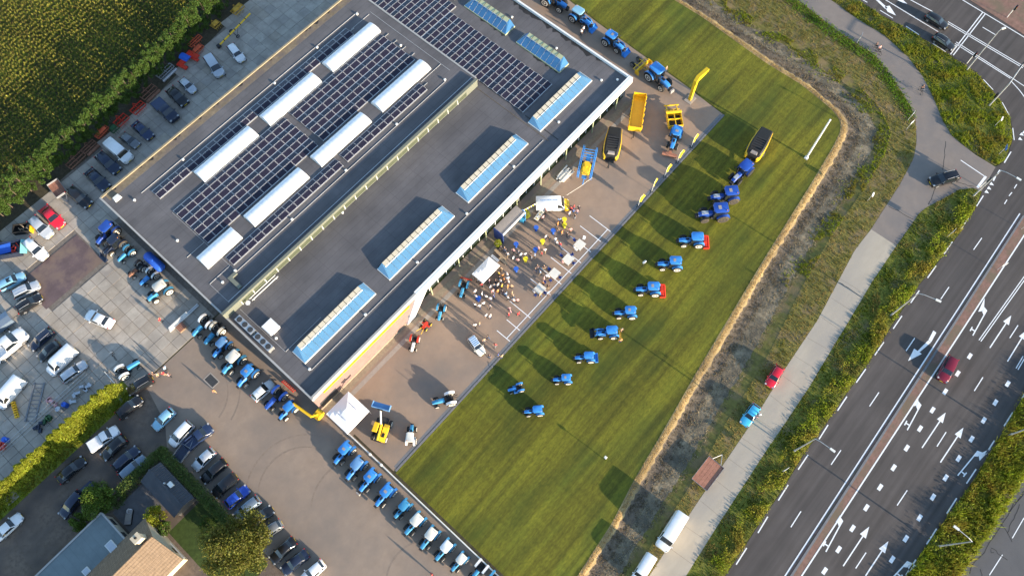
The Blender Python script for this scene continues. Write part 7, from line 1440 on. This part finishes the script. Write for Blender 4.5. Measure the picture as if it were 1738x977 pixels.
g = Q('d',860,545,.5); r = local('garden_chair', g, 1.0, 'white shell chair on the terrace', 'chair'); mb = MB(); mb.loft([[(.35*math.cos(a),.35*math.sin(a),z) for a in [math.pi*k/8 for k in range(9)]] for z in (.35,.55,.75)], caps=False, closed=False); mb.cyl((0,0,.3),(0,0,.38),.33,n=12); lpart(r, 'shell', mb, ['white_panel']); mb = MB(); mb.cyl((0,0,0),(0,0,.3),.05,n=8); lpart(r, 'leg', mb, ['aluminium'])

# ------------------------------------------------------------------ hedges, trees, maize
def trunk_mb(h, r, lean=0, limbs=4, spread=1.0, seed=0):
    q = random.Random(seed); mb = MB(); mb.cyl((0,0,-.05),(lean*.3,0,h*.5),r,r*.75,8); mb.cyl((lean*.3,0,h*.5),(lean,0,h*.8),r*.75,r*.35,8)
    for k in range(limbs): a = 6.28*k/limbs+q.uniform(-.4,.4); z = h*q.uniform(.35,.6); mb.cyl((lean*.3,0,z),(math.cos(a)*spread,math.sin(a)*spread,z+h*.28),r*.4,r*.12,6)
    return mb
def blob_points(clumps, n, shell=.55):
    vol = np.array([c[3]*c[4]*c[5] for c in clumps])**.67; cnt = rng.multinomial(n, vol/vol.sum()); out = []
    for (x,y,z,a,b,c), k in zip(clumps, cnt):
        v = rng.normal(size=(k,3)); v /= np.linalg.norm(v,axis=1)[:,None]; v *= (shell+(1-shell)*rng.random(k)**.6)[:,None]*(1+.12*rng.normal(size=k))[:,None]; out.append(v*[a,b,c]+[x,y,z])
    return np.concatenate(out)
def tree(px, h, R, nleaf, leaf, label, mat='leaf_garden', name='tree', cat='tree', group=None, seed=0, nclump=26, low=.25, zref=.55):
    g = G(*px, h*zref); r = root(name, (g[0],g[1],0), label, cat, group); q = random.Random(seed); link('trunk', trunk_mb(h, max(.08,R*.06), 0, 5, R*.6, seed).mesh('trunk', ['bark'], .6), r)
    cl = []
    for k in range(nclump):
        a = q.uniform(0,6.28); u = q.uniform(-.9,1); rr3 = R*math.sqrt(max(0,1-u*u))*q.uniform(.45,.95); s_ = R*q.uniform(.22,.40); cl.append((math.cos(a)*rr3,math.sin(a)*rr3,h*(low+(1-low)*.5)+u*h*(1-low)*.42,s_,s_,s_*.75))
    link('crown', np_mesh('crown', leaf_quads(blob_points(cl,nleaf), leaf), 4, [mat]), r)
tree((399,927),8.5,4.3,17000,.30,'large spreading tree with yellowish crown beside the parked car row','leaf_oak','tree',seed=4,nclump=44)
tree((165,849),4.6,2.5,6500,.26,'round bushy tree beside the terrace and dark off-roader','leaf_bush','tree',seed=5); tree((133,885),2.6,1.3,2200,.24,'small shrub below the round tree at the flat roof corner','leaf_bush','shrub','shrub',seed=6,low=.05)
tree((262,876),3.2,1.5,3200,.22,'light green bush between shed and chimney','leaf_thuja','shrub','shrub',seed=7,low=.1); tree((200,848),2.0,1.3,1600,.20,'loose grey green shrub at the end of the clipped hedge','leaf_garden','shrub','shrub',seed=8,low=.05); tree((277,897),2.0,1.1,1500,.20,'dark low shrub beside the chimney gable','leaf_hedge','shrub','shrub',seed=9,low=.05); tree((352,890),2.0,1.3,1600,.20,'dark low shrub at the foot of the clipped hedge by the large tree','leaf_hedge','shrub','shrub',seed=10,low=.05)
# clipped garden hedge (two legs)
def box_hedge(name, x0, x1, y0, y1, h, n, leaf, mat, label, wob=.10):
    r = root(name, ((x0+x1)/2,(y0+y1)/2,0), label, 'hedge'); cx, cy = (x0+x1)/2, (y0+y1)/2; mb = MB(); L_ = max(x1-x0,y1-y0); k = int(L_/1.2)
    for i in range(k): f = (i+.5)/k; p = (x0+(x1-x0)*f, cy) if x1-x0 > y1-y0 else (cx, y0+(y1-y0)*f); mb.cyl((p[0]-cx,p[1]-cy,0),(p[0]-cx,p[1]-cy,h*.8),.05,.03,6)
    link('trunk', mb.mesh('trunk', ['bark']), r); P = rng.uniform([x0,y0,.1],[x1,y1,h],(n,3)); f = rng.random(n); top = f < .45; P[top,2] = h-np.abs(rng.normal(0,.10,top.sum())); sd = (f >= .45)&(f < .9); ax = rng.integers(0,2,n)
    for a, lo, hi in ((0,x0,x1),(1,y0,y1)): s_ = sd & (ax == a); P[s_,a] = np.where(rng.random(s_.sum()) < .5, lo, hi)+rng.normal(0,.08,s_.sum())
    P += rng.normal(0,wob,(n,3))*[1,1,.6]; P[:,:2] -= [cx,cy]; P[:,2] = np.maximum(P[:,2],.05); link('foliage', np_mesh('foliage', leaf_quads(P,leaf), 4, [mat]), r)
box_hedge('clipped_hedge',-20.3,-19.0,37.3,53.2,2.1,15000,.17,'leaf_garden','clipped dark green hedge along the parked car row'); box_hedge('clipped_hedge',-27.2,-20.2,52.2,53.5,2.1,7500,.17,'leaf_garden','clipped hedge leg running from the car row to the round tree')
# conifers in a dense row
for k in range(22):
    x = -18.6-k*1.12; h = random.uniform(3.0,4.1); y = 65.6+random.uniform(-.15,.15); r = root('conifer', (x,y,.04), 'bright yellow green conifer in the dense row along the gravel yard', 'conifer', 'conifers in the row along the gravel yard'); link('trunk', trunk_mb(h,.09,0,0).mesh('trunk',['bark']), r)
    n = 1900; t = rng.random(n)**.8; a = rng.uniform(0,6.28,n); Rr = (.18+.95*(1-t**1.6))*(.72+.32*rng.random(n))*(1+.22*np.cos(3*a+k)); P = np.stack([np.cos(a)*Rr,np.sin(a)*Rr*1.1,.15+t*h],1); link('crown', np_mesh('crown', leaf_quads(P,.30,.42,.75), 4, ['leaf_thuja']), r)
# tall field hedge: single shrubs grown together
hx = np.linspace(-46,66,58)
for k, x in enumerate(hx):
    yb_ = np.interp(x,[-46,-13.5,13,43,70],[99.6,102.6,104.6,108.9,112.8]); h = random.uniform(5.6,6.7); R = random.uniform(1.35,1.7); yy = yb_+1.4+random.uniform(-.3,.3)
    vis = -20 < x < 48
    r = root('hedge_shrub', (x,yy,0), 'tall leafy shrub in the field hedge between maize and yard', 'shrub', 'shrubs of the field hedge'); link('trunk', trunk_mb(h,.10,0,3,.8,k).mesh('trunk',['bark']), r); q = random.Random(k); cl = []
    for j in range(34): a = q.uniform(0,6.28); u = q.uniform(-1,1); rr3 = R*q.uniform(.2,.95); s_ = q.uniform(.28,.5); cl.append((math.cos(a)*rr3,math.sin(a)*rr3*.95,h*.52+u*h*.40,s_,s_,s_*1.1))
    link('crown', np_mesh('crown', leaf_quads(blob_points(cl,3400 if vis else 500), .24, .5, .3), 4, ['leaf_hedge']), r)
# maize: rows of plants
ang = math.atan2(6.0,56.5); ca, sa = math.cos(ang), math.sin(ang); field_poly = [(-75,103.6),(-13.5,107.0),(13,108.6),(43,112.9),(70,117.2),(62,150),(40,165),(-40,165),(-75,140)]
PR = []
for rr4 in np.arange(60,170,.95):
    s_ = np.arange(-80,90,.26); s_ = s_+rng.uniform(-.05,.05,len(s_)); yy = rr4+rng.normal(0,.05,len(s_)); PR.append(np.stack([s_*ca-yy*sa, s_*sa+yy*ca],1))
PR = np.concatenate(PR); PR = PR[inpoly(PR, field_poly)]
K = np.c_[PR, np.full(len(PR),2.0-CAM_H)] @ RM; pxx = PW/2+FPX*K[:,0]/-K[:,2]; pyy = PH/2-FPX*K[:,1]/-K[:,2]; PR = PR[(pxx > -110)&(pxx < 500)&(pyy > -110)&(pyy < 480)]
n = len(PR); hh = rng.uniform(1.9,2.4,n)+.25*np.sin(PR[:,0]*.23)*np.sin(PR[:,1]*.31); quads = []
for k in range(6):
    t = ang+rng.choice([0,np.pi],n)+rng.normal(0,.40,n); z0 = hh*(.30+.115*k); l = rng.uniform(.42,.62,n)*(1-.10*k); w = rng.uniform(.045,.075,n); d = np.stack([np.cos(t),np.sin(t)],1); s_ = np.stack([-np.sin(t),np.cos(t)],1)*w[:,None]
    A = np.c_[PR, z0]; Bm = np.c_[PR+d*l[:,None]*.45, z0+.28]; C = np.c_[PR+d*l[:,None], z0+.10+.04*k]; s3 = np.c_[s_, np.zeros(n)]
    quads += [np.stack([A-s3*.5,A+s3*.5,Bm+s3,Bm-s3],1), np.stack([Bm-s3,Bm+s3,C+s3*.15,C-s3*.15],1)]
q1 = np.concatenate(quads).reshape(-1,3); tas = []
for k in range(3): t = rng.uniform(0,6.28,n); A = np.c_[PR,hh*.92]; Cc = np.c_[PR+np.stack([np.cos(t),np.sin(t)],1)*.14, hh+.22]; s3 = np.stack([-np.sin(t)*.03,np.cos(t)*.03,np.zeros(n)],1); tas.append(np.stack([A-s3*.5,A+s3*.5,Cc+s3,Cc-s3],1))
q2 = np.concatenate(tas).reshape(-1,3); mi = np.r_[np.zeros(len(q1)//4),np.ones(len(q2)//4)]
stuff('maize', np_mesh('maize', np.concatenate([q1,q2]), 4, ['corn_leaf','corn_tassel'], mi), 'field of tasselled maize in straight rows behind the hedge', 'maize'); print('maize plants', n)
